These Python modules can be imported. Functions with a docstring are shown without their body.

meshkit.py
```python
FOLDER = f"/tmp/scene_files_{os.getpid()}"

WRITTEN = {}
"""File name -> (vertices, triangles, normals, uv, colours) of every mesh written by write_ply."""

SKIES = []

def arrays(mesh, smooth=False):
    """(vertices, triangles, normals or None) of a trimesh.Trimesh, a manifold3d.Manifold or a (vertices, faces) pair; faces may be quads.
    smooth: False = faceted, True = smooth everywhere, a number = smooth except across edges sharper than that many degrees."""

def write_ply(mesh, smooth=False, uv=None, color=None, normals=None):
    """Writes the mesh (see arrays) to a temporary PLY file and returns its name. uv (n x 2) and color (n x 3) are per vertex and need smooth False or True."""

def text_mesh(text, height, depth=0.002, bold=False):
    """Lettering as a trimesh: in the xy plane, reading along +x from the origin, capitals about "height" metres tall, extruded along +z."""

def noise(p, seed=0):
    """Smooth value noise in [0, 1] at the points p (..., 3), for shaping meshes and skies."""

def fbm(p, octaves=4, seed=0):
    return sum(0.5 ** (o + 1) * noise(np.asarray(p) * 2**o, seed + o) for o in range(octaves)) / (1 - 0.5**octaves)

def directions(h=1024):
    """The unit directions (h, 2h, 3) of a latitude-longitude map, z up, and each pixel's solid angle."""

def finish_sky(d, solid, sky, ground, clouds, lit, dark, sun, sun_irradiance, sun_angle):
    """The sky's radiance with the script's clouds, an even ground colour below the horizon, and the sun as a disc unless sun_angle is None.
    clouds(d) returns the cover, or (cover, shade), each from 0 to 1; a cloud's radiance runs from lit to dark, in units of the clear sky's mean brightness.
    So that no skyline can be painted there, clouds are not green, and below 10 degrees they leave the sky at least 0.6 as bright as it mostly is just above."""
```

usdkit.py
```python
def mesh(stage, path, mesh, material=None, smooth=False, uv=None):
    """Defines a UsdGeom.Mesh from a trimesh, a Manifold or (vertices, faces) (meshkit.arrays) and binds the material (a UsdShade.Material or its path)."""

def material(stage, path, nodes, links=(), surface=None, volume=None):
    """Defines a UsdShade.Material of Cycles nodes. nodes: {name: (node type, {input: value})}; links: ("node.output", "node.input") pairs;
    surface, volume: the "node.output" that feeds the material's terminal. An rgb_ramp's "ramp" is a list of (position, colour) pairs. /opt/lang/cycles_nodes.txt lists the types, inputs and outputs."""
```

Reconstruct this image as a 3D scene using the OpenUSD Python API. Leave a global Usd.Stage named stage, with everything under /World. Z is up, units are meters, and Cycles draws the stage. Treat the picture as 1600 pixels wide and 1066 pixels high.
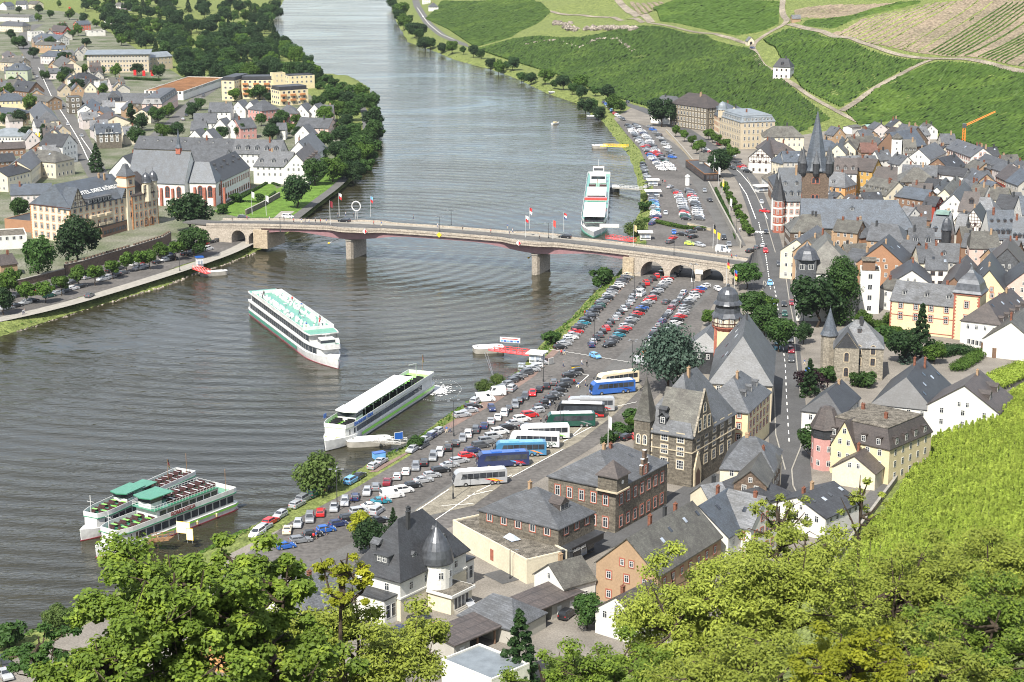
import math,random
import numpy as np
import trimesh,shapely,shapely.geometry as sg
import usdkit,meshkit
from pxr import Usd,UsdGeom,UsdLux,UsdShade,Gf,Sdf,Vt
stage = Usd.Stage.CreateInMemory()
UsdGeom.SetStageUpAxis(stage,'Z')
UsdGeom.Xform.Define(stage,'/World')
UsdGeom.Scope.Define(stage,'/World/Looks')
# ------------------------------------------------------------------ camera, sky, sun, exposure
CAM_H,PITCH,FPX = 131.7,math.radians(13.9),2900.0      # height over the quay, downward tilt, focal length for a 1600 wide picture
cam = UsdGeom.Camera.Define(stage,'/World/camera')
cam.CreateHorizontalApertureAttr(36.0)
cam.CreateVerticalApertureAttr(36.0 * 682 / 1024)
cam.CreateFocalLengthAttr(36.0 * FPX / 1600)
cam.CreateClippingRangeAttr(Gf.Vec2f(1.0,20000.0))
cam.CreateExposureAttr(1.2)
cam.AddTranslateOp().Set(Gf.Vec3d(0,0,CAM_H))
cam.AddRotateXOp().Set(90 - math.degrees(PITCH))
SUN_EL = math.radians(50)
SUN_AZ = math.atan2(-0.40,-0.92)
sun_dir = np.array([math.sin(SUN_AZ) * math.cos(SUN_EL),math.cos(SUN_AZ) * math.cos(SUN_EL),math.sin(SUN_EL)])
dome = UsdLux.DomeLight.Define(stage,'/World/sky')
dome.GetPrim().SetCustomDataByKey('kind','structure')
skymat = usdkit.material(stage,'/World/Looks/sky',{
 'sky': ('sky_texture',{'sky_type': 'single_scattering','sun_disc': False,'sun_elevation': SUN_EL,'sun_rotation': SUN_AZ,'altitude': 200.0}),
 'tc': ('texture_coordinate',{}),
 'map': ('mapping',{'scale': (1.0,1.0,2.6)}),
 'n': ('noise_texture',{'scale': 2.6,'detail': 7.0,'roughness': 0.56}),
 'r': ('rgb_ramp',{'ramp': [(0.40,(0,0,0)),(0.62,(1,1,1))]}),
 'n2': ('noise_texture',{'scale': 5.0,'detail': 5.0,'roughness': 0.5}),
 'cl': ('rgb_ramp',{'ramp': [(0.3,(3.6,3.9,4.5)),(0.7,(9.0,9.1,9.2))]}),
 'mx': ('mix_color',{}),
 'bg': ('background_shader',{'strength': 0.085})},
 [('tc.generated','map.vector'),('map.vector','n.vector'),('map.vector','n2.vector'),('n.fac','r.fac'),('n2.fac','cl.fac'),
  ('r.color','mx.fac'),('sky.color','mx.a'),('cl.color','mx.b'),('mx.result','bg.color')],surface='bg.background')
UsdShade.MaterialBindingAPI.Apply(dome.GetPrim()).Bind(skymat)
sun = UsdLux.DistantLight.Define(stage,'/World/sun')
sun.CreateIntensityAttr(1.1)
sun.CreateAngleAttr(0.6)
sun.CreateNormalizeAttr(True)
sun.CreateColorAttr(Gf.Vec3f(1.0,0.95,0.86))
sun.AddRotateZOp().Set(math.degrees(-SUN_AZ) + 180)
sun.AddRotateXOp().Set(90 - math.degrees(SUN_EL))
# ------------------------------------------------------------------ helpers: picture point -> place, meshes, things
random.seed(7)
rng = np.random.default_rng(7)
CT,ST = math.cos(PITCH),math.sin(PITCH)
sm = lambda t: np.clip(t,0,1) ** 2 * (3 - 2 * np.clip(t,0,1))
def ray(px,py):
 u,v = (np.asarray(px,float) - 800) / FPX,(np.asarray(py,float) - 533) / FPX
 return u,CT - v * ST,-(ST + v * CT)
def W(px,py,z=0.0):
 dx,dy,dz = ray(px,py)
 t = (z - CAM_H) / dz
 return np.array([dx * t,dy * t])
def WL(pts,z=0.0):
 return [tuple(W(a,b,z)) for a,b in pts]
def project(x,y,z):
 dz = z - CAM_H
 d = y * CT - dz * ST
 return 800 + FPX * x / d,533 - FPX * (y * ST + dz * CT) / d
class MB:
 """Collects shapes into one triangle mesh."""
 def __init__(s):
  s.v,s.f,s.n = [],[],0
 def add(s,v,f):
  v,f = np.asarray(v,float).reshape(-1,3),np.asarray(f,int)
  if f.size and f.shape[1] == 4:
   f = np.vstack([f[:,[0,1,2]],f[:,[0,2,3]]])
  s.v.append(v); s.f.append(f + s.n); s.n += len(v)
  return s
 def poly(s,pts):
  k = len(pts)
  return s.add(pts,[(0,i,i + 1) for i in range(1,k - 1)])
 def obox(s,o,u,v,w):
  o,u,v,w = (np.asarray(a,float) for a in (o,u,v,w))
  p = [o,o + u,o + u + v,o + v,o + w,o + u + w,o + u + v + w,o + v + w]
  return s.add(p,[(0,3,2,1),(4,5,6,7),(0,1,5,4),(1,2,6,5),(2,3,7,6),(3,0,4,7)])
 def box(s,cx,cy,z0,dx,dy,dz,rot=0.0):
  c,n = math.cos(rot),math.sin(rot)
  u,v = np.array([c,n,0]) * dx,np.array([-n,c,0]) * dy
  return s.obox(np.array([cx,cy,z0]) - u / 2 - v / 2,u,v,(0,0,dz))
 def prism(s,poly,z0,z1,holes=None):
  pg = poly if isinstance(poly,sg.Polygon) else sg.Polygon(poly,holes or [])
  m = trimesh.creation.extrude_polygon(pg,z1 - z0,engine='earcut')
  return s.add(np.array(m.vertices) + [0,0,z0],m.faces)
 def loft(s,rings,cap=True,closed=True):
  """rings: list of k points each; joined in order."""
  k,n = len(rings[0]),len(rings)
  f = [(i * k + j,i * k + (j + 1) % k,(i + 1) * k + (j + 1) % k,(i + 1) * k + j) for i in range(n - 1) for j in range(k if closed else k - 1)]
  s.add(np.vstack(rings),f)
  if cap:
   s.poly(list(rings[0])[::-1]); s.poly(rings[-1])
  return s
 def tube(s,p0,p1,r0,r1=None,n=7):
  p0,p1 = np.asarray(p0,float),np.asarray(p1,float)
  r1 = r0 if r1 is None else r1
  d = p1 - p0; d = d / (np.linalg.norm(d) + 1e-9)
  a = np.cross(d,[0,0,1.0] if abs(d[2]) < 0.9 else [1.0,0,0]); a /= np.linalg.norm(a); b = np.cross(d,a)
  th = np.arange(n) * 2 * math.pi / n
  c = np.cos(th)[:,None] * a + np.sin(th)[:,None] * b
  return s.loft([p0 + r0 * c,p1 + max(r1,1e-3) * c])
 def lathe(s,cx,cy,prof,n=16,rot=0.0):
  th = rot + np.arange(n) * 2 * math.pi / n
  return s.loft([np.stack([cx + r * np.cos(th),cy + r * np.sin(th),np.full(n,z)],1) for r,z in prof])
 def tri(s,m):
  return s.add(m.vertices,m.faces)
 def xf(s,M):
  M = np.asarray(M)
  s.v = [v @ M[:3,:3].T + M[:3,3] for v in s.v]
  return s
 def move(s,x,y,z,rot=0.0):
  c,n = math.cos(rot),math.sin(rot)
  return s.xf([[c,-n,0,x],[n,c,0,y],[0,0,1,z]])
_used = {}
def numbered(parent,name):
 k = _used[(parent,name)] = _used.get((parent,name),-1) + 1
 return name if k == 0 else '%s_%03d' % (name,k)
def path_of(parent):
 return '/World' if parent is None else str(parent.GetPath())
def tag(prim,label=None,cat=None,group=None,kind=None):
 for k,t in (('label',label),('category',cat),('group',group),('kind',kind)):
  if t:
   prim.SetCustomDataByKey(k,t)
 return prim
def thing(name,label,cat,loc=(0,0,0),rot=0.0,group=None):
 x = UsdGeom.Xform.Define(stage,'/World/' + numbered('/World',name))
 x.AddTranslateOp().Set(Gf.Vec3d(*map(float,loc)))
 x.AddRotateZOp().Set(math.degrees(rot))
 return tag(x.GetPrim(),label,cat,group)
def dup(root,loc,rot,label=None,group=None):
 base = root.GetName()
 base = base[:-4] if base[-4:-3] == '_' and base[-3:].isdigit() else base
 was = root.GetCustomData()
 r = thing(base,label or was['label'],was['category'],loc,rot,group or was.get('group'))
 r.GetReferences().AddInternalReference(root.GetPath())
 r.SetInstanceable(True)
 return r
def put(name,mb,mat,parent=None,label=None,cat=None,group=None,kind=None,smooth=None,norm=None):
 """ONE Mesh prim from the builder."""
 par = path_of(parent)
 v,f = np.vstack(mb.v).astype(np.float32),np.vstack(mb.f).astype(np.int32)
 p = par + '/' + numbered(par,name)
 if smooth:
  m = usdkit.mesh(stage,p,(v,f),None,smooth=smooth)
 else:
  m = UsdGeom.Mesh.Define(stage,p)
  m.CreatePointsAttr(Vt.Vec3fArray.FromNumpy(v))
  m.CreateFaceVertexCountsAttr(Vt.IntArray.FromNumpy(np.full(len(f),3,np.int32)))
  m.CreateFaceVertexIndicesAttr(Vt.IntArray.FromNumpy(f.ravel()))
  m.CreateSubdivisionSchemeAttr('none')
  if norm is not None:
   m.CreateNormalsAttr(Vt.Vec3fArray.FromNumpy(norm.astype(np.float32))); m.SetNormalsInterpolation('vertex')
 UsdShade.MaterialBindingAPI.Apply(m.GetPrim()).Bind(mat)
 return tag(m.GetPrim(),label,cat,group,kind)
# ------------------------------------------------------------------ materials
M = {}
def lin(c):
 """#rrggbb -> linear"""
 return tuple(((int(c[i:i + 2],16) / 255) / 12.92 if int(c[i:i + 2],16) < 11 else ((int(c[i:i + 2],16) / 255 + 0.055) / 1.055) ** 2.4) for i in (1,3,5))
def mul(c,k):
 return tuple(min(1.0,a * k) for a in c)
def surf(name,c,rough=0.85,scale=0.6,var=0.14,spec=0.3,metal=0.0,detail=4.0,c2=None,rnd=0.0,scale2=None,coat=0.0):
 """A surface whose colour drifts with noise in world space, and from object to object by rnd."""
 c2 = c2 or mul(c,1 - 2 * var)
 n = {'g': ('geometry',{}),'n': ('noise_texture',{'scale': scale,'detail': detail,'roughness': 0.6}),
   'r': ('rgb_ramp',{'ramp': [(0.3,c2),(0.66,mul(c,1 + var))]}),
   'p': ('principled_bsdf',{'roughness': rough,'specular_ior_level': spec,'metallic': metal,'coat_weight': coat,'coat_roughness': 0.08})}
 l = [('g.position','n.vector'),('n.fac','r.fac')]
 out = 'r.color'
 if scale2:
  n['n2'] = ('noise_texture',{'scale': scale2,'detail': 2.0}); n['m2'] = ('map_range',{'from_min': 0.3,'from_max': 0.7,'to_min': 1 - 1.6 * var,'to_max': 1 + 1.6 * var})
  n['x2'] = ('mix_color',{'blend_type': 'multiply','fac': 1.0,'use_clamp': False}); n['cc'] = ('combine_color',{})
  l += [('g.position','n2.vector'),('n2.fac','m2.value'),(out,'x2.a'),('m2.result','cc.r'),('m2.result','cc.g'),('m2.result','cc.b'),('cc.color','x2.b')]
  out = 'x2.result'
 if rnd:
  n['o'] = ('object_info',{}); n['mr'] = ('map_range',{'to_min': 1 - rnd,'to_max': 1 + rnd}); n['h'] = ('hsv',{})
  l += [('o.random','mr.value'),('mr.result','h.value'),(out,'h.color')]
  out = 'h.color'
 l.append((out,'p.base_color'))
 M[name] = usdkit.material(stage,'/World/Looks/' + name,n,l,surface='p.BSDF')
 return M[name]
def slate(name,c,c2,tile=0.32):
 """Slate courses: brick pattern by height along the slope, blotches of lichen and age."""
 n = {'g': ('geometry',{}),'sx': ('separate_xyz',{}),'ad': ('math',{'math_type': 'add'}),'ad2': ('math',{'math_type': 'multiply_add','value2': 1.35,'value3': 0.0}),'cx': ('combine_xyz',{}),
   'b': ('brick_texture',{'color1': (0.62,0.62,0.62),'color2': (1.18,1.18,1.18),'mortar': (0.5,0.5,0.5),'scale': 1.0,'mortar_size': 0.02,'brick_width': tile * 1.25,'row_height': tile}),
   'n': ('noise_texture',{'scale': 0.35,'detail': 6.0,'roughness': 0.7}),'r': ('rgb_ramp',{'ramp': [(0.34,c2),(0.62,c)]}),
   'n2': ('noise_texture',{'scale': 3.2,'detail': 3.0,'roughness': 0.7}),'m2': ('map_range',{'from_min': 0.3,'from_max': 0.7,'to_min': 0.72,'to_max': 1.25}),'cc': ('combine_color',{}),
   'x': ('mix_color',{'blend_type': 'multiply','fac': 0.75,'use_clamp': False}),'x2': ('mix_color',{'blend_type': 'multiply','fac': 1.0,'use_clamp': False}),
   'o': ('object_info',{}),'mr': ('map_range',{'to_min': 0.82,'to_max': 1.16}),'h': ('hsv',{}),
   'p': ('principled_bsdf',{'roughness': 0.5,'specular_ior_level': 0.45})}
 l = [('g.position','sx.vector'),('sx.x','ad.value1'),('sx.y','ad.value2'),('ad.value','cx.x'),('sx.z','ad2.value1'),('ad2.value','cx.y'),('cx.vector','b.vector'),('g.position','n.vector'),('n.fac','r.fac'),
   ('g.position','n2.vector'),('n2.fac','m2.value'),('m2.result','cc.r'),('m2.result','cc.g'),('m2.result','cc.b'),('r.color','x.a'),('b.color','x.b'),('x.result','x2.a'),('cc.color','x2.b'),
   ('o.random','mr.value'),('mr.result','h.value'),('x2.result','h.color'),('h.color','p.base_color')]
 M[name] = usdkit.material(stage,'/World/Looks/' + name,n,l,surface='p.BSDF')
def stone(name,c1,c2,mortar,bw=0.7,rh=0.28):
 """Coursed rubble on walls: courses by height, joints along the wall."""
 n = {'g': ('geometry',{}),'sx': ('separate_xyz',{}),'ad': ('math',{'math_type': 'add'}),'cx': ('combine_xyz',{}),
   'wn': ('noise_texture',{'scale': 1.1,'detail': 2.0}),'wm': ('vector_math',{'math_type': 'scale','scale': 0.25}),'wa': ('vector_math',{'math_type': 'add'}),
   'b': ('brick_texture',{'color1': c1,'color2': c2,'mortar': mortar,'scale': 1.0,'mortar_size': 0.025,'bias': 0.0,'brick_width': bw,'row_height': rh}),
   'n2': ('noise_texture',{'scale': 2.2,'detail': 5.0,'roughness': 0.75}),'m2': ('map_range',{'from_min': 0.3,'from_max': 0.7,'to_min': 0.5,'to_max': 1.45}),'cc': ('combine_color',{}),
   'x2': ('mix_color',{'blend_type': 'multiply','fac': 1.0,'use_clamp': False}),'bu': ('bump',{'strength': 0.6,'distance': 0.04}),'p': ('principled_bsdf',{'roughness': 0.9,'specular_ior_level': 0.2})}
 l = [('g.position','wn.vector'),('wn.color','wm.vector1'),('g.position','sx.vector'),('sx.x','ad.value1'),('sx.y','ad.value2'),('ad.value','cx.x'),('sx.z','cx.y'),('cx.vector','wa.vector1'),('wm.vector','wa.vector2'),('wa.vector','b.vector'),
   ('g.position','n2.vector'),('n2.fac','m2.value'),('m2.result','cc.r'),('m2.result','cc.g'),('m2.result','cc.b'),('b.color','x2.a'),('cc.color','x2.b'),('x2.result','p.base_color'),('n2.fac','bu.height'),('bu.normal','p.normal')]
 M[name] = usdkit.material(stage,'/World/Looks/' + name,n,l,surface='p.BSDF')
def leafy(name,c1,c2,c3=None,trans=0.35,scale=0.5,rough=0.6):
 """Foliage: tone from leaf to leaf and from clump to clump, a little light through the leaf."""
 n = {'g': ('geometry',{}),'n': ('noise_texture',{'scale': scale,'detail': 4.0,'roughness': 0.65}),'ad': ('math',{'math_type': 'multiply_add','value2': 0.5,'value3': 0.0}),'a2': ('math',{'math_type': 'add'}),
   'r': ('rgb_ramp',{'ramp': [(0.5,c1),(0.79,c2),(1.0,c3 or c2)]}),'o': ('object_info',{}),'mr': ('map_range',{'to_min': 0.8,'to_max': 1.2}),'h': ('hsv',{}),
   'p': ('principled_bsdf',{'roughness': rough,'specular_ior_level': 0.25}),'t': ('translucent_bsdf',{}),'m': ('mix_closure',{'fac': trans})}
 l = [('g.position','n.vector'),('g.random_per_island','ad.value1'),('n.fac','a2.value1'),('ad.value','a2.value2'),('a2.value','r.fac'),('o.random','mr.value'),('mr.result','h.value'),('r.color','h.color'),
   ('h.color','p.base_color'),('h.color','t.color'),('p.BSDF','m.closure1'),('t.BSDF','m.closure2')]
 M[name] = usdkit.material(stage,'/World/Looks/' + name,n,l,surface='m.closure')
def plain(name,c,rough=0.5,metal=0.0,spec=0.5,coat=0.0):
 return surf(name,c,rough,0.9,0.06,spec,metal,2.0,coat=coat)
for k,c in dict(white='#e9e7e0',cream='#e6dcc3',yellow='#e8d9b0',lightyellow='#e6dac0',ochre='#c9a35e',orange='#dba26c',pink='#dfc0b4',rose='#cf9d96',salmon='#d77a68',beige='#cdbfa6',grey='#bdb9b0',tan='#b3977a',brick='#ad8467',brown='#8a6f5c',sandstone='#cdb493',green='#b5bda4',redpl='#a2483a',lilac='#d9cfcb').items():
 surf(k,mul(lin(c),0.64),0.92,0.35,0.045,0.2,scale2=2.5)
slate('slate',(0.085,0.090,0.099),(0.058,0.060,0.063))
slate('slate_light',(0.150,0.156,0.167),(0.095,0.095,0.095))
slate('slate_blue',(0.071,0.085,0.105),(0.054,0.061,0.071))
slate('slate_brown',(0.071,0.058,0.053),(0.049,0.042,0.039))
slate('slate_old',(0.105,0.102,0.088),(0.058,0.053,0.046))
slate('slate_dark',(0.041,0.044,0.049),(0.029,0.029,0.032))
slate('tile_red',(0.156,0.078,0.058),(0.102,0.051,0.039))
surf('flatroof',(0.116,0.105,0.088),0.95,0.7,0.3,0.1,scale2=4)
surf('rustroof',(0.177,0.088,0.042),0.95,0.12,0.2,0.1,scale2=1.5)
surf('zinc',(0.204,0.228,0.245),0.42,0.4,0.12,0.5,metal=0.35)
surf('lead',(0.068,0.073,0.083),0.38,0.8,0.22,0.5,metal=0.35)
surf('coppergreen',(0.184,0.272,0.245),0.6,0.6,0.15)
stone('rubble',(0.078,0.067,0.053),(0.146,0.129,0.102),(0.109,0.099,0.082))
stone('rubble_brown',(0.092,0.065,0.048),(0.129,0.092,0.068),(0.095,0.078,0.061))
stone('rubble_light',(0.163,0.146,0.116),(0.245,0.218,0.177),(0.204,0.184,0.150))
stone('ashlar',(0.286,0.231,0.163),(0.354,0.292,0.211),(0.231,0.190,0.136),1.2,0.5)
stone('bridgestone',(0.27,0.235,0.195),(0.34,0.30,0.25),(0.25,0.22,0.185),0.9,0.4)
surf('redstone',mul(lin('#b4705e'),0.62),0.9,1.5,0.15,0.2)
surf('orangestone',mul(lin('#c48a5e'),0.66),0.9,1.5,0.15,0.2)
surf('lightstone',mul(lin('#cdbfa4'),0.66),0.9,1.5,0.12,0.2)
surf('brickred',(0.163,0.068,0.044),0.9,2.0,0.25,0.2)
surf('timber',(0.058,0.027,0.022),0.8,2.0,0.2)
surf('wood',(0.204,0.116,0.058),0.7,1.5,0.2)
plain('frame',(0.56,0.56,0.54),0.5)
plain('darkframe',(0.09,0.055,0.04),0.5)
surf('pane',(0.034,0.038,0.044),0.06,0.35,0.5,0.6,c2=(0.012,0.014,0.018))
surf('pane_bright',(0.32,0.36,0.42),0.08,0.35,0.3,0.6)
surf('asphalt',(0.088,0.086,0.083),0.9,0.12,0.1,0.3,scale2=2.5)
surf('asphalt_dark',(0.067,0.067,0.068),0.88,0.1,0.1,0.3,scale2=2.5)
surf('lot',(0.09,0.084,0.079),0.9,0.05,0.16,0.25,scale2=0.9)
surf('paving',(0.163,0.148,0.129),0.92,0.1,0.14,0.2,scale2=3)
surf('paving_red',(0.160,0.112,0.095),0.92,0.2,0.14,0.2,scale2=3)
surf('cobble',(0.184,0.167,0.133),0.92,0.5,0.2,0.2,scale2=5)
surf('kerbstone',(0.245,0.231,0.204),0.9,0.6,0.1,0.2)
plain('roadpaint',(0.72,0.71,0.67),0.7)
surf('yardground',(0.115,0.112,0.09),0.95,0.06,0.3,0.15,scale2=1.5,c2=(0.05,0.07,0.025))
surf('grass',(0.115,0.135,0.042),0.95,0.35,0.3,0.1,scale2=1.7,c2=(0.07,0.09,0.026))
surf('lawn',(0.085,0.15,0.026),0.95,0.25,0.2,0.1,scale2=2.2)
surf('earth',(0.143,0.112,0.078),0.95,0.2,0.25,0.1,scale2=1.4)
surf('soilfield',(0.187,0.146,0.105),0.95,0.018,0.25,0.1,scale2=0.6,c2=(0.146,0.126,0.085))
surf('track',(0.204,0.177,0.139),0.95,0.08,0.2,0.1,scale2=0.9)
surf('bark',(0.051,0.039,0.029),0.95,3.0,0.3,0.1)
surf('rockface',(0.204,0.177,0.150),0.95,0.25,0.35,0.1,scale2=1.0)
plain('metal',(0.42,0.43,0.44),0.4,0.7)
plain('darkmetal',(0.05,0.052,0.055),0.5,0.4)
surf('whitepaint',(0.50,0.50,0.49),0.4,0.5,0.06,0.5,scale2=1.2)
plain('canvas',(0.60,0.59,0.56),0.7)
plain('black',(0.012,0.012,0.014),0.4)
plain('rubber',(0.018,0.018,0.018),0.8)
for k,c in dict(red=(0.42,0.018,0.02),yellow=(0.72,0.47,0.03),blue=(0.02,0.09,0.33),lightblue=(0.12,0.30,0.52),green=(0.008,0.055,0.04),lightgreen=(0.19,0.46,0.06),deckgreen=(0.04,0.19,0.11),deckteal=(0.045,0.235,0.16),silver=(0.36,0.37,0.385),grey=(0.20,0.21,0.225),darkgrey=(0.075,0.08,0.088),black=(0.013,0.014,0.016),white=(0.55,0.55,0.55),navy=(0.018,0.028,0.085),maroon=(0.16,0.015,0.025),teal=(0.02,0.17,0.23),gold=(0.42,0.33,0.17),orange=(0.72,0.21,0.02),beige=(0.62,0.54,0.38),lime=(0.42,0.55,0.08),plum=(0.22,0.125,0.135),steel=(0.045,0.16,0.29),seat=(0.055,0.025,0.025),skin=(0.55,0.32,0.22),denim=(0.05,0.08,0.17),brightred=(0.60,0.06,0.05)).items():
 plain('p_' + k,c,0.32,0.25 if k in ('silver','grey','darkgrey') else 0.0,0.5,coat=0.5)
leafy('leaf_dark',(0.018,0.044,0.012),(0.043,0.085,0.02),(0.08,0.13,0.034))
leafy('leaf_mid',(0.03,0.07,0.013),(0.075,0.14,0.026),(0.13,0.20,0.04))
leafy('leaf_light',(0.05,0.10,0.012),(0.12,0.20,0.025),(0.19,0.28,0.045))
leafy('leaf_yellow',(0.20,0.22,0.015),(0.50,0.50,0.04),(0.70,0.64,0.10),0.45)
leafy('leaf_blue',(0.03,0.055,0.038),(0.085,0.12,0.09),(0.15,0.19,0.15),0.15)
leafy('leaf_willow',(0.06,0.095,0.02),(0.125,0.17,0.045),(0.19,0.23,0.08))
leafy('leaf_purple',(0.02,0.008,0.012),(0.05,0.02,0.025),(0.08,0.03,0.035))
leafy('leaf_vine',(0.21,0.28,0.035),(0.40,0.48,0.08),(0.56,0.60,0.15),0.28,0.14)
leafy('leaf_farvine',(0.045,0.085,0.012),(0.105,0.165,0.024),(0.23,0.28,0.05),0.2,0.022)
# ------------------------------------------------------------------ land, river, hills
WATER = -2.5
BANK_L = [(0,526),(70,503),(150,478),(250,450),(307,427),(340,417),(400,394),(450,364),(480,338),(530,299),(572,264),(592,215),(590,172),(574,135),(552,122),(505,118),(470,84),(440,60),(424,42),(430,22),(444,0),(450,-40)]
BANK_R = [(600,-40),(606,0),(612,12),(621,37),(638,66),(678,80),(712,94),(765,108),(800,120),(857,147),(902,162),(925,180),(941,189),(960,215),(982,242),(991,265),(995,280),(1000,301),(1001,329),(991,347),(989,371),(979,411),(962,431),(942,446),(920,466),(890,500),(862,520),(806,584),(740,622),(690,655),(628,702),(580,722),(538,748),(468,787),(406,816),(335,852),(150,944),(50,987),(0,1010),(-140,1080)]
river_pts = np.array(WL(BANK_L,WATER)[::-1] + [tuple(W(-300,640,WATER)),(-400,250),(-190,250)] + WL(BANK_R,WATER)[::-1])
def inside(poly,x,y):
 r = np.zeros(np.shape(x),bool)
 for (x0,y0),(x1,y1) in zip(poly,np.roll(poly,-1,0)):
  if y0 != y1:
   r ^= ((y0 > y) != (y1 > y)) & (x < (x1 - x0) * (y - y0) / (y1 - y0) + x0)
 return r
def sdist(poly,x,y):
 """Distance to the outline, positive inside."""
 d = np.full(np.shape(x),1e9)
 for a,b in zip(poly,np.roll(poly,-1,0)):
  e = b - a; L = (e ** 2).sum()
  if L < 1e-9: continue
  t = np.clip(((x - a[0]) * e[0] + (y - a[1]) * e[1]) / L,0,1)
  d = np.minimum(d,np.hypot(x - a[0] - t * e[0],y - a[1] - t * e[1]))
 return np.where(inside(poly,x,y),d,-d)
HILL_A = np.array([(-700,-250),(-700,240),(-250,258),(-100,262),(0,268),(30,292)] + WL([(1130,985),(1215,965),(1300,885),(1392,765),(1440,692),(1476,645),(1500,630),(1570,615),(1605,592),(1680,560)]) + [(330,620),(330,-250)])
HILL_B = np.array(WL([(596,-60),(655,2),(692,40),(742,82),(802,101),(872,124),(942,152),(1000,168),(1060,183),(1110,193),(1190,212),(1242,213),(1290,205),(1335,200),(1392,195),(1462,213),(1532,236),(1602,276),(1720,330)]) + [(420,700),(1500,900),(1500,6000),(-400,6000)])
def height(x,y):
 x,y = np.asarray(x,float),np.asarray(y,float)
 dr = sdist(river_pts,x,y)
 z = np.where(dr > 0,-2.5 - 2.5 * sm(dr / 6),-2.5 * (1 - sm(-dr / 5.5)))
 a = sdist(HILL_A,x,y)
 h = np.maximum(a,0)
 z = z + np.where(a > 0,np.minimum(0.45 * (np.sqrt(h * h + 9) - 3),112),0)
 b = np.maximum(sdist(HILL_B,x,y),0)
 bump = meshkit.fbm(np.stack([x / 90,y / 90,0 * x],-1),3,3) - 0.5
 return z + np.minimum(0.235 * (np.sqrt(b * b + 25) - 5),260) + bump * np.minimum(b * 0.12,14)
def hit(px,py):
 """Where the sight line through a picture point meets the land."""
 px,py = np.atleast_1d(np.asarray(px,float)),np.atleast_1d(np.asarray(py,float))
 dx,dy,dz = ray(px,py)
 lo = np.full(px.shape,60.0); hi = np.full(px.shape,np.nan)
 t,step = lo.copy(),8.0
 while np.isnan(hi).any() and t.max() < 4000:
  t2 = t + step
  under = (CAM_H + dz * t2) < height(dx * t2,dy * t2)
  hi = np.where(np.isnan(hi) & under,t2,hi); lo = np.where(np.isnan(hi),t2,lo); t = t2
 hi = np.where(np.isnan(hi),4000,hi)
 for _ in range(14):
  m = (lo + hi) / 2
  under = (CAM_H + dz * m) < height(dx * m,dy * m)
  hi,lo = np.where(under,m,hi),np.where(under,lo,m)
 return np.stack([dx * hi,dy * hi,CAM_H + dz * hi],-1)
# the ground, one sheet on a fan of cells that grows with distance
ys = np.concatenate([np.linspace(-120,200,30),200 * (3600 / 200) ** (np.arange(1,401) / 400)])
us = np.linspace(-0.42,0.42,421)
GX = np.maximum(ys,180)[:,None] * us[None]; GY = np.repeat(ys[:,None],len(us),1)
GZ = height(GX,GY)
ni,nj = GX.shape
gi = np.arange(ni * nj).reshape(ni,nj)
gf = np.stack([gi[:-1,:-1],gi[:-1,1:],gi[1:,1:],gi[1:,:-1]],-1).reshape(-1,4)
put('ground',MB().add(np.stack([GX,GY,GZ],-1).reshape(-1,3),gf),M['grass'],kind='structure',smooth=True)
put('outer_ground',MB().add([(-9000,-3000,-9),(9000,-3000,-9),(9000,14000,-9),(-9000,14000,-9)],[(0,1,2,3)]),M['grass'],kind='structure')
from scipy.interpolate import RegularGridInterpolator as _RGI
_gz = _RGI((ys,us),GZ,bounds_error=False,fill_value=None)
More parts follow.
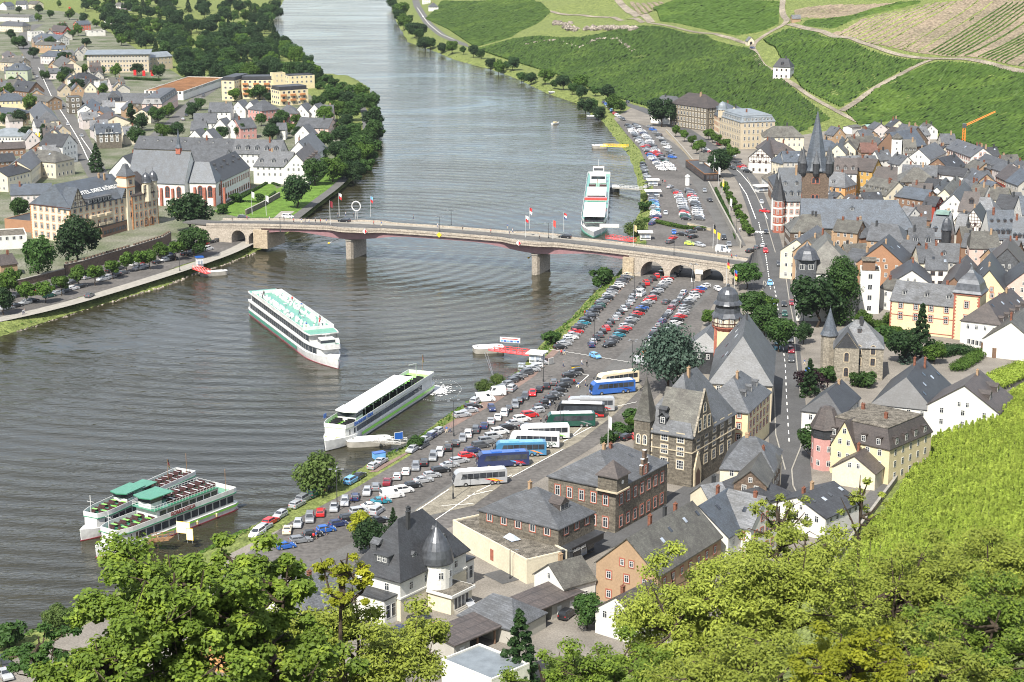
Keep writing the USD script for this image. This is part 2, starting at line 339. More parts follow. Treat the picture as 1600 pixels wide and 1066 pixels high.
def gz(x,y):
 """Height of the ground sheet itself."""
 x,y = np.asarray(x,float),np.asarray(y,float)
 return _gz(np.stack([y,x / np.maximum(y,180)],-1))
hm_ = MB().box(0,1700,-10,2600,4000,330)
M['haze'] = usdkit.material(stage,'/World/Looks/haze',{'v': ('principled_volume',{'color': (0.86,0.91,1.0),'density': 0.00002,'anisotropy': 0.3})},[],volume='v.volume')
put('haze',hm_,M['haze'],kind='stuff')
def water_material():
 n = {'g': ('geometry',{}),'m1': ('mapping',{'rotation': (0,0,0.5),'scale': (0.16,0.42,1)}),'m2': ('mapping',{'rotation': (0,0,-0.35),'scale': (0.5,1.1,1)}),'m3': ('mapping',{'rotation': (0,0,0.15),'scale': (0.007,0.016,1)}),
   'w1': ('noise_texture',{'scale': 1.0,'detail': 3.0,'roughness': 0.55,'distortion': 0.6}),'w2': ('noise_texture',{'scale': 1.0,'detail': 2.0,'distortion': 0.3}),'w3': ('noise_texture',{'scale': 1.0,'detail': 5.0,'roughness': 0.6,'distortion': 1.2}),
   'k1': ('math',{'math_type': 'multiply_add','value2': 0.45}),'gm': ('map_range',{'from_min': 0.38,'from_max': 0.66,'to_min': 0.25,'to_max': 1.0}),'hm': ('math',{'math_type': 'multiply'}),
   'mo': ('mapping',{'location': (62,-548,0),'scale': (1,.8,0)}),'wr': ('wave_texture',{'wave_type': 'rings','rings_direction': 'spherical','scale': 0.05,'distortion': 2.5,'detail': 2.0,'detail_scale': .05}),'wk': ('math',{'math_type': 'multiply_add','value2': 0.7}),'b': ('bump',{'strength': 1.0,'distance': 0.34}),'rr': ('map_range',{'from_min': 0.38,'from_max': 0.66,'to_min': 0.04,'to_max': 0.16}),
   'cr': ('rgb_ramp',{'ramp': [(0.35,(0.021,0.019,0.010)),(0.65,(0.026,0.024,0.014))]}),
   'p': ('principled_bsdf',{'ior': 1.33,'specular_ior_level': 0.4})}
 l = [('g.position','m1.vector'),('g.position','m2.vector'),('g.position','m3.vector'),('m1.vector','w1.vector'),('m2.vector','w2.vector'),('m3.vector','w3.vector'),
   ('w2.fac','k1.value1'),('w1.fac','k1.value3'),('w3.fac','gm.value'),('g.position','mo.vector'),('mo.vector','wr.vector'),('wr.fac','wk.value1'),('k1.value','wk.value3'),('wk.value','hm.value1'),('gm.result','hm.value2'),('hm.value','b.height'),('b.normal','p.normal'),('w3.fac','rr.value'),('rr.result','p.roughness'),('w3.fac','cr.fac'),('cr.color','p.base_color')]
 M['water'] = usdkit.material(stage,'/World/Looks/water',n,l,surface='p.BSDF')
water_material()
wb = sg.Polygon(river_pts).buffer(4).simplify(0.5)
put('river_water',MB().add(*(lambda vf: (np.c_[vf[0],np.full(len(vf[0]),WATER)],vf[1]))(trimesh.creation.triangulate_polygon(wb,engine='earcut'))),M['water'],kind='structure')
def sheet(name,poly,z,mat,kind='structure',cut=None,raw=False,**kw):
 """A flat sheet at height z; poly in picture points unless raw."""
 pg = sg.Polygon(poly if raw else WL(poly,z)).buffer(0)
 if cut is not None:
  pg = pg.difference(cut)
 mb = MB()
 for g in getattr(pg,'geoms',[pg]):
  if g.area > 0.5:
   v,f = trimesh.creation.triangulate_polygon(g,engine='earcut')
   mb.add(np.c_[v,np.full(len(v),z)],f)
 return put(name,mb,mat,kind=kind,**kw)
def ribbon_mesh(pts,width,lift,n=None):
 """A strip draped on the land along world points."""
 p = np.asarray(pts,float)[:,:2]
 seg = np.r_[0,np.cumsum(np.hypot(*np.diff(p,axis=0).T))]
 n = n or max(2,int(seg[-1] / 4))
 s = np.linspace(0,seg[-1],n)
 q = np.stack([np.interp(s,seg,p[:,0]),np.interp(s,seg,p[:,1])],1)
 k = 5
 if n > 12:
  pad = np.pad(q,((k,k),(0,0)),'reflect',reflect_type='odd')
  q = np.stack([np.convolve(pad[:,i],np.ones(2 * k + 1) / (2 * k + 1),'valid') for i in (0,1)],1)
 t = np.gradient(q,axis=0); t /= np.linalg.norm(t,axis=1,keepdims=True)
 nn = np.stack([-t[:,1],t[:,0]],1)
 w = np.broadcast_to(width,(n,))[:,None]
 cols = [q + nn * w * a for a in (-0.5,-0.17,0.17,0.5)]
 zs = [gz(c[:,0],c[:,1]) + lift for c in cols]
 v = np.stack([np.c_[c,z] for c,z in zip(cols,zs)],1)
 i = np.arange(n * 4).reshape(n,4)
 f = np.concatenate([np.stack([i[:-1,j],i[:-1,j + 1],i[1:,j + 1],i[1:,j]],-1).reshape(-1,4) for j in range(3)])
 return MB().add(v.reshape(-1,3),f)
def hill_road(name,pix,width,mat,lift=0.35):
 h = hit([a for a,b in pix],[b for a,b in pix])
 return put(name,ribbon_mesh(h,width,lift),mat,kind='structure')
def flat_road(name,pix,width,z,mat):
 p = np.array(WL(pix,z))
 mb = ribbon_mesh(p,width,0)
 for v in mb.v: v[:,2] = z
 return put(name,mb,mat,kind='structure')
riv = sg.Polygon(river_pts).buffer(5.8)
hills = shapely.union_all([sg.Polygon(HILL_A).buffer(0),sg.Polygon(HILL_B).buffer(0)])
dry = shapely.union_all([riv,hills])
# right bank: town paving, quay, road
sheet('town_pavement',[(-100,1090),(330,880),(420,835),(560,770),(700,680),(860,560),(930,480),(1010,420),(1010,330),(985,240),(950,190),(1000,160),(1250,190),(1420,190),(1760,330),(1740,560),(1600,640),(1470,660),(1310,900),(1100,1000),(900,1060)],0.03,M['paving'],cut=dry)
sheet('car_park',[(455,815),(560,760),(640,712),(700,668),(768,628),(838,580),(880,541),(948,478),(1003,420),(1150,418),(1100,500),(1080,560),(990,660),(880,728),(760,800),(640,850),(500,905),(330,905)],0.06,M['lot'],cut=riv)
sheet('car_park',[(958,192),(975,186),(1020,200),(1060,232),(1110,285),(1140,330),(1155,385),(1010,384),(1006,340),(1004,300),(996,262),(984,232),(968,208)],0.06,M['lot'],cut=riv)
sheet('quay_path',[(590,737),(652,700),(700,672),(770,632),(835,588),(870,552),(944,482),(998,424),(985,424),(930,480),(865,545),(825,583),(755,628),(690,668),(640,704),(575,738)],0.09,M['paving_red'],cut=riv)
sheet('bus_bays',[(702,762),(792,706),(880,660),(950,610),(985,590),(1005,604),(960,648),(905,690),(800,745),(740,790),(640,812),(650,796)],0.09,M['cobble'])
flat_road('river_road',[(1240,820),(1234,740),(1233,690),(1229,620),(1225,560),(1221,500),(1213,440),(1205,395),(1191,340),(1168,280),(1146,258),(1115,236),(1085,215),(1052,193),(1025,178),(985,163)],np.interp(np.linspace(0,1,400),[0,.25,.45,.6,1],[1,1,1,1,1]).mean() * 9.6,0.11,M['asphalt_dark'])
flat_road('lot_lane',[(455,905),(600,845),(700,775),(830,690),(940,600),(1000,545),(1080,470),(1140,412)],7.0,0.085,M['asphalt'])
flat_road('lot_lane',[(1010,205),(1040,222),(1075,255),(1105,300),(1130,345),(1150,384)],7.5,0.085,M['asphalt'])
flat_road('side_street',[(770,905),(850,880),(935,862),(1010,815),(1060,775),(1130,742)],6.5,0.10,M['asphalt_dark'])
flat_road('side_street',[(1190,470),(1178,420),(1160,402)],8.0,0.10,M['asphalt_dark'])
flat_road('hill_lane',[(1215,950),(1300,862),(1395,742),(1440,668),(1475,600)],4.2,0.10,M['asphalt'])
# left bank
L_TOWN = [(-60,560),(-60,470),(0,462),(100,440),(220,408),(330,380),(455,352),(520,290),(540,230),(520,170),(470,140),(300,130),(220,80),(120,20),(-100,0)]
sheet('left_town_pavement',L_TOWN,0.03,M['yardground'],cut=riv)
sheet('left_car_park',[(-40,506),(100,478),(210,444),(300,410),(390,380),(380,352),(280,375),(180,405),(60,440),(-40,455)],0.06,M['lot'],cut=riv)
flat_road('left_quay_road',[(-40,507),(60,488),(150,462),(250,432),(330,405),(385,384),(425,352),(450,330)],5.5,0.09,M['kerbstone'])
flat_road('left_main_road',[(190,330),(152,272),(138,246),(124,215),(103,180),(80,150),(66,122),(55,96),(40,76),(34,62),(42,48),(60,38)],10.0,0.10,M['asphalt'])
flat_road('left_lane',[(240,215),(270,190),(300,160),(330,140),(345,128)],7.0,0.10,M['asphalt'])
sheet('left_lawn',[(330,330),(390,312),(500,268),(560,210),(572,262),(520,298),(470,338),(445,358),(420,366),(400,345)],0.06,M['lawn'],cut=sg.Polygon(river_pts).buffer(1.0))
sheet('garden_lawn',[(348,326),(380,300),(425,286),(437,300),(388,335)],0.09,M['lawn'])
sheet('garden_lawn',[(262,332),(262,318),(300,316),(318,328),(300,338)],0.09,M['lawn'])
flat_road('riverside_path',[(455,345),(500,310),(528,290),(552,262),(562,235),(573,205),(570,175),(556,152),(540,135)],4.0,0.10,M['asphalt'])
# far right bank road
flat_road('far_road',[(985,163),(950,148),(905,132),(850,108),(800,92),(760,79),(720,68),(690,55),(668,36),(652,10),(644,-20)],8.0,0.12,M['asphalt'])
# markings
def dashes(name,pix,z,length,gap,width=0.22):
 p = np.array(WL(pix,z)); seg = np.r_[0,np.cumsum(np.hypot(*np.diff(p,axis=0).T))]
 mb,s = MB(),0.0
 while s + length < seg[-1]:
  a,b = (np.array([np.interp(t,seg,p[:,0]),np.interp(t,seg,p[:,1])]) for t in (s,s + length))
  t = (b - a) / np.linalg.norm(b - a); n = np.array([-t[1],t[0]]) * width / 2
  mb.add([(*(a - n),z),(*(b - n),z),(*(b + n),z),(*(a + n),z)],[(0,1,2,3)])
  s += length + gap
 return put(name,mb,M['roadpaint'],kind='structure')
dashes('road_marking',[(1233,690),(1229,620),(1227,570),(1222,530),(1214,470),(1208,440)],0.13,3.0,3.5)
dashes('road_marking',[(1204,452),(1196,395),(1185,345)],0.13,2.0,2.0,0.3)
dashes('road_marking',[(1181,342),(1165,300),(1150,280),(1143,276)],0.13,30,0.2,0.3)
dashes('road_marking',[(1199,342),(1185,310),(1170,285),(1155,268),(1130,248),(1090,222)],0.13,30,0.2,0.25)
dashes('road_marking',[(152,268),(138,250),(124,220),(103,185),(82,154),(70,128),(60,105)],0.13,40,0.2,0.35)
dashes('road_marking',[(160,262),(120,205)],0.13,20,0.2,0.3)
dashes('road_marking',[(652,12),(668,36),(690,54),(722,67)],0.15,60,0.3,0.4)
for k in range(6):
 a = W(1177 + k * 4.3,362 + k * 0.2,0.13)
 put('crossing_stripe',MB().box(*a,0.13,0.55,4.0,0.005,0.25),M['roadpaint'],kind='structure')
for (a,b) in [((640,806),(702,764)),((672,818),(742,770)),((690,790),(740,787)),((730,775),(770,766)),((800,745),(880,702)),((880,690),(930,664)),((895,680),(960,622)),((856,545),(985,566)),((940,640),(995,628)),((745,768),(800,742)),((872,600),(895,582)),((895,582),(920,586)),((920,586),(900,604)),((1083,418),(1097,436)),((1083,418),(1080,441)),((1080,441),(1097,436))]:
 dashes('bay_line',[a,b],0.12,np.hypot(*(W(*a,.12) - W(*b,.12))) - 0.05,1,0.2)
def kerb(pix,h=0.14,w=0.3,closed=False):
 p = np.array(WL(pix,0.0))
 if len(p) < 2: return
 mb = MB()
 for a,b in zip(p[:-1],p[1:]):
  t = (b - a); L = np.linalg.norm(t); t /= L; n = np.array([-t[1],t[0]]) * w
  mb.obox((*a,0.02),(*(t * (L + .05)),0),(*n,0),(0,0,h + 0.1))
 put('kerb',mb,M['kerbstone'],kind='structure')
kerb([(1228,735),(1213,680),(1211,620),(1208,590),(1202,588)])
kerb([(1262,650),(1250,700),(1236,735),(1238,760),(1244,772)])
kerb([(1252,620),(1247,580),(1243,540),(1240,500),(1234,470),(1228,430),(1220,405)])
kerb([(1212,395),(1203,365),(1195,335),(1180,300),(1168,278)])
kerb([(1190,470),(1194,440),(1197,445),(1184,462)])
# ------------------------------------------------------------------ houses
CAM = np.array([0.0,0.0,CAM_H])
HOUSES,FOOT = [],[]
class House:
 """A building: local x runs along the ridge, local y across it, origin at the middle of its base."""
 def __init__(s,name,label,cat,c,rot,z0=0.0,group=None):
  s.c,s.rot,s.z0 = np.asarray(c,float),rot,z0
  HOUSES.append((label,s.c))
  s.t = thing(name,label,cat,(c[0],c[1],z0),rot,group)
  s.R = np.array([[math.cos(rot),-math.sin(rot)],[math.sin(rot),math.cos(rot)]])
 def world(s,p):
  q = s.R @ np.asarray(p[:2],float)
  return np.array([q[0] + s.c[0],q[1] + s.c[1],(p[2] if len(p) > 2 else 0) + s.z0])
 def faces_cam(s,p,n):
  w = s.world(p); m = s.R @ np.asarray(n[:2],float); d = CAM[:2] - w[:2]
  return (m @ d) / np.linalg.norm(d) > 0.06
def window(parent,o,u,n,w,h,frame='frame',trim=None,bars=(1,1),arch=False,pane='pane',name='window',deep=0.03):
 """Frame with glazing bars, glass behind it, and a stone surround if trim."""
 o,u,n = (np.asarray(a,float) for a in (o,u,n)); z = np.array([0,0,1.0])
 P = lambda x,y,d: o + u * x + z * y + n * d
 fw = min(0.09,w * 0.1) + 0.015
 mb = MB(); d1 = deep + 0.03
 hw = w / 2
 outl = [(-hw,0),(hw,0),(hw,h)] + ([(hw * .7,h + hw * .55),(0,h + hw * .85),(-hw * .7,h + hw * .55)] if arch else []) + [(-hw,h)]
 cx,cy = 0.0,h / 2
 inn = [(x + (fw if x < 0 else -fw if x > 0 else 0),y + (fw if y < cy else -fw)) for x,y in outl]
 k = len(outl)
 mb.add([P(x,y,d1) for x,y in outl] + [P(x,y,d1) for x,y in inn],[(i,(i + 1) % k,k + (i + 1) % k,k + i) for i in range(k)])
 mb.add([P(x,y,d1) for x,y in outl] + [P(x,y,0) for x,y in outl],[(k + i,k + (i + 1) % k,(i + 1) % k,i) for i in range(k)])
 for b in range(1,bars[0] + 1):
  x = -hw + w * b / (bars[0] + 1)
  mb.add([P(x - .035,fw,d1 - .004),P(x + .035,fw,d1 - .004),P(x + .035,h - fw * .5,d1 - .004),P(x - .035,h - fw * .5,d1 - .004)],[(0,1,2,3)])
 for b in range(1,bars[1] + 1):
  y = h * (0.66 if bars[1] == 1 else b / (bars[1] + 1))
  mb.add([P(-hw + fw,y - .035,d1 - .008),P(hw - fw,y - .035,d1 - .008),P(hw - fw,y + .035,d1 - .008),P(-hw + fw,y + .035,d1 - .008)],[(0,1,2,3)])
 wp = put(name,mb,M[frame],parent)
 put('pane',MB().poly([P(x,y,deep) for x,y in inn]),M[pane],wp)
 if trim:
  t,d0 = 0.2,deep + 0.06
  tb = MB()
  for (x0,y0,x1,y1) in [(-hw - t,-t,hw + t,-.012),(-hw - t,h + .012,hw + t,h + t * 1.3),(-hw - t,-.006,-hw - .012,h + .006),(hw + .012,-.006,hw + t,h + .006)]:
   if arch and y0 > h: continue
   tb.obox(P(x0,y0,-.02),u * (x1 - x0),z * (y1 - y0),n * (d0 + .02))
  if arch:
   ks = [(-hw - t,h),(-hw * .7 - t * .8,h + hw * .55 + t * .6),(0,h + hw * .85 + t),(hw * .7 + t * .8,h + hw * .55 + t * .6),(hw + t,h)]
   ki = [(-hw,h),(-hw * .7,h + hw * .55),(0,h + hw * .85),(hw * .7,h + hw * .55),(hw,h)]
   tb.add([P(x,y,d0) for x,y in ks] + [P(x,y,d0) for x,y in ki],[(i + 5,i + 6,i + 1,i) for i in range(4)])
  put('surround',tb,M[trim],wp)
 return wp
def wall_windows(t,p0,u,n,L,ze,floors,wf,sp=2.5,w=1.0,h=1.45,frame='frame',trim=None,bars=(1,1),z_first=0.95,arch=False,margin=0.9):
 """Rows of windows along a wall that starts at p0 and runs L along u; only the top wf floors."""
 k = max(1,int((L - 2 * margin) / sp + 0.55))
 fh = ze / floors
 h = min(h,fh - 0.9)
 for f in range(max(0,floors - wf),floors):
  for i in range(k):
   x = margin + (L - 2 * margin) * (i + 0.5) / k
   window(t,np.asarray(p0) + np.asarray(u) * x + np.array([0,0,f * fh + z_first]),u,n,w,h,frame,trim,bars,arch and f == floors - 1)
def slab_roof(H,x0,x1,hw,ze,zr,hip,ov=0.35,gov=0.25,th=0.22):
 """Pitched roof with thickness: gable where hip is 0, hipped where it is not."""
 sl = (zr - ze) / hw
 zE = ze - ov * sl + 0.06
 zr = zr + 0.06
 xa = x0 - (gov if hip[0] == 0 else ov * hip[0] / hw); xb = x1 + (gov if hip[1] == 0 else ov * hip[1] / hw)
 ra = x0 - gov if hip[0] == 0 else x0 + hip[0]; rb = x1 + gov if hip[1] == 0 else x1 - hip[1]
 if rb < ra: ra = rb = (ra + rb) / 2
 A,B,C,D = (xa,hw + ov,zE),(xb,hw + ov,zE),(xb,-hw - ov,zE),(xa,-hw - ov,zE)
 r0,r1 = (ra,0,zr),(rb,0,zr)
 loop = [A,B] + ([r1] if hip[1] == 0 else []) + [C,D] + ([r0] if hip[0] == 0 else [])
 mb = MB(); dn = lambda p: (p[0],p[1],p[2] - th)
 for top in (True,False):
  g = (lambda p: p) if top else dn
  fs = [[r0,r1,B,A],[r1,r0,D,C]] + ([[r0,A,D]] if hip[0] else []) + ([[r1,C,B]] if hip[1] else [])
  for q in fs:
   q = [g(p) for p in q]
   mb.poly(q[::-1] if top else q)
 k = len(loop)
 mb.add(loop + [dn(p) for p in loop],[(i,(i + 1) % k,k + (i + 1) % k,k + i) for i in range(k)])
 return mb
def gable_walls(x0,x1,hw,ze,zr,hip,zb=-1.0):
 mb = MB()
 c = [(x0,-hw),(x1,-hw),(x1,hw),(x0,hw)]
 mb.loft([np.array([(x,y,zb) for x,y in c]),np.array([(x,y,ze) for x,y in c])])
 t = 0.06
 for xe,hp,sgn in ((x0,hip[0],1),(x1,hip[1],-1)):
  if hp == 0:
   q = [(xe,-hw,ze),(xe,hw,ze),(xe,0,zr - t)]
   mb.loft([np.array(q),np.array(q) + [sgn * 0.3,0,0]])
 return mb
def dormer(roof,H,x,s,y,zs,sl,w,h,rm,frame,pitched=True,win=True,wallm=None):
 """Stands on the slope at local (x, s*y) where the roof surface is at zs."""
 dep = (h + 0.3) / sl
 mb = MB(); hw = w / 2
 yf = s * y
 base = np.array([x,yf,zs])
 mb.obox((x - hw,yf,zs - 0.3),(w,0,0),(0,-s * dep,0),(0,0,h + 0.3))
 if pitched:
  rh = w * 0.42
  a = [(x - hw - .12,yf + s * .15,zs + h - .03),(x + hw + .12,yf + s * .15,zs + h - .03),(x,yf + s * .15,zs + h + rh)]
  b = [(p[0],yf - s * (dep + rh / sl * .9),p[2]) for p in a]
  mb.loft([np.array(a),np.array(b)])
 else:
  mb.obox((x - hw - .12,yf + s * .15,zs + h),(w + .24,0,0),(0,-s * (dep + .3),0),(0,0,0.12))
 d = put('dormer',mb,rm,roof)
 if win:
  o = np.array([x,yf + s * .005,zs + 0.18]); u = np.array([-s,0,0.0])
  fr = MB(); iw,ih = w - .28,h - .3
  n = np.array([0,s,0.0]); z = np.array([0,0,1.0])
  fr.obox(o - u * (iw / 2 + .07) - z * .07,u * (iw + .14),z * (ih + .14),n * .05)
  wd = put('window',fr,M[frame],d)
  pb = MB()
  for k in (-1,1):
   pb.poly([o + u * (k * iw / 4 - iw / 4 + .03) + n * .06,o + u * (k * iw / 4 + iw / 4 - .03) + n * .06,o + u * (k * iw / 4 + iw / 4 - .03) + z * ih + n * .06,o + u * (k * iw / 4 - iw / 4 + .03) + z * ih + n * .06])
  put('pane',pb,M['pane'],wd)
 return d
def chimney(roof,x,y,z0,z1,m='brickred',w=0.75,d=0.55):
 mb = MB().box(x,y,z0,w,d,z1 - z0).box(x,y,z1,w + .14,d + .14,0.12)
 for k in (-.2,.2):
  mb.tube((x + k,y,z1 + .1),(x + k,y,z1 + .45),0.1,0.085,6)
 return put('chimney',mb,M[m],roof)
def pitched(label,c,rot,L,hw,ze,zr,wall,roof,hip=(0,0),z0=0.0,name='house',cat='house',floors=None,wf=2,sp=2.6,ww=1.0,wh=1.45,trim=None,frame='frame',dorm=(),chim=1,sky=0,bars=(1,1),wins=True,gable=None,ov=0.35,base=None,arch=False,group=None,quoin=None,attic=True):
 """hip: hip lengths at the two ridge ends; dorm: (side, count, height fraction, width, height)."""
 H = House(name,label,cat,c,rot,z0,group)
 H.L,H.hw,H.ze,H.zr = L,hw,ze,zr
 FOOT.append((*c,math.hypot(L / 2,hw) * .8))
 x0,x1 = -L / 2,L / 2
 H.wall = put('wall',gable_walls(x0,x1,hw,ze,zr,hip),M[wall],H.t)
 rm = M[roof]
 H.roof = put('roof',slab_roof(H,x0,x1,hw,ze,zr,hip,ov),rm,H.t)
 sl = (zr - ze) / hw
 floors = floors or max(1,round(ze / 3.0))
 kw = dict(frame=frame,trim=trim,bars=bars)
 if wins:
  for (p0,u,n,ll) in (((x0,-hw,0),(1,0,0),(0,-1,0),L),((x1,hw,0),(-1,0,0),(0,1,0),L),((x1,-hw,0),(0,1,0),(1,0,0),2 * hw),((x0,hw,0),(0,-1,0),(-1,0,0),2 * hw)):
   mid = np.array(p0) + np.array(u) * ll / 2
   if not H.faces_cam(mid,n): continue
   wall_windows(H.t,p0,u,n,ll,ze,floors,wf,sp,ww,wh,arch=arch,**kw)
   k = 1 if n[0] > 0 else 0
   if n[0] != 0 and hip[k] == 0 and zr - ze > 2.6 and attic:
    for q in ([-1.0,1.0] if hw > 4.6 else [0]):
     window(H.t,np.array([p0[0],0,ze + 0.35]) + np.array(u) * q,u,n,ww * .85,min(1.2,zr - ze - 1.9),**kw)
 for (side,cnt,frac,w,h) in dorm:
  y = hw * (1 - frac)
  a,b = x0 + hip[0] * frac,x1 - hip[1] * frac
  for i in range(cnt):
   dormer(H.roof,H,a + (b - a) * (i + .5) / cnt,side,y,ze + (zr - ze) * frac,sl,w,h,rm,frame)
 r = random.Random(int(abs(c[0] * 13 + c[1] * 7)))
 for i in range(chim):
  x = (x0 + hip[0]) + (L - hip[0] - hip[1]) * (r.uniform(.15,.85) if i else r.choice([.22,.75]))
  y = r.uniform(-.25,.25) * hw
  chimney(H.roof,x,y,zr - abs(y) * sl - 0.5,zr + r.uniform(.6,1.3),r.choice(['brickred','brickred','tan','darkmetal']))
 for i in range(sky):
  s = -1 if H.faces_cam((0,-hw,0),(0,-1,0)) else 1
  f = r.uniform(.25,.7); x = x0 + hip[0] * f + (L - (hip[0] + hip[1]) * f) * (i + r.uniform(.3,.7)) / sky
  y = hw * (1 - f); zz = ze + (zr - ze) * f + .08; q = 1 / math.hypot(1,sl)
  up = np.array([0,-s * q,sl * q]); nn = np.array([0,s * sl * q,q])
  o = np.array([x,s * y,zz])
  put('skylight',MB().obox(o,(0.8,0,0),up * 1.15,nn * .09),M['pane_bright' if i % 2 else 'pane'],H.roof)
 if quoin:
  qb = MB()
  for x,y in ((x0,-hw),(x1,-hw),(x1,hw),(x0,hw)):
   for i in range(int(ze / .5)):
    e = .55 if i % 2 else .35
    qb.box(x - np.sign(x) * (e / 2 - .05),y - np.sign(y) * (.9 - e) / 2 + np.sign(y) * .05,i * .5,e,.9 - e,.485)
  put('quoin',qb,M[quoin],H.t)
 return H
def R(label,x1,y1,x2,y2,zr,hw,ze,wall,roof,hip=(0,0),z0=0.0,**k):
 """House given by its ridge ends in the photograph and the ridge's height."""
 a,b = W(x1,y1,zr + z0),W(x2,y2,zr + z0)
 e = b - a; L = np.linalg.norm(e); e /= L
 a2,b2 = a - e * hip[0],b + e * hip[1]
 return pitched(label,(a2 + b2) / 2,math.atan2(e[1],e[0]),np.linalg.norm(b2 - a2),hw,ze,zr,wall,roof,hip,z0,**k)
def rect3(P1,P2,P3,z):
 """World rectangle from three corners of the photograph at height z: (centre, rotation along P2->P3, length along it, depth)."""
 p2 = W(*P2,z)
 if np.ndim(P3) == 0:
  a = W(*P1,z) - p2
  p3 = p2 + np.array([a[1],-a[0]]) / np.linalg.norm(a) * float(P3)
 else:
  p3 = W(*P3,z)
 b = p3 - p2; Lb = np.linalg.norm(b); b /= Lb; n = np.array([-b[1],b[0]])
 if np.ndim(P1) == 0:
  d = float(P1)
 else:
  d = (W(*P1,z) - p2) @ n
 return p2 + b * Lb / 2 + n * d / 2,math.atan2(b[1],b[0]),Lb,abs(d)
def E(label,P1,P2,P3,ze,zr,wall,roof,axis='b',hip=(0,0),zspec=None,**k):
 """House given by three eave corners of the photograph (or a depth instead of the first)."""
 c,rot,Lb,d = rect3(P1,P2,P3,ze if zspec is None else zspec)
 if axis == 'b':
  return pitched(label,c,rot,Lb,d / 2,ze,zr,wall,roof,hip,**k)
 return pitched(label,c,rot + math.pi / 2,d,Lb / 2,ze,zr,wall,roof,hip,**k)
def flat(label,P1,P2,P3,ze,wall,roof='flatroof',zspec=None,name='house',cat='house',floors=None,wf=3,sp=2.6,ww=1.2,wh=1.4,trim=None,frame='frame',parapet=None,wins=True,bars=(1,0),z0=0.0):
 c,rot,L,d = rect3(P1,P2,P3,ze if zspec is None else zspec)
 H = House(name,label,cat,c,rot,z0)
 H.L,H.hw,H.ze = L,d / 2,ze
 x0,x1,hw = -L / 2,L / 2,d / 2
 H.wall = put('wall',MB().box(0,0,-1,L,d,ze + 1 - .25),M[wall],H.t)
 H.roof = put('roof',MB().box(0,0,ze - .25,L - .5,d - .5,.06),M[roof],H.t)
 put('parapet',MB().box(0,-hw + .13,ze - .25,L + .04,.3,.35).box(0,hw - .13,ze - .25,L + .04,.3,.35).box(x0 + .13,0,ze - .249,.3,d - .3,.348).box(x1 - .13,0,ze - .249,.3,d - .3,.348),M[parapet or wall],H.t)
 floors = floors or max(1,round(ze / 3.0))
 if wins:
  for (p0,u,n,ll) in (((x0,-hw,0),(1,0,0),(0,-1,0),L),((x1,-hw,0),(0,1,0),(1,0,0),d),((x0,hw,0),(0,-1,0),(-1,0,0),d)):
   if H.faces_cam(np.array(p0) + np.array(u) * ll / 2,n):
    wall_windows(H.t,p0,u,n,ll,ze,floors,wf,sp,ww,wh,frame,trim,bars)
 return H
def mansard(label,P1,P2,P3,ze,zm,zr,wall,roof,inset=1.2,top=3.0,zspec=None,grow=0.0,name='house',cat='house',floors=None,wf=3,sp=2.6,ww=1.0,wh=1.5,trim=None,frame='frame',ndorm=0,toproof=None,chim=1,z0=0.0):
 c,rot,L,d = rect3(P1,P2,P3,ze if zspec is None else zspec)
 L += 2 * grow; d += 2 * grow
 H = House(name,label,cat,c,rot,z0)
 H.L,H.hw,H.ze,H.zr = L,d / 2,ze,zr
 H.wall = put('wall',MB().box(0,0,-1,L,d,ze + 1),M[wall],H.t)
 rg = lambda i,z: np.array([(-L / 2 + i,-d / 2 + i,z),(L / 2 - i,-d / 2 + i,z),(L / 2 - i,d / 2 - i,z),(-L / 2 + i,d / 2 - i,z)])
 top = min(top,d / 2 - .2)
 H.roof = put('roof',MB().loft([rg(-.3,ze + .02),rg(-.3,ze + .2),rg(inset,zm)]),M[roof],H.t)
 put('upper_roof',MB().loft([rg(inset - .15,zm + .003),rg(inset - .15,zm + .16),rg(top,zr)]),M[toproof or roof],H.roof)
 floors = floors or max(1,round(ze / 3.0))
 sl = (zm - ze) / inset
 for (p0,u,n,ll) in (((-L / 2,-d / 2,0),(1,0,0),(0,-1,0),L),((L / 2,-d / 2,0),(0,1,0),(1,0,0),d),((-L / 2,d / 2,0),(0,-1,0),(-1,0,0),d)):
  if not H.faces_cam(np.array(p0) + np.array(u) * ll / 2,n): continue
  wall_windows(H.t,p0,u,n,ll,ze,floors,wf,sp,ww,wh,frame,trim)
  if ndorm:
   k = max(1,int(ll / L * ndorm + .5))
   for i in range(k):
    o = np.array(p0) + np.array(u) * (1 + (ll - 2) * (i + .5) / k) + [0,0,ze + .75]
    w,h = 1.1,min(1.5,zm - ze - .9)
    uu,nn = np.array(u,float),np.array(n,float)
    mb = MB().obox(o - uu * (w / 2 + .1) - nn * 1.2,uu * (w + .2),nn * 1.18,(0,0,h + .1)).obox(o - uu * (w / 2 + .22) - nn * 1.2 + [0,0,h + .1],uu * (w + .44),nn * 1.32,(0,0,.12))
    dm = put('dormer',mb,M[roof],H.roof)
    window(dm,o - nn * .02,u,n,w - .1,h - .1,frame)
 r = random.Random(int(abs(c[0] * 13 + c[1] * 7)))
 for i in range(chim):
  chimney(H.roof,r.uniform(-.3,.3) * L,r.uniform(-.2,.2) * d,zr - .5,zr + 1.2)
 return H
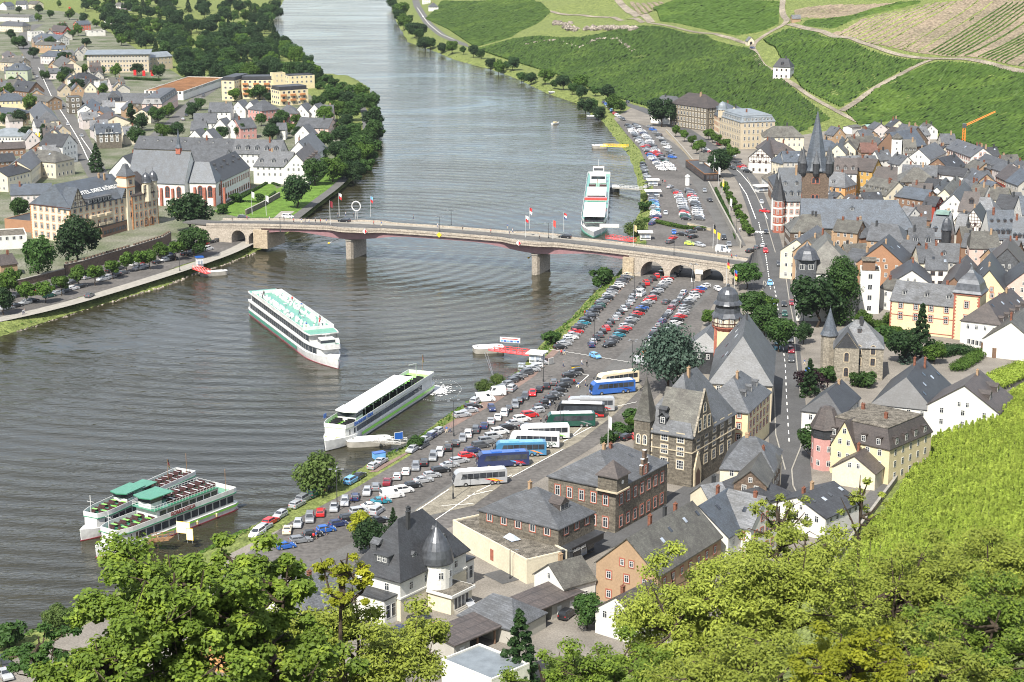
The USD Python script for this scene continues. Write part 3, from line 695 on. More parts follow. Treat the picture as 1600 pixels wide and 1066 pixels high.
def timber_face(H,x0,x1,z0,z1,face,off,step=1.1,m='timber',gable=0.0):
 """Timber framing on a wall: face 'y-' / 'x+' / 'x-' / 'y+' of half-extent off; a gable triangle above z1 if gable."""
 mb = MB(); t = .16
 ax = {'y-': (np.array([1.0,0,0]),np.array([0,-1.0,0])),'y+': (np.array([-1.0,0,0]),np.array([0,1.0,0])),'x+': (np.array([0,1.0,0]),np.array([1.0,0,0])),'x-': (np.array([0,-1.0,0]),np.array([-1.0,0,0]))}[face]
 u,n = ax; z = np.array([0,0,1.0])
 def bar(xa,za,xb,zb,d=.05):
  a = u * xa + z * za + n * off; e = u * (xb - xa) + z * (zb - za); L = np.linalg.norm(e); e = e / L
  s = np.cross(n,e)
  mb.obox(a - s * t / 2 - n * .02,e * L,s * t,n * (d + .02))
 k = max(2,int((x1 - x0) / step)); nf = max(1,round((z1 - z0) / 2.7)) if z1 > z0 else 0
 for f in range(nf):
  za,zb = z0 + (z1 - z0) * f / nf,z0 + (z1 - z0) * (f + 1) / nf
  bar(x0,za,x1,za,.06); bar(x0,zb,x1,zb,.06)
  for i in range(k + 1):
   x = x0 + (x1 - x0) * i / k
   bar(x,za,x,zb)
   if i < k and i % 2 == 0: bar(x,za,x + (x1 - x0) / k,za + (zb - za) * .45,.045)
   elif i < k: bar(x + (x1 - x0) / k,za,x,za + (zb - za) * .45,.045)
 if gable:
  m2 = (x0 + x1) / 2
  for j in range(1,max(2,int(gable / 1.5)) + 1):
   f = j / (max(2,int(gable / 1.5)) + 1)
   bar(x0 + (m2 - x0) * f,z1 + gable * f,x1 - (x1 - m2) * f,z1 + gable * f,.06)
  for i in range(1,k):
   x = x0 + (x1 - x0) * i / k
   bar(x,z1,x,z1 + gable * (1 - abs(x - m2) / (m2 - x0)) - .1)
   if 0 < i < k - 1:
    x2 = x + (x1 - x0) / k
    bar(x,z1,x2,z1 + gable * .3 * (1 - abs(x2 - m2) / (m2 - x0)),.045)
 return put('timber_frame',mb,M[m],H.t)
def bell_roof(cx,cy,z,r,h,n=8,rot=None):
 """Curved hood: bulging below, drawn up to a point."""
 pr = [(1.08,0),(1.10,.03),(.98,.12),(.90,.24),(.83,.36),(.68,.50),(.46,.62),(.26,.72),(.13,.82),(.06,.92),(.02,1.0)]
 return MB().lathe(cx,cy,[(r * a,z + h * b) for a,b in pr],n,math.pi / n if rot is None else rot)
def dome_roof(cx,cy,z,r,h,n=10):
 pr = [(1.12,0),(1.05,.08),(.98,.22),(.93,.38),(.82,.56),(.62,.72),(.38,.84),(.16,.91),(.06,.95),(.03,1.0)]
 return MB().lathe(cx,cy,[(r * a,z + h * b) for a,b in pr],n,math.pi / n)
def finial(parent,x,y,z,h):
 put('finial',MB().tube((x,y,z - .2),(x,y,z + h),.07,.03,5).lathe(x,y,[(.02,z + h * .35),(.16,z + h * .42),(.02,z + h * .5)],6),M['darkmetal'],parent)
# ------------------------------------------------------------------ right bank, far promenade
E('white hotel block with grey hipped roof next to the big dark tree',(1047,158),(1065,167),(1077,165),10.5,15.5,'white','slate','a',(6,5),wf=3,sp=2.2,ww=.9)
E('grey stone hotel with tall cream windows and brown hipped roof',(1076,158),(1106,168.5),(1131,166),13,19,'rubble','slate_brown','a',(8,8),wf=4,sp=2.3,ww=1.1,wh=2.0,trim='lightstone',chim=2)
E('yellow hotel with stepped gables between grey stone hotel and white house',(1113,176),(1129,184),12,9.5,15.5,'lightyellow','slate_blue','a',(0,3),wf=3,trim='orangestone',dorm=((1,2,.1,2.6,2.6),))
E('white house with dark bay and tall dark roof on the promenade',(1130,183),(1144,190),12,8.5,15,'cream','slate_blue','a',(4,4),wf=2)
HM = mansard('cream corner hotel with blue zinc mansard roof and many dormers',(1143,181),(1158,192),(1211,190),13.5,16.6,17.6,'beige','zinc',1.3,3.5,ndorm=8,trim='lightstone',sp=2.3,wf=4,wh=2.0)
put('corner_turret',MB().lathe(-HM.L / 2 + 1,HM.hw - 1,[(2.4,13),(2.4,17)],8),M['beige'],HM.t)
put('turret_roof',dome_roof(-HM.L / 2 + 1,HM.hw - 1,17,2.4,4.5,8),M['zinc'],HM.t)
HT = R('white house with brown roof and black awning above the river road',1188,231,1206,214,12,5.2,7.5,'white','slate_brown',wf=2,frame='darkframe')
R('house under old grey hipped roof with white chimney',1208,197,1238,197,13,6.5,8.5,'cream','slate_old',(5,5))
R('low house with long brown slate roof behind the white timbered house',1200,216,1226,225,12,6,8,'cream','slate_brown',(0,3))
R('house with blue slate roof just left of the church spire',1222,236,1252,236,13,6,9,'grey','slate_blue',sky=2)
R('small white house with ragged stone roof beside the dark pavilion',1093.5,238,1121,238.5,8,4.5,4.6,'white','slate_old',name='cottage')
# corner house with turrets
HC = R('corner house with red sandstone bay and pointed turrets beside church',1217,262,1252,262,24,7.5,12.5,'white','slate_blue',trim='redstone',wf=4,sp=2.4,dorm=((-1,3,.12,1.5,1.6),(-1,2,.45,1.2,1.3)),chim=1)
for k,(dx,dy,r) in enumerate(((-.6,-.6,2.3),(-.9,5.5,1.9))):
 x,y = -HC.L / 2 + dx,-HC.hw + dy
 put('bay',MB().lathe(x,y,[(r,-.5),(r,13)],8,math.pi / 8),M['redstone' if k == 0 else 'white'],HC.t)
 put('turret_roof',MB().lathe(x,y,[(r * 1.18,12.9),(r * .95,14.4),(r * .35,19),(.05,22.5)],8,math.pi / 8),M['slate_dark'],HC.t)
 if k == 0:
  for zz in (1.0,4.2,7.4,10.4):
   put('band',MB().lathe(x,y,[(r + .02,zz + 1.9),(r + .1,zz + 1.95),(r + .1,zz + 2.5),(r + .02,zz + 2.55)],8,math.pi / 8),M['white'],HC.t)
   for a in (-1.9,-2.7,-1.1):
    n = np.array([math.cos(a),math.sin(a),0]); u = np.array([-n[1],n[0],0])
    window(HC.t,np.array([x,y,zz]) + n * r * .96,u,n,.8,1.7)
def back_houses(r,zone,count):
 """Small houses that fill the lanes between the others."""
 fill = []
 for _ in range(2600):
  x,y = r.uniform(zone.bounds[0],zone.bounds[2]),r.uniform(zone.bounds[1],zone.bounds[3]); q = r.uniform(3.6,4.6)
  if zone.contains(sg.Point(x,y)) and all(math.hypot(x - a,y - b) > (f + q) * .93 for a,b,f in FOOT + fill) and len(fill) < count:
   fill.append((x,y,q + .6))
 for x,y,q in fill:
  ze_ = r.uniform(4.2,6); rf = r.choice(['slate','slate_old','slate_dark','slate_brown','slate_light'])
  wl = r.choice(['white','cream','beige','tan','grey','lilac'])
  near = min((h for h in HOUSES if 'back house' not in h[0]),key=lambda h: math.hypot(h[1][0] - x,h[1][1] - y))[0]
  for ad in ('small','low','narrow','plain','squat','modest'):
   lb = ' '.join(('%s back house with %s roof and %s walls behind ' % (ad,rf.replace('slate_',''),wl) + near).split()[:16])
   if lb not in [h[0] for h in HOUSES]: break
  pitched(lb,(x,y),r.choice([.25,1.8,.5,2.0]),r.uniform(7,10),r.uniform(3.4,4.4),ze_,ze_ + r.uniform(2.8,4),wl,rf,wf=1,sp=2.4,sky=r.choice([0,1,2]),chim=r.choice([1,1,2]))
# old town, back rows to front rows
T = [
 ('white house with brown mansard roof and round dormers behind church tower',1291,246,1339,247,18,6,12.5,'white','slate_brown',dict(dorm=((-1,4,.18,1.2,1.5),),wf=3,ww=1.1)),
 ('mustard yellow house beside the white mansard house',1341,246,1372,249,17,5,12.5,'ochre','slate_brown',dict(wf=3)),
 ('bright orange house right of the church tower',1299,268,1320,270,14,5.5,9,'orange','slate_light',dict(hip=(3,3),dorm=((-1,1,.15,1.2,1.3),),bars=(1,0))),
 ('pale house hung with slate beside mustard yellow house',1358,260,1373,259,14,4.5,10,'grey','slate_blue',{}),
 ('cream house with old roof and a row of small dormers',1364,276,1404,284,13,6.5,8,'cream','slate_old',dict(dorm=((-1,5,.2,1.0,1.0),))),
 ('house with plain brown roof behind the cream dormer house',1366,260,1402,261,14,5,9,'beige','slate_brown',{}),
 ('brown clad house with red tile roof below the vineyard shed',1344,223,1369,223,11,4.5,7.2,'brown','tile_red',{}),
 ('small cream gabled house left of red tile roof',1325,221,1331,213,11,3.8,7.2,'cream','slate_old',{}),
 ('broad old grey roof with two white chimneys near the vineyard edge',1325,214,1363,212,12,5,7.5,'beige','slate_old',dict(chim=2)),
 ('cream stepped gable house right of the spire',1308,226,1317,214,11,4.2,6.8,'cream','slate',{}),
 ('small hipped slate roof with finial right of the spire',1287,218,1299,220,12,4.5,8,'beige','slate_blue',dict(hip=(3,3))),
 ('little white gabled house beside tall brown house',1377,221,1371,213,10,4.2,6,'white','slate_old',{}),
 ('tall brown sided house with blue slate roof at the vineyard',1390,207,1430,201,16,6.5,9,'brown','slate_blue',dict(wins=False)),
 ('house with brown stone gable and grey roof touching the vineyard',1409,193,1434,198,15,6.5,8,'rubble_brown','slate',dict(chim=2)),
 ('white balcony house draped with creeper and red awnings',1411,218,1430,218,14,5.5,8.5,'white','slate_old',dict(dorm=((-1,3,.12,1.2,1.2),))),
 ('house with white gable and mossy slate roof left of the crane',1436,233,1461,222,12,5.5,7.5,'white','slate',{}),
 ('slate hung house with skylight at the vineyard foot',1469,209,1491,209,12,5.5,8,'grey','slate',dict(sky=1)),
 ('long white row house with red window surrounds behind the crane',1496,217,1536,231,13,5.5,9,'white','slate',dict(trim='redstone',sky=3)),
 ('row house hung with dark slate and white dormers',1541,240,1568,250,12,5.5,8,'brown','slate',dict(dorm=((-1,5,.05,1.0,1.2),))),
 ('narrow lilac house between slate row house and red house',1568,250,1583,255,12,5,8.5,'lilac','slate',{}),
 ('red plastered house with cream windows under brown roof',1577,256,1597,265,14,5.5,9,'redpl','slate_brown',dict(trim='cream',wf=3)),
 ('grey house at the right edge below the red house',1594,263,1614,270,15,6,10,'grey','slate_blue',dict(wf=3)),
 ('white house at far right directly below vineyard',1590,249,1614,255,9,4.5,6,'white','slate',{}),
 ('pair of slate roofs with pale pink gable below white tower house',1411,257,1465,259,12,5,8,'pink','slate',dict(chim=2)),
 ('house with eight sided old slate roof among the lanes',1427,262,1436,262,12,6.5,7,'rubble_brown','slate_old',dict(hip=(7,7),chim=0)),
 ('dark patched slate roof with chimneys below the crane',1466,247,1492,241,12,6,7.5,'brown','slate_dark',dict(sky=3,chim=2)),
 ('low house with long blank white wall below the crane',1464,258,1512,263,11,4,8,'white','slate_dark',dict(wf=1,sp=6)),
 ('tan house with dark roof and three skylights',1519,262,1542,272,11,5,7,'tan','slate',dict(sky=3)),
 ('brown house with shiny blue slate roof right of skylight house',1539,280,1557,285,10,5,6.5,'brown','slate_blue',{}),
 ('white gabled house with dish aerials in the lanes',1464,292,1478,277,11,4.2,7,'white','slate',{}),
 ('cream house with steep old slate roof in the lanes',1476,295,1495,275,12,4.8,7.2,'cream','slate_old',dict(chim=1)),
 ('white house with white edged slate verges in the lanes',1490,303,1507,283,12,5,7,'white','slate',{}),
 ('white house with big brown roof and one dark dormer',1507,299,1531,300,14,6.5,7.5,'white','slate_brown',dict(hip=(2,2),dorm=((-1,1,.35,1.8,1.7),),frame='darkframe')),
 ('grey house with blue slate roof right of the brown roof',1532,308,1548,309,13,6.5,8,'grey','slate_light',dict(hip=(0,3))),
 ('cream house with mossy roof above the half timbered gable',1549,292,1577,294,12,5.5,8,'cream','slate_old',{}),
 ('half timbered white house with dark roof near right edge',1563,303,1592,306,12,5.5,7.5,'white','slate_dark',dict(frame='darkframe')),
 ('dark slate house with long low blue roof and two white windows',1409,290,1456,297,11,5,7.5,'brown','slate_blue',{}),
 ('brown roof tucked behind the long low blue roof',1426,285,1457,287,12,4.5,7.5,'brown','slate_brown',{}),
 ('dark house under plain brown roof above the town hall with green top',1424,320,1455,321,12,5.5,7.5,'brown','slate_brown',dict(sky=2)),
 ('low slate roofed house below the plain brown roof',1417,338,1447,339,10,4.5,6.5,'brick','slate',{}),
 ('slate roofed house with tall chimney beside timbered gable',1498,334,1512,335,14,6,8,'grey','slate_light',{}),
 ('bare brick walled house between timbered hall and pink house',1500,354,1517,354,12,4.5,8.5,'brick','slate_old',dict(wins=False)),
 ('slate roofed house at the right edge above timbered row',1593,306,1612,306,15,6,9,'white','slate_blue',{}),
 ('cream house under slate roof with two arched dormers',1420,356,1459,357,14,6.5,9,'cream','slate',dict(dorm=((-1,2,.18,1.7,1.7),),wf=3)),
 ('brick house with pyramid slate roof below church nave',1342,343,1347,344,12,5.5,7,'brick','slate',dict(hip=(5,5),chim=1,wins=False)),
 ('long slate roof over tan walls below church nave',1362,348,1403,351,13,6.5,8,'tan','slate',dict(hip=(0,4),chim=1)),
 ('tall brick gable house with flat white roof top',1378,381,1389,366,15,7.8,8.5,'brick','slate_dark',dict(sky=2,sp=3.6)),
 ('stone house with hipped old slate roof on the river road',1253,335,1281,335,15,7,10,'rubble_brown','slate_old',dict(hip=(5,0),wf=3,chim=2)),
 ('cream shop house with slate roof along the river road',1245,374,1277,352,14,5.5,10,'cream','slate',dict(wf=3,chim=1)),
 ('old slate roof between shop house and white corner house',1262,374,1287,360,14.5,5,10,'tan','slate_old',dict(chim=2)),
 ('white gabled house with dark roof above the yellow building',1425,422,1424,405,12,6.2,7.8,'white','slate_dark',{}),
 ('white house with maroon window frames above the yellow building',1447,399,1480,400,13,4.8,9.5,'white','slate',dict(frame='darkframe',ww=1.5,wf=3,sky=2)),
 ('narrow house with steep slate roof left of maroon windows',1432,384,1451,384,13,5.5,8.5,'cream','slate',dict(hip=(0,3))),
 ('slate roofed house with white dormer behind maroon windows house',1453,379,1499,381,13.5,5.5,8.5,'grey','slate',dict(dorm=((-1,1,.3,1.2,1.2),),sky=1)),
 ('pale pink house under weathered grey roof with four dark windows',1518,361,1558,362,13,5.8,8.2,'pink','slate_old',dict(hip=(1,1),wf=3,ww=.9,wh=1.1)),
 ('steep slate hung gable house with white ridge',1574,388,1578,370,15,6.8,8,'slate','slate_brown',{}),
 ('pale yellow gable house with red framed windows behind bell tower',1546,422,1549,394,15,5.8,8,'yellow','slate_dark',dict(trim='redstone',sky=3,wf=3)),
 ('long house with steep brown roof left of yellow gable',1491,433,1511,398,13,5,8,'brown','slate_brown',dict(sky=2)),
 ('pink gabled house cut by the right edge',1606,421,1597,408,14,6.5,8.5,'pink','slate_dark',{}),
 ('slate hung house with hipped end behind white gable house',1543,472,1579,450,12,6,7,'white','slate_brown',dict(hip=(5,0),sky=4,dorm=((-1,5,.05,1.2,1.1),))),
 ('bright white gable house with old roof at the right edge',1580,503,1608,477,11,7.5,5.5,'white','slate_old',dict(sky=3,wins=False)),
]
for t in T:
 k = dict(t[10]); hip = k.pop('hip',(0,0))
 R(*t[:10],hip=hip,**k)
HB = R('half timbered hall with blue slate roof and round corner turret',1461,331,1487,333,17,6.5,9,'white','slate_blue',dorm=((-1,2,.2,1.4,1.5),),wf=2,frame='darkframe')
timber_face(HB,-HB.L / 2,HB.L / 2,5.2,9,'y-',HB.hw)
put('turret',MB().lathe(HB.L / 2,-HB.hw,[(1.7,4),(1.7,12)],8),M['slate_dark'],HB.t)
put('turret_roof',dome_roof(HB.L / 2,-HB.hw,12,1.8,5,8),M['lead'],HB.t)
put('roof_lantern',MB().box(0,0,16.4,HB.L * .8,3.2,1.2),M['coppergreen'],HB.t)
HG = R('half timbered house with tall decorated gable in market lane',1521,327,1531,316,14.5,5,8,'white','slate_dark',frame='darkframe',wins=True)
timber_face(HG,-HG.hw,HG.hw,2.6,8,'x-',HG.L / 2,gable=6)
HD = R('long half timbered house with two rows of slate dormers',1542,328,1583,328,17.5,7.5,8.5,'white','slate_blue',dorm=((-1,5,.14,1.3,1.5),(-1,4,.55,1.0,1.1)),frame='darkframe')
timber_face(HD,-HD.L / 2,HD.L / 2,2.8,8.5,'y-',HD.hw)
HE = R('half timbered wing right of the two dormer rows',1584,340,1606,341,16,7,8,'white','slate_blue',dorm=((-1,3,.2,1.2,1.4),),frame='darkframe')
timber_face(HE,-HE.L / 2,HE.L / 2,2.6,8,'y-',HE.hw)
timber_face(HT,-HT.hw,HT.hw,5,7.5,'x-',HT.L / 2,gable=4)
HV = flat('white tall narrow house with grey cap roof and creeper on one side',6,(1393.5,219),(1409.5,219.5),14,'white','flatroof',wf=4,ww=.9,wh=1.1)
put('cap_roof',MB().lathe(0,0,[(2.6,13.9),(2.6,15),(.3,17)],8),M['slate_old'],HV.roof)
HW = R('white four storey corner house with slate mansard behind road trees',1293,376,1290,364,24,9,15.5,'white','slate_old',(7.5,0),wf=3,sp=2.8,dorm=(),chim=2,ww=1.2,wh=1.7)
put('corner_bay',MB().box(-HW.L / 2 + 2.4,HW.hw - 2.6,9,5.6,5.8,10.2),M['slate'],HW.t)
put('bay_roof',bell_roof(-HW.L / 2 + 2.4,HW.hw - 2.6,19.2,3.9,5.5,8),M['lead'],HW.t)
for q in (-1.3,1.3):
 window(HW.t,(-HW.L / 2 - .42,HW.hw - 2.6 + q,16.3),(0,-1,0),(-1,0,0),1.6,1.7,bars=(2,0))
HX = flat('white flat roofed town house with penthouse beside the big willow',9,(1345,424),(1376,425),13.5,'white','flatroof',wf=4,sp=3.2,ww=1.4,wh=1.7)
put('penthouse',MB().box(-.5,.8,13.3,HX.L - 2.2,5,3),M['brown'],HX.t)
put('penthouse_roof',MB().box(-.5,.8,16.3,HX.L - 1.4,6,.25),M['flatroof'],HX.t)
# church of the old town
HN = R('long blue slate nave roof of the old town church',1252,310,1401,313,17.5,9.5,8.5,'rubble','slate_blue',(0,6),name='church_nave',cat='church',wins=False,chim=0,dorm=((-1,1,.6,1.2,1.2),))
tw = W(1270.5,366); th_ = math.atan2(*(W(1290,367) - W(1250,366))[::-1])
HS = House('church_tower','brown stone church tower with tall slate spire and corner turrets','church tower',tw,th_)
put('wall',MB().box(0,0,-1,10,10,26),M['rubble_brown'],HS.t)
put('cornice',MB().box(0,0,24.6,10.5,10.5,.6),M['slate_dark'],HS.t)
sp_ = put('spire',MB().lathe(0,0,[(6.2,25.2),(5.2,26.3),(3.9,30),(2.2,38),(.9,44),(.08,47.5)],8,math.pi / 8),M['slate_blue'],HS.t)
for i in range(8):
 a = i * math.pi / 4
 r = 5.6 if i % 2 == 0 else 6.8
 x,y = r * math.cos(a),r * math.sin(a)
 tt = put('turret',MB().lathe(x,y,[(.7,23.2),(1.25,24.4),(1.25,28.2)],8),M['slate_dark'],HS.t)
 put('turret_roof',MB().lathe(x,y,[(1.45,28.1),(.9,29.8),(.05,33.4)],8),M['slate'],tt)
for (zz,n,u) in [(z,n,u) for z in (14.0,20.5) for n,u in (((0,-1,0),(1,0,0)),((1,0,0),(0,1,0)),((-1,0,0),(0,-1,0)))]:
 for q in (-.75,.75):
  window(HS.t,np.array(n) * 5.0 + np.array(u) * q + [0,0,zz],u,n,1.1,1.7,'darkframe','redstone',(0,0),True)
finial(HS.t,0,0,47.3,2.2)
# yellow building with bell tower
HY = E('long pale yellow building with red window surrounds and grey slate roof',12.5,(1391.7,468),(1496,479),9.8,14.6,'yellow','slate_light',trim='redstone',sp=5.2,ww=1.25,wh=2.0,bars=(1,2),dorm=((-1,3,.3,1.2,1.2),),chim=1,quoin='redstone')
for zz in (.95,5.6):
 put('string_course',MB().box(0,-HY.hw - .04,zz - .25,HY.L + .1,.12,.22),M['redstone'],HY.t)
x,y = HY.L / 2 + 2.9,-HY.hw + 2.9
put('tower',MB().box(x,y,-1,7.6,7.6,14.6),M['yellow'],HY.t)
put('tower_cornice',MB().box(x,y,13.6,8.2,8.2,.4),M['redstone'],HY.t)
br = put('tower_roof',bell_roof(x,y,14,5.6,8.2,4,math.pi / 4),M['lead'],HY.t)
finial(br,x,y,22,1.4)
for zz in (5.6,9.8):
 window(HY.t,(x,y - 3.8,zz),(1,0,0),(0,-1,0),1.3,2.0,trim='redstone',bars=(1,2))
qb = MB()
for i in range(27):
 for sx in (-1,1):
  e = .8 if i % 2 else .5
  qb.box(x + sx * (3.85 - e / 2),y - 3.79,i * .5,e,.12,.485)
put('quoin',qb,M['redstone'],HY.t)
# ------------------------------------------------------------------ hillside houses on the right
flat('white garden pavilion with glass front below the yellow building',8,(1506,541),(1546,549),3.4,'white','canvas',zspec=0,name='pavilion',cat='pavilion',wf=1,sp=1.5,ww=1.2,wh=1.6)
flat('open brown carport beside the bright white gable house',7,(1552,560),(1590,557),2.8,'brown','flatroof',zspec=0,name='carport',cat='carport',wins=False)
VL = E('grey stone villa with slate hipped roof and corner turret',13,(1304,540),(1381,543),9.3,15.2,'rubble_light','slate_light','b',(5.5,5.5),trim='lightstone',frame='darkframe',arch=True,sp=4.4,ww=1.2,wh=2.0,chim=2,dorm=((-1,1,.5,1.1,1.2),))
g = gable_walls(-3.2,3.2,3.3,9.3,13.8,(0,0)).move(-VL.L / 2 + 3.3,-VL.hw + 1.2,0,math.pi / 2)
put('gable_wing',g,M['rubble_light'],VL.t)
put('wing_roof',slab_roof(None,-3.2,3.2,3.3,9.3,13.8,(0,0)).move(-VL.L / 2 + 3.3,-VL.hw + 1.2,0,math.pi / 2),M['slate'],VL.t)
for zz in (1.2,5.4):
 window(VL.t,(-VL.L / 2 + 3.3,-VL.hw - 2.0,zz),(1,0,0),(0,-1,0),1.2,2.1,'darkframe','lightstone',(1,1),True)
put('gable_cladding',MB().add([(-VL.L / 2 + .4,-VL.hw - 2.08,9.2),(-VL.L / 2 + 6.2,-VL.hw - 2.08,9.2),(-VL.L / 2 + 3.3,-VL.hw - 2.08,13.3)],[(0,1,2)]),M['slate_dark'],VL.t)
put('corner_turret',MB().lathe(-VL.L / 2 - 1.4,1.5,[(2.2,-1),(2.2,10.5)],8),M['rubble_light'],VL.t)
tr = put('turret_roof',MB().lathe(-VL.L / 2 - 1.4,1.5,[(2.6,10.4),(2.0,11.6),(.9,15),(.05,18)],8),M['slate_blue'],VL.t)
finial(tr,-VL.L / 2 - 1.4,1.5,17.8,1.2)
R('white house with anthracite slate upper floor and skylights above the lane',1416,590,1442,558,12.5,7.5,6,'white','slate_dark',(3.5,0),sky=5,chim=2,sp=3.4)
R('tall white house with dark slate gable at the vineyard edge',1507,602,1531,579,14.2,8.6,8.4,'white','slate_brown',dorm=((-1,2,.35,2.0,1.4),),sp=5.5,wf=2,chim=1)
R('dark slate roofed house with light annex between road and stone villa',1292,613,1314,593,10.5,5.0,6.5,'white','slate_dark',(4,0),chim=1,wf=1)
PK = mansard('pink and yellow complex with brown mansard and flat gravel roof',(1329,625),(1304,652),(1387,670),8.2,12.5,12.9,'yellow','slate_brown',1.8,2.4,zspec=12.5,grow=1.8,ndorm=4,toproof='flatroof',sp=3.4,chim=2)
ly = -PK.hw
put('gable_wing',gable_walls(-2,2,3.4,7.0,13,(0,0)).move(-PK.L / 2 + 6.2,ly + 1.2,0,math.pi / 2),M['yellow'],PK.t)
put('wing_roof',slab_roof(None,-2,2,3.4,7,13,(0,0)).move(-PK.L / 2 + 6.2,ly + 1.2,0,math.pi / 2),M['slate_brown'],PK.t)
for q,zz in ((-1.1,7.4),(1.1,7.4),(0,10),(-1.1,4.2),(1.1,4.2),(-1.1,1.2)):
 window(PK.t,(-PK.L / 2 + 6.2 + q,ly - .82,zz),(1,0,0),(0,-1,0),1.0,1.3)
tx,ty = -PK.L / 2 - .3,ly + 2.0
put('tower',MB().lathe(tx,ty,[(3.4,-1),(3.4,7.6)],8,math.pi / 8),M['rose'],PK.t)
put('tower_top',MB().lathe(tx,ty,[(3.5,7.6),(3.5,9.9)],8,math.pi / 8),M['slate_dark'],PK.t)
put('tower_roof',MB().lathe(tx,ty,[(3.9,9.8),(3.0,11.6),(1.6,14.4),(.6,14.9)],8,math.pi / 8),M['slate_brown'],PK.t)
for a in (-1.57,-.785,-2.356):
 n = np.array([math.cos(a),math.sin(a),0]); u = np.array([-n[1],n[0],0])
 for zz in (1.2,4.6,8.0):
  window(PK.t,np.array([tx,ty,zz]) + n * 3.4 * math.cos(math.pi / 8),u,n,.95,1.3)
R('low cream house with brown roof in front of the yellow gable',1335,712,1352,699,7.5,5,4.2,'cream','slate_brown',wf=0,chim=1)
R('white house with dark roof and skylights half hidden by foreground branches',1246,776,1302,752,8,7,5,'white','slate_dark',sky=4,chim=2,wf=1)
# ------------------------------------------------------------------ quay side houses
TH = E('large dark stone town hall with steep slate roof and carved doorway',(1012,658),(1082,681),(1149,643),12.2,23.5,'rubble','slate','b',(9,7),trim='lightstone',sp=4.2,ww=1.7,wh=2.0,bars=(2,2),wf=3,chim=1,dorm=((-1,0,.3,1,1),))
gx = -TH.L / 2 + 5.2
put('cross_gable',gable_walls(-3.6,3.6,4.6,12.2,21,(0,0),11).move(gx,-TH.hw + 3.2,0,math.pi / 2),M['rubble'],TH.t)
put('gable_roof',slab_roof(None,-3.2,6,4.6,12.2,21,(0,0),.2,.1).move(gx,-TH.hw + 3.2,0,math.pi / 2),M['slate_old'],TH.t)
cp = MB()
for s in (-1,1):
 a,b = np.array([gx + s * 4.9,-TH.hw - .5,11.9]),np.array([gx,-TH.hw - .5,21.6])
 cp.obox(a,b - a,(0,.5,0),np.array([0,0,.3]))
put('coping',cp,M['rubble_light'],TH.t)
for i,q in enumerate((-2.4,0,2.4)):
 window(TH.t,(gx + q,-TH.hw - .41,12.6),(1,0,0),(0,-1,0),1.3,2.6 if q else 3.0,trim='lightstone',bars=(1,2))
window(TH.t,(gx,-TH.hw - .41,16.6),(1,0,0),(0,-1,0),1.2,1.6,trim='lightstone',arch=True)
put('door_surround',MB().loft([np.array([(-TH.L / 2 + 2.6 + x,-TH.hw - .35,z) for x,z in ((-1.7,-.5),(1.7,-.5),(1.7,4),(0,8),(-1.7,4))]),np.array([(-TH.L / 2 + 2.6 + x,-TH.hw + .1,z) for x,z in ((-1.7,-.5),(1.7,-.5),(1.7,4),(0,8),(-1.7,4))])]),M['lightstone'],TH.t)
put('door',MB().add([(-TH.L / 2 + 2.6 + x,-TH.hw - .37,z) for x,z in ((-1.1,0),(1.1,0),(1.1,3),(0,4.2),(-1.1,3))],[(0,1,2),(0,2,3),(0,3,4)]),M['darkframe'],TH.t)
put('turret',MB().box(-TH.L / 2 + 1.2,TH.hw - 1.6,-1,4.0,4.0,15.2),M['rubble'],TH.t)
tr = put('turret_roof',MB().lathe(-TH.L / 2 + 1.2,TH.hw - 1.6,[(3.1,14),(2.5,15.2),(1.3,19.5),(.05,24)],4,math.pi / 4),M['slate_old'],TH.t)
finial(tr,-TH.L / 2 + 1.2,TH.hw - 1.6,23.6,2.5)
for zz in (4.5,8.6):
 for q in (-.8,.8):
  window(TH.t,(-TH.L / 2 - .82,TH.hw - 1.6 + q,zz),(0,-1,0),(-1,0,0),.9,1.9,trim='lightstone',arch=True)
put('string_course',MB().box(0,-TH.hw - .06,8.0,TH.L + .3,.2,.22).box(-TH.L / 2 - .06,0,8.0,.2,TH.hw * 2,.22),M['lightstone'],TH.t)
dormer(TH.roof,TH,-TH.L / 2 + 1.9,1,TH.hw * .3,15,1.4,1.6,1.8,M['slate_dark'],'frame')
dz = MB().box(-TH.L / 2 + 2.2,1,13.2,2.6,1.7,2.2)
dm = put('dormer',dz,M['slate_dark'],TH.roof)
window(dm,(-TH.L / 2 + .9,1,13.7),(0,-1,0),(-1,0,0),1.2,1.4)
put('dormer_roof',slab_roof(None,-1.6,1.6,1.0,15.3,16.4,(0,0),.15).move(-TH.L / 2 + 2.4,1,0),M['slate'],dm)
E('cream wing with slate roof joining the stone town hall from behind',(1108,622),(1169,643),(1204,611),11,17,'yellow','slate','b',(7,6),wf=3,sp=2.8,trim='redstone',dorm=((-1,3,.35,1.2,1.3),),sky=0)
R('tall steep slate roof with pale hipped end behind the town hall',1161,526,1167,489,20,7.8,10,'beige','slate',(8,0),sky=8,wf=1)
R('low slate house left of the round tower',1103,520,1114,504,11,5.5,6.5,'slate_dark','slate',(3,0),wf=1,chim=0)
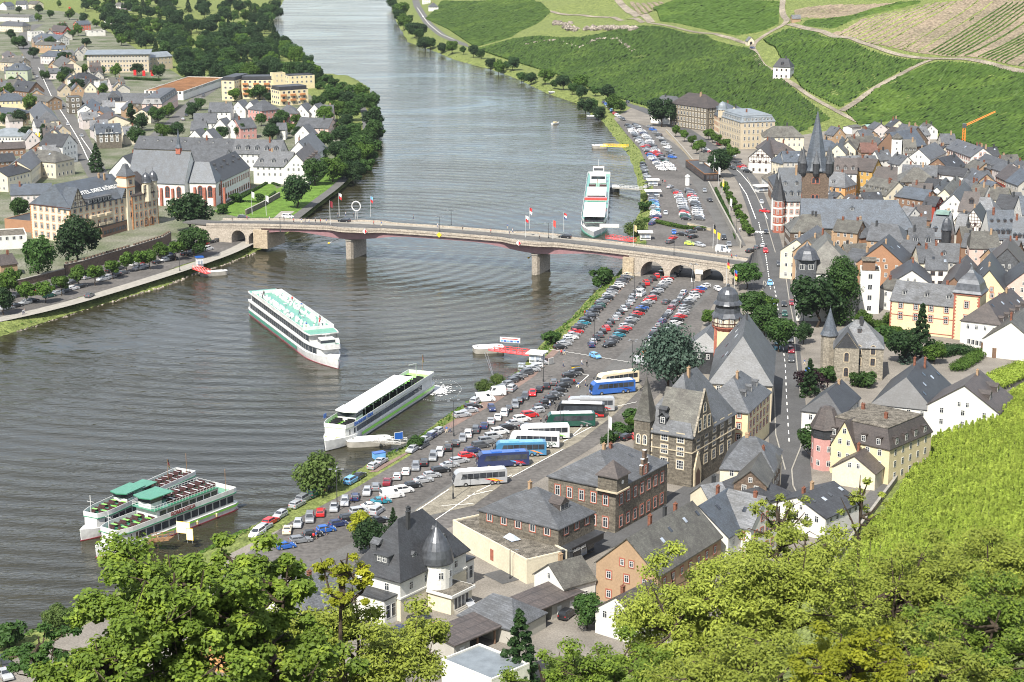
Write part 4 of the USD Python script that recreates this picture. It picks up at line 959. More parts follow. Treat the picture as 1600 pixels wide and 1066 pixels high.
# round tower
tw = W(1134,584)
HR = House('round_tower','round sandstone tower with timber gallery and double lead dome','tower',tw,0)
put('shaft',MB().lathe(0,0,[(3.6,-1),(3.55,13.6)],20),M['yellow'],HR.t)
put('corner_stone',MB().obox((-3.7,-1.7,-1),(1.0,-.4,0),(.5,1.4,0),(0,0,14.6)).obox((2.7,-2.2,-1),(1.0,.6,0),(-.5,1.2,0),(0,0,14.6)),M['redstone'],HR.t)
put('corbel',MB().lathe(0,0,[(3.56,12.6),(4.2,13.6),(4.2,13.9)],16),M['redstone'],HR.t)
gl = put('gallery',MB().lathe(0,0,[(4.1,13.9),(4.1,16.6)],16,math.pi / 16),M['cream'],HR.t)
tb = MB()
for i in range(16):
 a = i * math.pi / 8
 tb.box(4.1 * math.cos(a),4.1 * math.sin(a),13.9,.22,.22,2.7,a)
 for k in (.13,.26):
  tb.box(4.06 * math.cos(a + k),4.06 * math.sin(a + k),13.9,.1,.1,.9,a)
tb.lathe(0,0,[(4.12,13.9),(4.2,13.9),(4.2,14.1),(4.12,14.1)],16,math.pi / 16).lathe(0,0,[(4.12,14.8),(4.2,14.8),(4.2,15),(4.12,15)],16,math.pi / 16)
put('timber_frame',tb,M['timber'],gl)
for i in range(16):
 a = -math.pi / 2 + (i - 8) * math.pi / 8 + math.pi / 16
 n = np.array([math.cos(a),math.sin(a),0]); u = np.array([-n[1],n[0],0])
 if n[1] < .3 and i % 2 == 0: window(gl,n * 4.04 + [0,0,15.05],u,n,.95,1.3)
put('skirt_roof',MB().lathe(0,0,[(4.55,16.3),(4.5,16.5),(3.7,17.6),(3.45,18.9)],8,math.pi / 8),M['lead'],HR.t)
put('lantern',MB().lathe(0,0,[(3.4,18.7),(3.4,20)],8,math.pi / 8),M['slate_dark'],HR.t)
dr = put('dome',MB().lathe(0,0,[(4.0,19.9),(3.9,20.05),(3.1,20.9),(2.95,21.8),(2.7,22.8),(2.0,23.8),(1.0,24.4),(.5,24.6),(.5,25.1),(.05,25.5)],16),M['lead'],HR.t)
finial(dr,0,0,25.3,3.2)
# rubble house with red stone windows
RB = E('dark rubble house with red stone windows and corner turret facing the car park',(886,728.6),(962,764),(1043,721.5),9.8,14.6,'rubble','slate','b',(7.5,7.5),trim='redstone',sp=3.0,ww=1.2,wh=2.2,wf=3,floors=2,chim=2,sky=1)
put('oriel',MB().box(-RB.L / 2 + 1.6,-RB.hw + 1.6,9.2,4.6,4.6,3.2),M['rubble'],RB.t)
put('oriel_cornice',MB().box(-RB.L / 2 + 1.6,-RB.hw + 1.6,9.0,5.2,5.2,.3),M['lightstone'],RB.t)
put('oriel_roof',MB().lathe(-RB.L / 2 + 1.6,-RB.hw + 1.6,[(3.9,12.3),(3.8,12.5),(.1,15.4)],4,math.pi / 4),M['slate_brown'],RB.t)
put('round_window',MB().lathe(0,0,[(.45,-.04),(.45,.04)],12).xf([[1,0,0,-RB.L / 2 + 1.6],[0,0,1,-RB.hw - .72],[0,1,0,11],[0,0,0,1]]),M['frame'],RB.t)
sg_ = MB()
for w_,z_,h_ in ((3.0,9.5,2.4),(2.0,11.9,1.3),(1.0,13.2,1.8)):
 sg_.box(1.0,-RB.hw + .1,z_,w_,.6,h_)
put('stepped_gable',sg_,M['rubble_brown'],RB.t)
window(RB.t,(1.0,-RB.hw - .2,10),(1,0,0),(0,-1,0),1.0,1.7,trim='redstone')
cpb = MB()
for x_,z_ in ((-.25,11.9),(2.25,11.9),(.25,13.2),(1.75,13.2),(1.0,15)):
 cpb.box(x_,-RB.hw + .1,z_,.6,.75,.14)
put('coping',cpb,M['frame'],RB.t)
# corner shop
SB = flat('low cream shop wing with gravel roof and pyramid skylight',(755,793),(707.5,813),(823,875),5,'cream','flatroof',wins=False,name='shop_wing',cat='shop',parapet='cream')
put('skylight',MB().loft([np.array([(-1.6,-1.1,5),(1.6,-1.1,5),(1.6,1.1,5),(-1.6,1.1,5)]) + [2,-.5,0],np.array([(-.9,-.05,5.9),(.9,-.05,5.9),(.9,.05,5.9),(-.9,.05,5.9)]) + [2,-.5,0]]),M['pane_bright'],SB.t)
put('door',MB().box(1.2,-SB.hw - .03,1.0,1.1,.1,2.3),M['redstone'],SB.t)
SH = E('stone corner shop house with hipped slate roof and black shop front',(787,779),(872.5,826),(929,799),8.6,13.6,'rubble','slate','b',(6.5,6.5),trim='redstone',sp=3.5,ww=1.3,wh=1.5,wf=1,floors=3,chim=1,sky=1,bars=(1,0))
dormer(SH.roof,SH,0,-1,SH.hw * .7,10.2,.9,3.0,1.3,M['slate_brown'],'frame')
put('shop_front',MB().box(0,-SH.hw - 1.0,3.1,SH.L + .6,2.2,1.3),M['black'],SH.t)
put('shop_canopy',MB().box(0,-SH.hw - 1.0,4.4,SH.L + .9,2.6,.18),M['slate_dark'],SH.t)
for i in range(5):
 put('shop_window',MB().box(-SH.L / 2 + (i + .5) * SH.L / 5,-SH.hw - .05,.4,SH.L / 5 - .3,.1,2.6),M['pane_bright' if i % 2 else 'pane'],SH.t)
put('lettering',MB().tri(meshkit.text_mesh('elektro port',.62,.05,True)).xf([[1,0,0,-SH.L / 2 + 1.8],[0,0,-1,-SH.hw - 2.12],[0,1,0,3.45],[0,0,0,1]]),M['frame'],SH.t)
# white villa with lead turret
VA = E('white villa with big dark roof and round lead capped bay',(573,874),(625,901),(728,853),8.8,17.0,'white','slate_dark','b',(6,6.5),sp=4.4,ww=1.1,wh=1.5,wf=1,floors=2,chim=2,ov=.6,dorm=((-1,0,.3,1,1),))
put('base',MB().box(0,0,-1,VA.L + .1,VA.hw * 2 + .1,5),M['cream'],VA.t)
put('string_course',MB().box(0,0,4.3,VA.L + .4,VA.hw * 2 + .4,.3),M['white'],VA.t)
bx,by = .5,-VA.hw - .3
put('bay',MB().lathe(bx,by,[(2.9,3.6),(2.9,8.9)],20),M['white'],VA.t)
put('bay_roof',MB().lathe(bx,by,[(3.25,8.7),(3.3,8.9),(3.1,10),(2.7,11.4),(2.0,12.9),(1.1,14.2),(.3,15.4),(.03,16.4)],20),M['lead'],VA.t)
for a in (-2.2,-1.4,-.7):
 n = np.array([math.cos(a),math.sin(a),0]); u = np.array([-n[1],n[0],0])
 window(VA.t,np.array([bx,by,6.0]) + n * 2.86,u,n,1.0,1.4)
put('porch',MB().box(bx + .6,by - 2.6,-1,6.4,5.4,4.4),M['cream'],VA.t)
put('porch_roof',MB().box(bx + .6,by - 2.8,3.4,7.2,6.2,.55),M['white'],VA.t)
put('porch_gravel',MB().box(bx + .6,by - 2.8,3.952,6.8,5.8,.03),M['flatroof'],VA.t)
for i in range(4):
 window(VA.t,(bx - 1.2 + i * 1.15,by - 5.3,.5),(1,0,0),(0,-1,0),1.0,2.5,bars=(0,0))
for i in range(5):
 put('step',MB().box(bx + .9,by - 5.6 - i * .42,0,5.2,.42,.75 - i * .15),M['kerbstone'],VA.t)
for (sx,L_) in ((-1,5.5),(1,4.5)):
 cx = sx * (VA.L / 2 + 1.8)
 put('annex',MB().box(cx,0,-1,3.6,9,6.0),M['white'],VA.t)
 put('annex_roof',MB().box(cx,0,5.0,4.1,9.5,.3),M['slate_dark'],VA.t)
 for q in (-.8,.8):
  window(VA.t,(cx + q,-4.5,1.3),(1,0,0),(0,-1,0),1.2,2.6,bars=(0,1),trim=None)
dormer(VA.roof,VA,-VA.L / 2 + 3,1,VA.hw * .6,11.5,1.3,2.2,1.4,M['slate'],'frame')
for x_,f_ in ((-4.2,.22),(5.2,.3),(3.9,.5)):
 dormer(VA.roof,VA,x_,-1,VA.hw * (1 - f_),8.8 + 8.2 * f_,1.3,1.2,.6,M['slate'],'frame')
dd = put('dormer',MB().box(-VA.L / 2 + 1.9,-.4,10.0,2.4,3.4,1.7).box(-VA.L / 2 + 1.8,-.4,11.7,2.9,3.9,.15),M['slate'],VA.roof)
for q in (-.9,.3):
 window(dd,(-VA.L / 2 + .7,-.2 + q,10.4),(0,-1,0),(-1,0,0),1.0,1.1)
# lower cluster
HL = House('garage_row','long row of open garages under a brown sheet roof behind villa','garages',(W(690,1000,3.2) + W(888,918,3.2)) / 2,math.atan2(*(W(888,918,3.2) - W(690,1000,3.2))[::-1]))
GL = np.linalg.norm(W(888,918,3.2) - W(690,1000,3.2))
put('wall',MB().box(0,2.9,-1,GL,.3,4.2).box(-GL / 2 + 2,0,-1,4,6,3.9).box(GL / 2 - 4,0,-1,8,6,3.9),M['grey'],HL.t)
put('roof',MB().obox((-GL / 2 - .4,-3.6,3.0),(GL + .8,0,0),(0,7.2,.7),(0,0,.25)),M['slate_brown'],HL.t)
for i in range(5):
 put('post',MB().box(-GL / 2 + 6 + i * (GL - 16) / 4,-2.9,-1,.3,.3,4.1),M['brown'],HL.t)
for x_ in (-GL / 2 + 2,GL / 2 - 6,GL / 2 - 2.5):
 put('door',MB().box(x_,-3.04,0,1.1,.08,2.1),M['frame'],HL.t)
R('slate hipped shed roof rising behind the garages',770,927,800,935,6.5,5,3.2,'grey','slate',(4,4),name='shed',cat='shed',wins=False,chim=0)
flat('blue grey flat roofed annex with black chimney at the bottom',9,(690,1030),(768,1062),5,'white','zinc',name='annex',cat='house',wins=False)
R('old lichen slate roof house between shop and garages',858,881,907,868,7.5,4.6,4.2,'white','slate_old',chim=3,wf=1)
TG = R('big tan gabled house with brick chimneys and weathered slate roof',980,841,1081,783,13.5,6.6,7.6,'tan','slate_old',trim='redstone',sp=3.6,wf=2,sky=5,chim=3,floors=2)
R('white gabled house with smooth blue slate roof below the town hall',1092,790,1138,762,12,6.6,6.8,'white','slate_blue',sky=2,chim=1)
R('grey white house with light slate cross roof and red framed windows',1140,764,1196,776,12.3,5.6,7.2,'white','slate_light',trim='redstone',sky=1,chim=1)
R('low slate roof tucked between town hall and blue slate house',1096,758,1126,753,9,4.2,6,'cream','slate_light',wins=False)
E('cream house with hipped slate roof at the bend of the river road',(1131,718),(1209,737),(1222,702),8.2,13.2,'cream','slate','a',(5,4),wf=2,dorm=((-1,1,.3,1.4,1.3),),chim=1,sp=3.6)
R('dark hipped roof with two white dish aerials',1163,739,1185,746,8.8,5.2,5.6,'cream','slate_dark',(5,5),wins=False,chim=0)
R('white gabled house with purple slates beneath the foreground branches',963,932,1016,906,8.2,4.6,5,'white','slate_brown',wf=1,chim=1)
R('small slate roofed house beneath foreground trees at the quay',470,905,545,880,8,6.5,4.6,'white','slate',(4,4),sky=2,chim=1)
R('pale house with orange gable hidden behind the maple crowns',330,990,372,950,7,3.2,4,'orange','slate',wf=1,wins=False)
flat('dark flat roofed restaurant pavilion with long glass front on the promenade',7,(1071,262),(1100,284),3.6,'black','slate_dark',zspec=0,name='pavilion',cat='pavilion',wf=1,sp=1.6,ww=1.4,wh=2.0,frame='darkframe',parapet='rustroof')
# ------------------------------------------------------------------ left bank
L = [
 ('yellow house with long blue slate roof at the left edge',-8,147,27,146,9.5,5.5,6,'yellow','slate_blue',dict(hip=(0,4),wf=1)),
 ('low wide blue slate roof below the long yellow house',-6,167,28,169,6.5,5.5,4,'tan','slate_blue',dict(hip=(3,6))),
 ('low brown roofed shed with skylights at the left edge',-6,178,34,181,5.8,5,3.6,'beige','slate_brown',dict(sky=3)),
 ('pale yellow house with stepped slate front beside main road',73,173,62,158,10.5,6,5.6,'lightyellow','slate',dict(hip=(4,0))),
 ('house with tan roof above the main road bend',53,147,85,151,8,5,5.4,'tan','slate_old',{}),
 ('dark roofed house joined to the white timbered corner house',62,222,98,215,10,6.5,6,'brown','slate_dark',dict(sky=3)),
 ('long brown roofed barn at left edge',-6,223,38,221,6.5,4.5,4,'brown','slate_brown',dict(wf=1)),
 ('glass walled pavilion with zinc tent roof at left edge',8,200,22,200,6.5,7.5,3.2,'white','zinc',dict(hip=(9,9),wf=1,sp=1.6,chim=0)),
 ('dark slate house below the brown barn',-8,241,20,239,8,5,5,'brown','slate_dark',{}),
 ('cream hotel wing with slate roof stepping down the street',26,251,49,233,11.5,6,7.5,'cream','slate',dict(chim=1)),
 ('cream corner hotel with old slate roof and terrace awning',50,233,87,236,11.5,6.5,7.5,'cream','slate_old',dict(hip=(0,5),sky=2)),
 ('cream terrace house with skylight at left edge',-6,264,31,255,10,5.5,7,'cream','slate_dark',dict(sky=1)),
 ('pale house with grey green roof and pink gable',17,288,80,286,10,5.5,6.5,'lilac','slate_blue',dict(wf=2)),
 ('small tan house with slate roof at the left quay',-8,399,18,396,7,5,4.4,'tan','slate_brown',dict(wf=1)),
 ('grey green villa with blue hipped roof and round dormer',23,99,34,99,11.5,6,7.5,'green','slate_blue',dict(hip=(5,5),wf=1,dorm=((-1,1,.3,1.6,1.5),))),
 ('old slate roof directly behind the grey green villa',7,89,39,91,9.5,5,6.5,'beige','slate_old',{}),
 ('dark timber house with steep roof beside main road',28,125,56,128,9.5,6,4,'brown','slate_dark',dict(dorm=((-1,2,.3,1.3,1.1),))),
 ('pale pink gable house by the far road bend',12,79,21,86,7.5,4.5,5,'pink','slate_brown',{}),
 ('house with blue slate half hip above the tan block',64,52,99,55,8.5,5.5,5,'white','slate_blue',dict(hip=(4,0))),
 ('dark red timber house among far trees',84,39,105,41,9.5,4.5,5,'redpl','slate_brown',{}),
 ('broad tan block with grey roof beside far road',60,65,96,66,8.5,5.5,6.5,'tan','slate_old',dict(wf=1)),
 ('yellow gabled house behind the lilac house',82,71,103,71,9.5,4.5,7,'yellow','slate_blue',{}),
 ('pale lilac house with blue mansard roof',76,79,94,80,9.5,6,6,'lilac','slate_blue',dict(hip=(3,3))),
 ('yellow house with clipped gable near the savings bank',111,94,97,87,11,7,6,'lightyellow','slate_old',{}),
 ('white house with dark hipped roof near the savings bank',122,114,138,113,9.5,6.5,5.5,'white','slate_dark',dict(hip=(5,5))),
 ('yellow grey villa with steep slate roof by the far road',10,33,37,34,9,6,5.5,'lightyellow','slate',dict(hip=(3,3),chim=2)),
 ('long white factory with low grey roof in the distance',2,22,52,23,6.5,9,4.8,'white','slate_old',{}),
 ('salmon pink house with blue roof among far trees',118,33,137,32,8.5,5,5.5,'salmon','slate_blue',{}),
 ('white gabled house among the far trees',171,24,178,19,8.5,5.5,4.6,'white','slate_old',{}),
 ('white house at the very top left corner',4,4,17,3,8,5,4.5,'white','slate_blue',{}),
 ('white house with three gables at the top left',26,1,42,1,9,5,5.5,'white','slate',{}),
 ('white house second from left along the top edge trees',48,1,62,2,8,4.5,5,'cream','slate_old',{}),
 ('grey roofed white house far up the left bank',183,4,207,5,8,5,5,'white','slate_old',{}),
 ('red brown cottage far up the left bank',181,13,197,13,7,5,3.6,'redpl','slate_brown',{}),
 ('white house with blue slate roof beside the stone school',133,164,144,154,10,4.5,7,'white','slate_blue',{}),
 ('white house with glossy blue roof in the side street',141,171,154,164,9.5,5.5,6.5,'white','slate_blue',dict(sky=1)),
 ('brick gabled house between glossy roof and brown roof',155,172,166,166,9,4.5,6,'brick','slate',{}),
 ('cream house with brown roof behind the stone street house',181,181,170,174,9.5,7.5,6,'cream','slate_brown',dict(wins=False)),
 ('stone street house with white window surrounds and centre gable',148,194,187,192.5,12,5.8,7.8,'rubble','slate_blue',dict(trim='frame',wf=2,dorm=((-1,1,.08,3.2,2.0),),sky=2,wh=1.8)),
 ('long stone school with slate roof and centre pavilion',132,145,233,146,10.5,6.5,5.5,'rubble','slate',dict(wf=1,sp=3,dorm=((-1,1,.05,8.0,3.0),))),
 ('dark slate roof sloping behind the hotel tower',192,244,213,237,15,7,8,'white','slate_dark',dict(sky=2,wins=False)),
 ('long low hospice wing with grey slate roof and small vents',218,212,369,217,12,7,7,'rubble_light','slate',dict(wins=False,chim=2,dorm=((-1,7,.6,.7,.6),))),
 ('slate roofed hospice wing behind the chapel choir',304,228,357,234,17,7,9,'white','slate',dict(wins=False,chim=0)),
 ('white hospice building with five slate dormers',369,217,443,219,14,6.5,8.2,'white','slate',dict(dorm=((-1,5,.22,1.8,1.6),),arch=True,sp=2.6,chim=2)),
 ('white riverside house with arched ground floor windows',411,236,459,237,14,6,8.2,'white','slate',dict(hip=(3,0),arch=True,dorm=((-1,3,.2,1.4,1.4),),chim=2)),
 ('white wing with brown roof and dormer row near riverside trees',462,240,482,223,14.5,5.5,8.5,'white','slate_brown',dict(dorm=((-1,5,.15,1.3,1.4),))),
 ('tall white gabled house with slate roof and bell turret',466,221,488,206,16,6.5,9,'white','slate',dict(wf=2)),
 ('slate roofed home with white twin gables, rear left of the estate',328,160,362,160,10.5,6.5,6,'white','slate',dict(chim=1)),
 ('slate roofed home left of the estate courtyard',303,177,338,176.5,10.5,6.5,6,'white','slate',dict(chim=1)),
 ('slate roofed home behind the hospice trees',300,189,322,189,9.5,6,5.5,'white','slate',{}),
 ('pink hipped house in the estate courtyard',409,157,414,156.5,11,6.5,6.2,'rose','slate',dict(hip=(5,5))),
 ('small pink hipped house right of the courtyard lawn',449,163,452,163,10.5,5.5,6.2,'rose','slate',dict(hip=(5,5))),
 ('slate roofed pink home rear right of the estate',500,164,521,164,10.5,6.5,6,'pink','slate',{}),
 ('long slate roofed pink home right of the estate',470,183,520,185,10,6.5,5.6,'pink','slate',{}),
 ('slate roofed home with pink end wall in front courtyard',367,185.5,392,183.5,10.5,6,6,'rose','slate',{}),
 ('low slate roofed home between two round trees',433,192,447,192,8.5,4.5,5.5,'white','slate',{}),
]
for t in L:
 k = dict(t[10]); hip = k.pop('hip',(0,0))
 R(*t[:10],hip=hip,**k)
for i,(x,y,rl,where) in enumerate([(371.5,158,9,'rear left pair, left'),(390.5,158,9,'rear left pair, right'),(343.5,186,8,'middle left pair, left'),(362.5,186,8,'middle left pair, right'),(304,203,8,'front left pair, left'),(323,203,8,'front left pair, right'),(470.5,163,9,'rear right pair, left'),(491,163,9,'rear right pair, right'),(473,196,8,'front right')]):
 a = W(x,y,10.3); d = np.array([.30,.95])
 b = a + d * rl
 pitched('white gabled estate house with plain front and slate roof, ' + where,(a + b) / 2,math.atan2(d[1],d[0]),rl,4.6,5.6,10.3,'white','slate',wf=1,sp=4,chim=0,group='white gabled estate houses')
# hospice chapel
NV = R('white chapel nave with red stone gothic windows and steep slate roof',210,234,298,237.5,22,7.5,10,'white','slate_blue',name='chapel',cat='chapel',wins=False,chim=0)
for i in range(4):
 x_ = NV.L / 2 - 2.6 - i * 5.2
 window(NV.t,(x_,-NV.hw,3.6),(1,0,0),(0,-1,0),1.9,4.0,'redstone','redstone',(1,1),True)
 put('buttress',MB().box(x_ - 2.6,-NV.hw - .5,-1,.9,1.2,8.5),M['redstone'],NV.t)
rt = put('ridge_turret',MB().box(NV.L / 2 - 5.4,0,21,2.0,2.0,2.6),M['redstone'],NV.t)
put('turret_spire',MB().lathe(NV.L / 2 - 5.4,0,[(1.5,23.5),(.9,25),(.05,31.5)],8),M['slate_blue'],rt)
CH = R('lower white chapel choir with red buttresses beside the garden',297,253,327,253.5,17.5,6,10,'white','slate_blue',(0,4),name='chapel_choir',cat='chapel',wins=False,chim=0)
for i in range(2):
 window(CH.t,(-CH.L / 2 + 5.6 + i * 4.2,-CH.hw,3.6),(1,0,0),(0,-1,0),1.9,4.0,'redstone','redstone',(1,1),True)
for i in range(4):
 put('buttress',MB().box(-CH.L / 2 + 3.4 + i * 4.2,-CH.hw - .6,-1,.9,1.3,8.8),M['redstone'],CH.t)
window(CH.t,(CH.L / 2,0,3.6),(0,1,0),(1,0,0),1.9,4,'redstone','redstone',(1,1),True)
WG = E('long white hospice wing with two rows of red framed windows',13,(346,282),(390,261),9.6,16.5,'white','slate_dark',trim='redstone',sp=3.0,ww=1.2,wh=1.9,wf=2,floors=2,chim=0,dorm=((-1,5,.5,.9,.8),(-1,3,.72,.9,.8)),quoin='redstone',frame='darkframe')
# back houses of the left town
r = random.Random(4); zone = sg.Polygon(WL([(5,210),(5,130),(30,100),(60,70),(110,45),(150,100),(200,150),(240,205),(180,240),(130,260),(60,300)])); road = sg.LineString(WL([(190,330),(152,272),(138,246),(124,215),(103,180),(80,150),(66,122),(55,96),(40,76)])).buffer(8)
back_houses(r,zone.difference(road),52)
# flats, supermarket, bank
for lab,P2,P3,d,h in [('yellow apartment block with blank end wall and dark roof',(347,157),(367,157.5),26,12.5),('yellow apartment block with orange balconies in the middle',(378,155),(428,154.5),13,12),('lower yellow apartment block with orange balconies on the right',(438,166),(482,163),13,9.5)]:
 H = flat(lab,d,P2,P3,h,'yellow','slate_brown',zspec=0,name='apartment_block',cat='apartment block',sp=3.2,ww=1.6,wh=1.5,wf=4,parapet='slate_dark')
 put('attic',MB().box(0,.6,h - .3,H.L - .6,d - 1.8,2.2),M['slate_dark'],H.t)
 if 'balconies' in lab:
  for f in range(1,int(h / 3)):
   for i in range(3):
    put('balcony',MB().box(-H.L / 2 + (i + .5) * H.L / 3 - .9,-H.hw - .6,f * 3 - .1,3.4,1.2,1.1),M['orangestone'],H.t)
flat('tall yellow stair tower rising between apartment blocks',6,(428,155),(447,154),16,'yellow','flatroof',zspec=0,name='stair_tower',cat='tower',sp=4,wf=5,ww=.7)
flat('dark stepped apartment block right of the stair tower',12,(452,140),(492,138),9,'yellow','slate_dark',zspec=0,name='apartment_block',cat='apartment block',sp=3.2,wf=2,parapet='slate_dark')
flat('small building with bright blue roof beside riverside trees',8,(453,119),(486,118),4,'grey','p_lightblue',zspec=0,name='shed',cat='shed',wins=False)
flat('supermarket with large rust brown flat roof and white side',(262,119.5),(225,142),(286,143),5.5,'white','rustroof',name='supermarket',cat='supermarket',sp=2.4,wf=1,ww=1.6,wh=2.4)
SK = flat('savings bank with pale zinc roof and three rows of windows',17,(137,114),(233,113),12.5,'beige','zinc',zspec=0,name='bank_building',cat='office',sp=2.2,wf=4,floors=4,ww=1.2,wh=1.5,parapet='zinc')
put('upper_floor',MB().box(0,-.06,8.6,SK.L + .1,17.2,2.2),M['grey'],SK.t)
put('wing_roof',MB().obox((-SK.L / 2 - 1.5,-9.6,12.7),(SK.L + 3,0,0),(0,19,1.6),(0,0,.35)),M['zinc'],SK.t)
E('grey wing of the savings bank with sloped metal roof',14,(232,110),(270,107),9,12,'beige','zinc',zspec=0,sp=3,wf=2,name='bank_building',cat='office')
mansard('pink apartment house with slate mansard and wall dormers',(233,156),(252.7,163),(277.5,146),7.6,10.8,11.4,'pink','slate',1.3,3,ndorm=8,sp=3,wf=2)
flat('white windowless hall beside the stone school',12,(173,178),(197,178),6.5,'white','flatroof',zspec=0,wins=False)
flat('stone gate house with white arched windows by the main road',9,(109,179),(129,178),10,'rubble','slate',zspec=0,trim='frame',wf=3,sp=3.4)
E('white timbered corner house with two dark gables',13,(99,258),(122,252.5),9,14,'white','slate_dark','a',zspec=0,wf=3,frame='frame',trim='frame',sp=2.4)
flat('brick hall with dark roof left of the riverside hotel',16,(8,360),(64,365),4.5,'brick','slate_dark',zspec=0,wins=False)
flat('white flat roofed building at the left quay edge',15,(-8,391),(43,388),5,'white','flatroof',zspec=0,wf=1)
flat('cream house squeezed beside the stone street house',9,(187.5,224),(198,224.5),8.5,'cream','flatroof',zspec=0,wins=False)
flat('white house at the road bend above the tan block',8,(48,65),(70,64),8,'white','slate_brown',zspec=0,wf=2)
flat('white bungalow with flat roof among the trees',12,(139,57),(165,56),4.5,'white','flatroof',zspec=0,wf=1,sp=4)
flat('white garage block next to bank car park',9,(156,137),(182,131),3.6,'white','flatroof',zspec=0,wins=False)
E('cream house with dark glazed roof behind pink apartment house',10,(236,193),(250,185),5,8,'lightyellow','slate_dark',zspec=0,wf=1)
# hotel on the left bank
DK = E('riverside hotel with roof lettering, timbered gables and orange stone trim',(65,314),(109,325),(206,305),13.4,21,'lightyellow','slate_blue',trim='orangestone',sp=3.2,ww=1.2,wh=2.0,wf=4,floors=4,chim=2,hip=(3,0),name='hotel',cat='hotel',quoin='orangestone')
put('lettering',MB().tri(meshkit.text_mesh('HOTEL DREI KÖNIGE',1.75,.06,True)).xf((lambda s,c_: [[1,0,0,-DK.L / 2 + 8],[0,c_,-s,-DK.hw * .62],[0,s,c_,13.4 + 7.6 * .38 + .22],[0,0,0,1]])(*(lambda q: (math.sin(q),math.cos(q)))(math.atan2(7.6,DK.hw)))),M['whitepaint'],DK.t)
for gx_,gw,gh in ((-DK.L / 2 + 4.2,4.3,7.2),(DK.L / 2 - 4,2.2,3.5)):
 put('wall_gable',gable_walls(-1.2,3,gw,13.2,13.2 + gh,(0,0),12.6).move(gx_,-DK.hw + 1,0,math.pi / 2),M['lightyellow'],DK.t)
 put('gable_roof',slab_roof(None,-1.4,4.6,gw,13.2,13.2 + gh,(0,0),.3,.2).move(gx_,-DK.hw + 1,0,math.pi / 2),M['slate_blue'],DK.t)
 fk = type('f',(),{})(); fk.t = DK.t
 mbx = MB()
 for j in range(1,5):
  f_ = j / 5
  mbx.box(gx_,-DK.hw - .24,13.2 + gh * f_ * .95,2 * gw * (1 - f_),.12,.16)
 for j in range(-3,4):
  mbx.box(gx_ + j * gw / 4,-DK.hw - .24,13.2,.16,.12,gh * (1 - abs(j) / 4) * .95)
 put('timber_frame',mbx,M['timber'],DK.t)
 for q in (-1.4,1.4):
  if gw > 3: window(DK.t,(gx_ + q,-DK.hw - .22,13.7),(1,0,0),(0,-1,0),1.1,1.6)
for i in range(5):
 x_ = -DK.L / 2 + 10.5 + i * 2.7
 dz_ = put('dormer',MB().box(x_,-DK.hw + .9,13.3,2.0,2.6,1.9).box(x_,-DK.hw + .8,15.2,2.3,2.9,.15),M['slate'],DK.roof)
 window(dz_,(x_,-DK.hw - .41,13.7),(1,0,0),(0,-1,0),1.5,1.3)
put('cornice',MB().box(0,0,12.95,DK.L + .5,DK.hw * 2 + .5,.35),M['timber'],DK.t)
for i in range(3):
 for f in (4.6,8.0):
  put('balcony',MB().box(-DK.L / 2 + 11.5 + i * 4.2,-DK.hw - .6,f - .2,3.2,1.2,1.0),M['lightstone'],DK.t)
tx = DK.L / 2 - 1.2
put('tower',MB().box(tx,-DK.hw + 1.6,-1,4.6,4.6,22.2),M['lightyellow'],DK.t)
put('tower_trim',MB().box(tx,-DK.hw + 1.6,20.4,5.0,5.0,.9).box(tx,-DK.hw + 1.6,16.6,4.9,4.9,.4),M['orangestone'],DK.t)
tr = put('tower_roof',MB().lathe(tx,-DK.hw + 1.6,[(3.9,21.2),(3.7,21.5),(1.9,23.8),(1.0,25.6),(.1,25.9)],4,math.pi / 4),M['slate'],DK.t)
for zz in (5,9.5,13.5,17.8):
 window(DK.t,(tx,-DK.hw - .72,zz),(1,0,0),(0,-1,0),1.5,1.9,trim='orangestone')
DW = E('hotel corner wing with brown roof, arched entrance and two onion domes',13,(206,306),(246,297.5),13.4,21,'lightyellow','slate_brown',trim='orangestone',sp=2.6,ww=1.1,wh=1.9,wf=4,floors=4,hip=(0,4),name='hotel_wing',cat='hotel',quoin='orangestone',chim=1)
put('cornice',MB().box(0,0,12.95,DW.L + .5,DW.hw * 2 + .5,.35),M['timber'],DW.t)
put('timber_gable',MB().box(1.5,-DW.hw - .1,13.4,5.6,1.0,3.2),M['lightyellow'],DW.t)
mbx = MB()
for j in range(7):
 mbx.box(1.5 - 2.7 + j * .9,-DW.hw - .62,13.4,.16,.1,3.2)
for zz in (13.4,14.9,16.4):
 mbx.box(1.5,-DW.hw - .63,zz,5.6,.1,.16)
put('timber_frame',mbx,M['timber'],DW.t)
for x_,y_ in ((1.5,-DW.hw + .4),(DW.L / 2 - 1.0,-DW.hw + 1.2)):
 put('turret',MB().lathe(x_,y_,[(1.7,10),(1.7,17.6)],8,math.pi / 8),M['lightyellow'],DW.t)
 dd = put('onion_dome',dome_roof(x_,y_,17.4,1.9,4.2,12),M['lead'],DW.t)
 finial(dd,x_,y_,21.3,1.6)
for q in (.2,3.4):
 window(DW.t,(q,-DW.hw - .02,.4),(1,0,0),(0,-1,0),2.0,2.4,'orangestone','orangestone',(1,0),True)
PV = flat('dark restaurant pavilion with yellow roof lettering below the hotel',5,(160,372),(210,357),4.2,'brown','slate_dark',zspec=0,name='restaurant_pavilion',cat='restaurant',sp=2.0,wf=1,ww=1.7,wh=1.6,frame='darkframe',parapet='black')
put('lettering',MB().tri(meshkit.text_mesh('Café Mosel',1.3,.3,True)).xf([[1,0,0,-2.6],[0,.5,-.86,-.9],[0,.86,.5,4.3],[0,0,0,1]]),M['p_yellow'],PV.t)
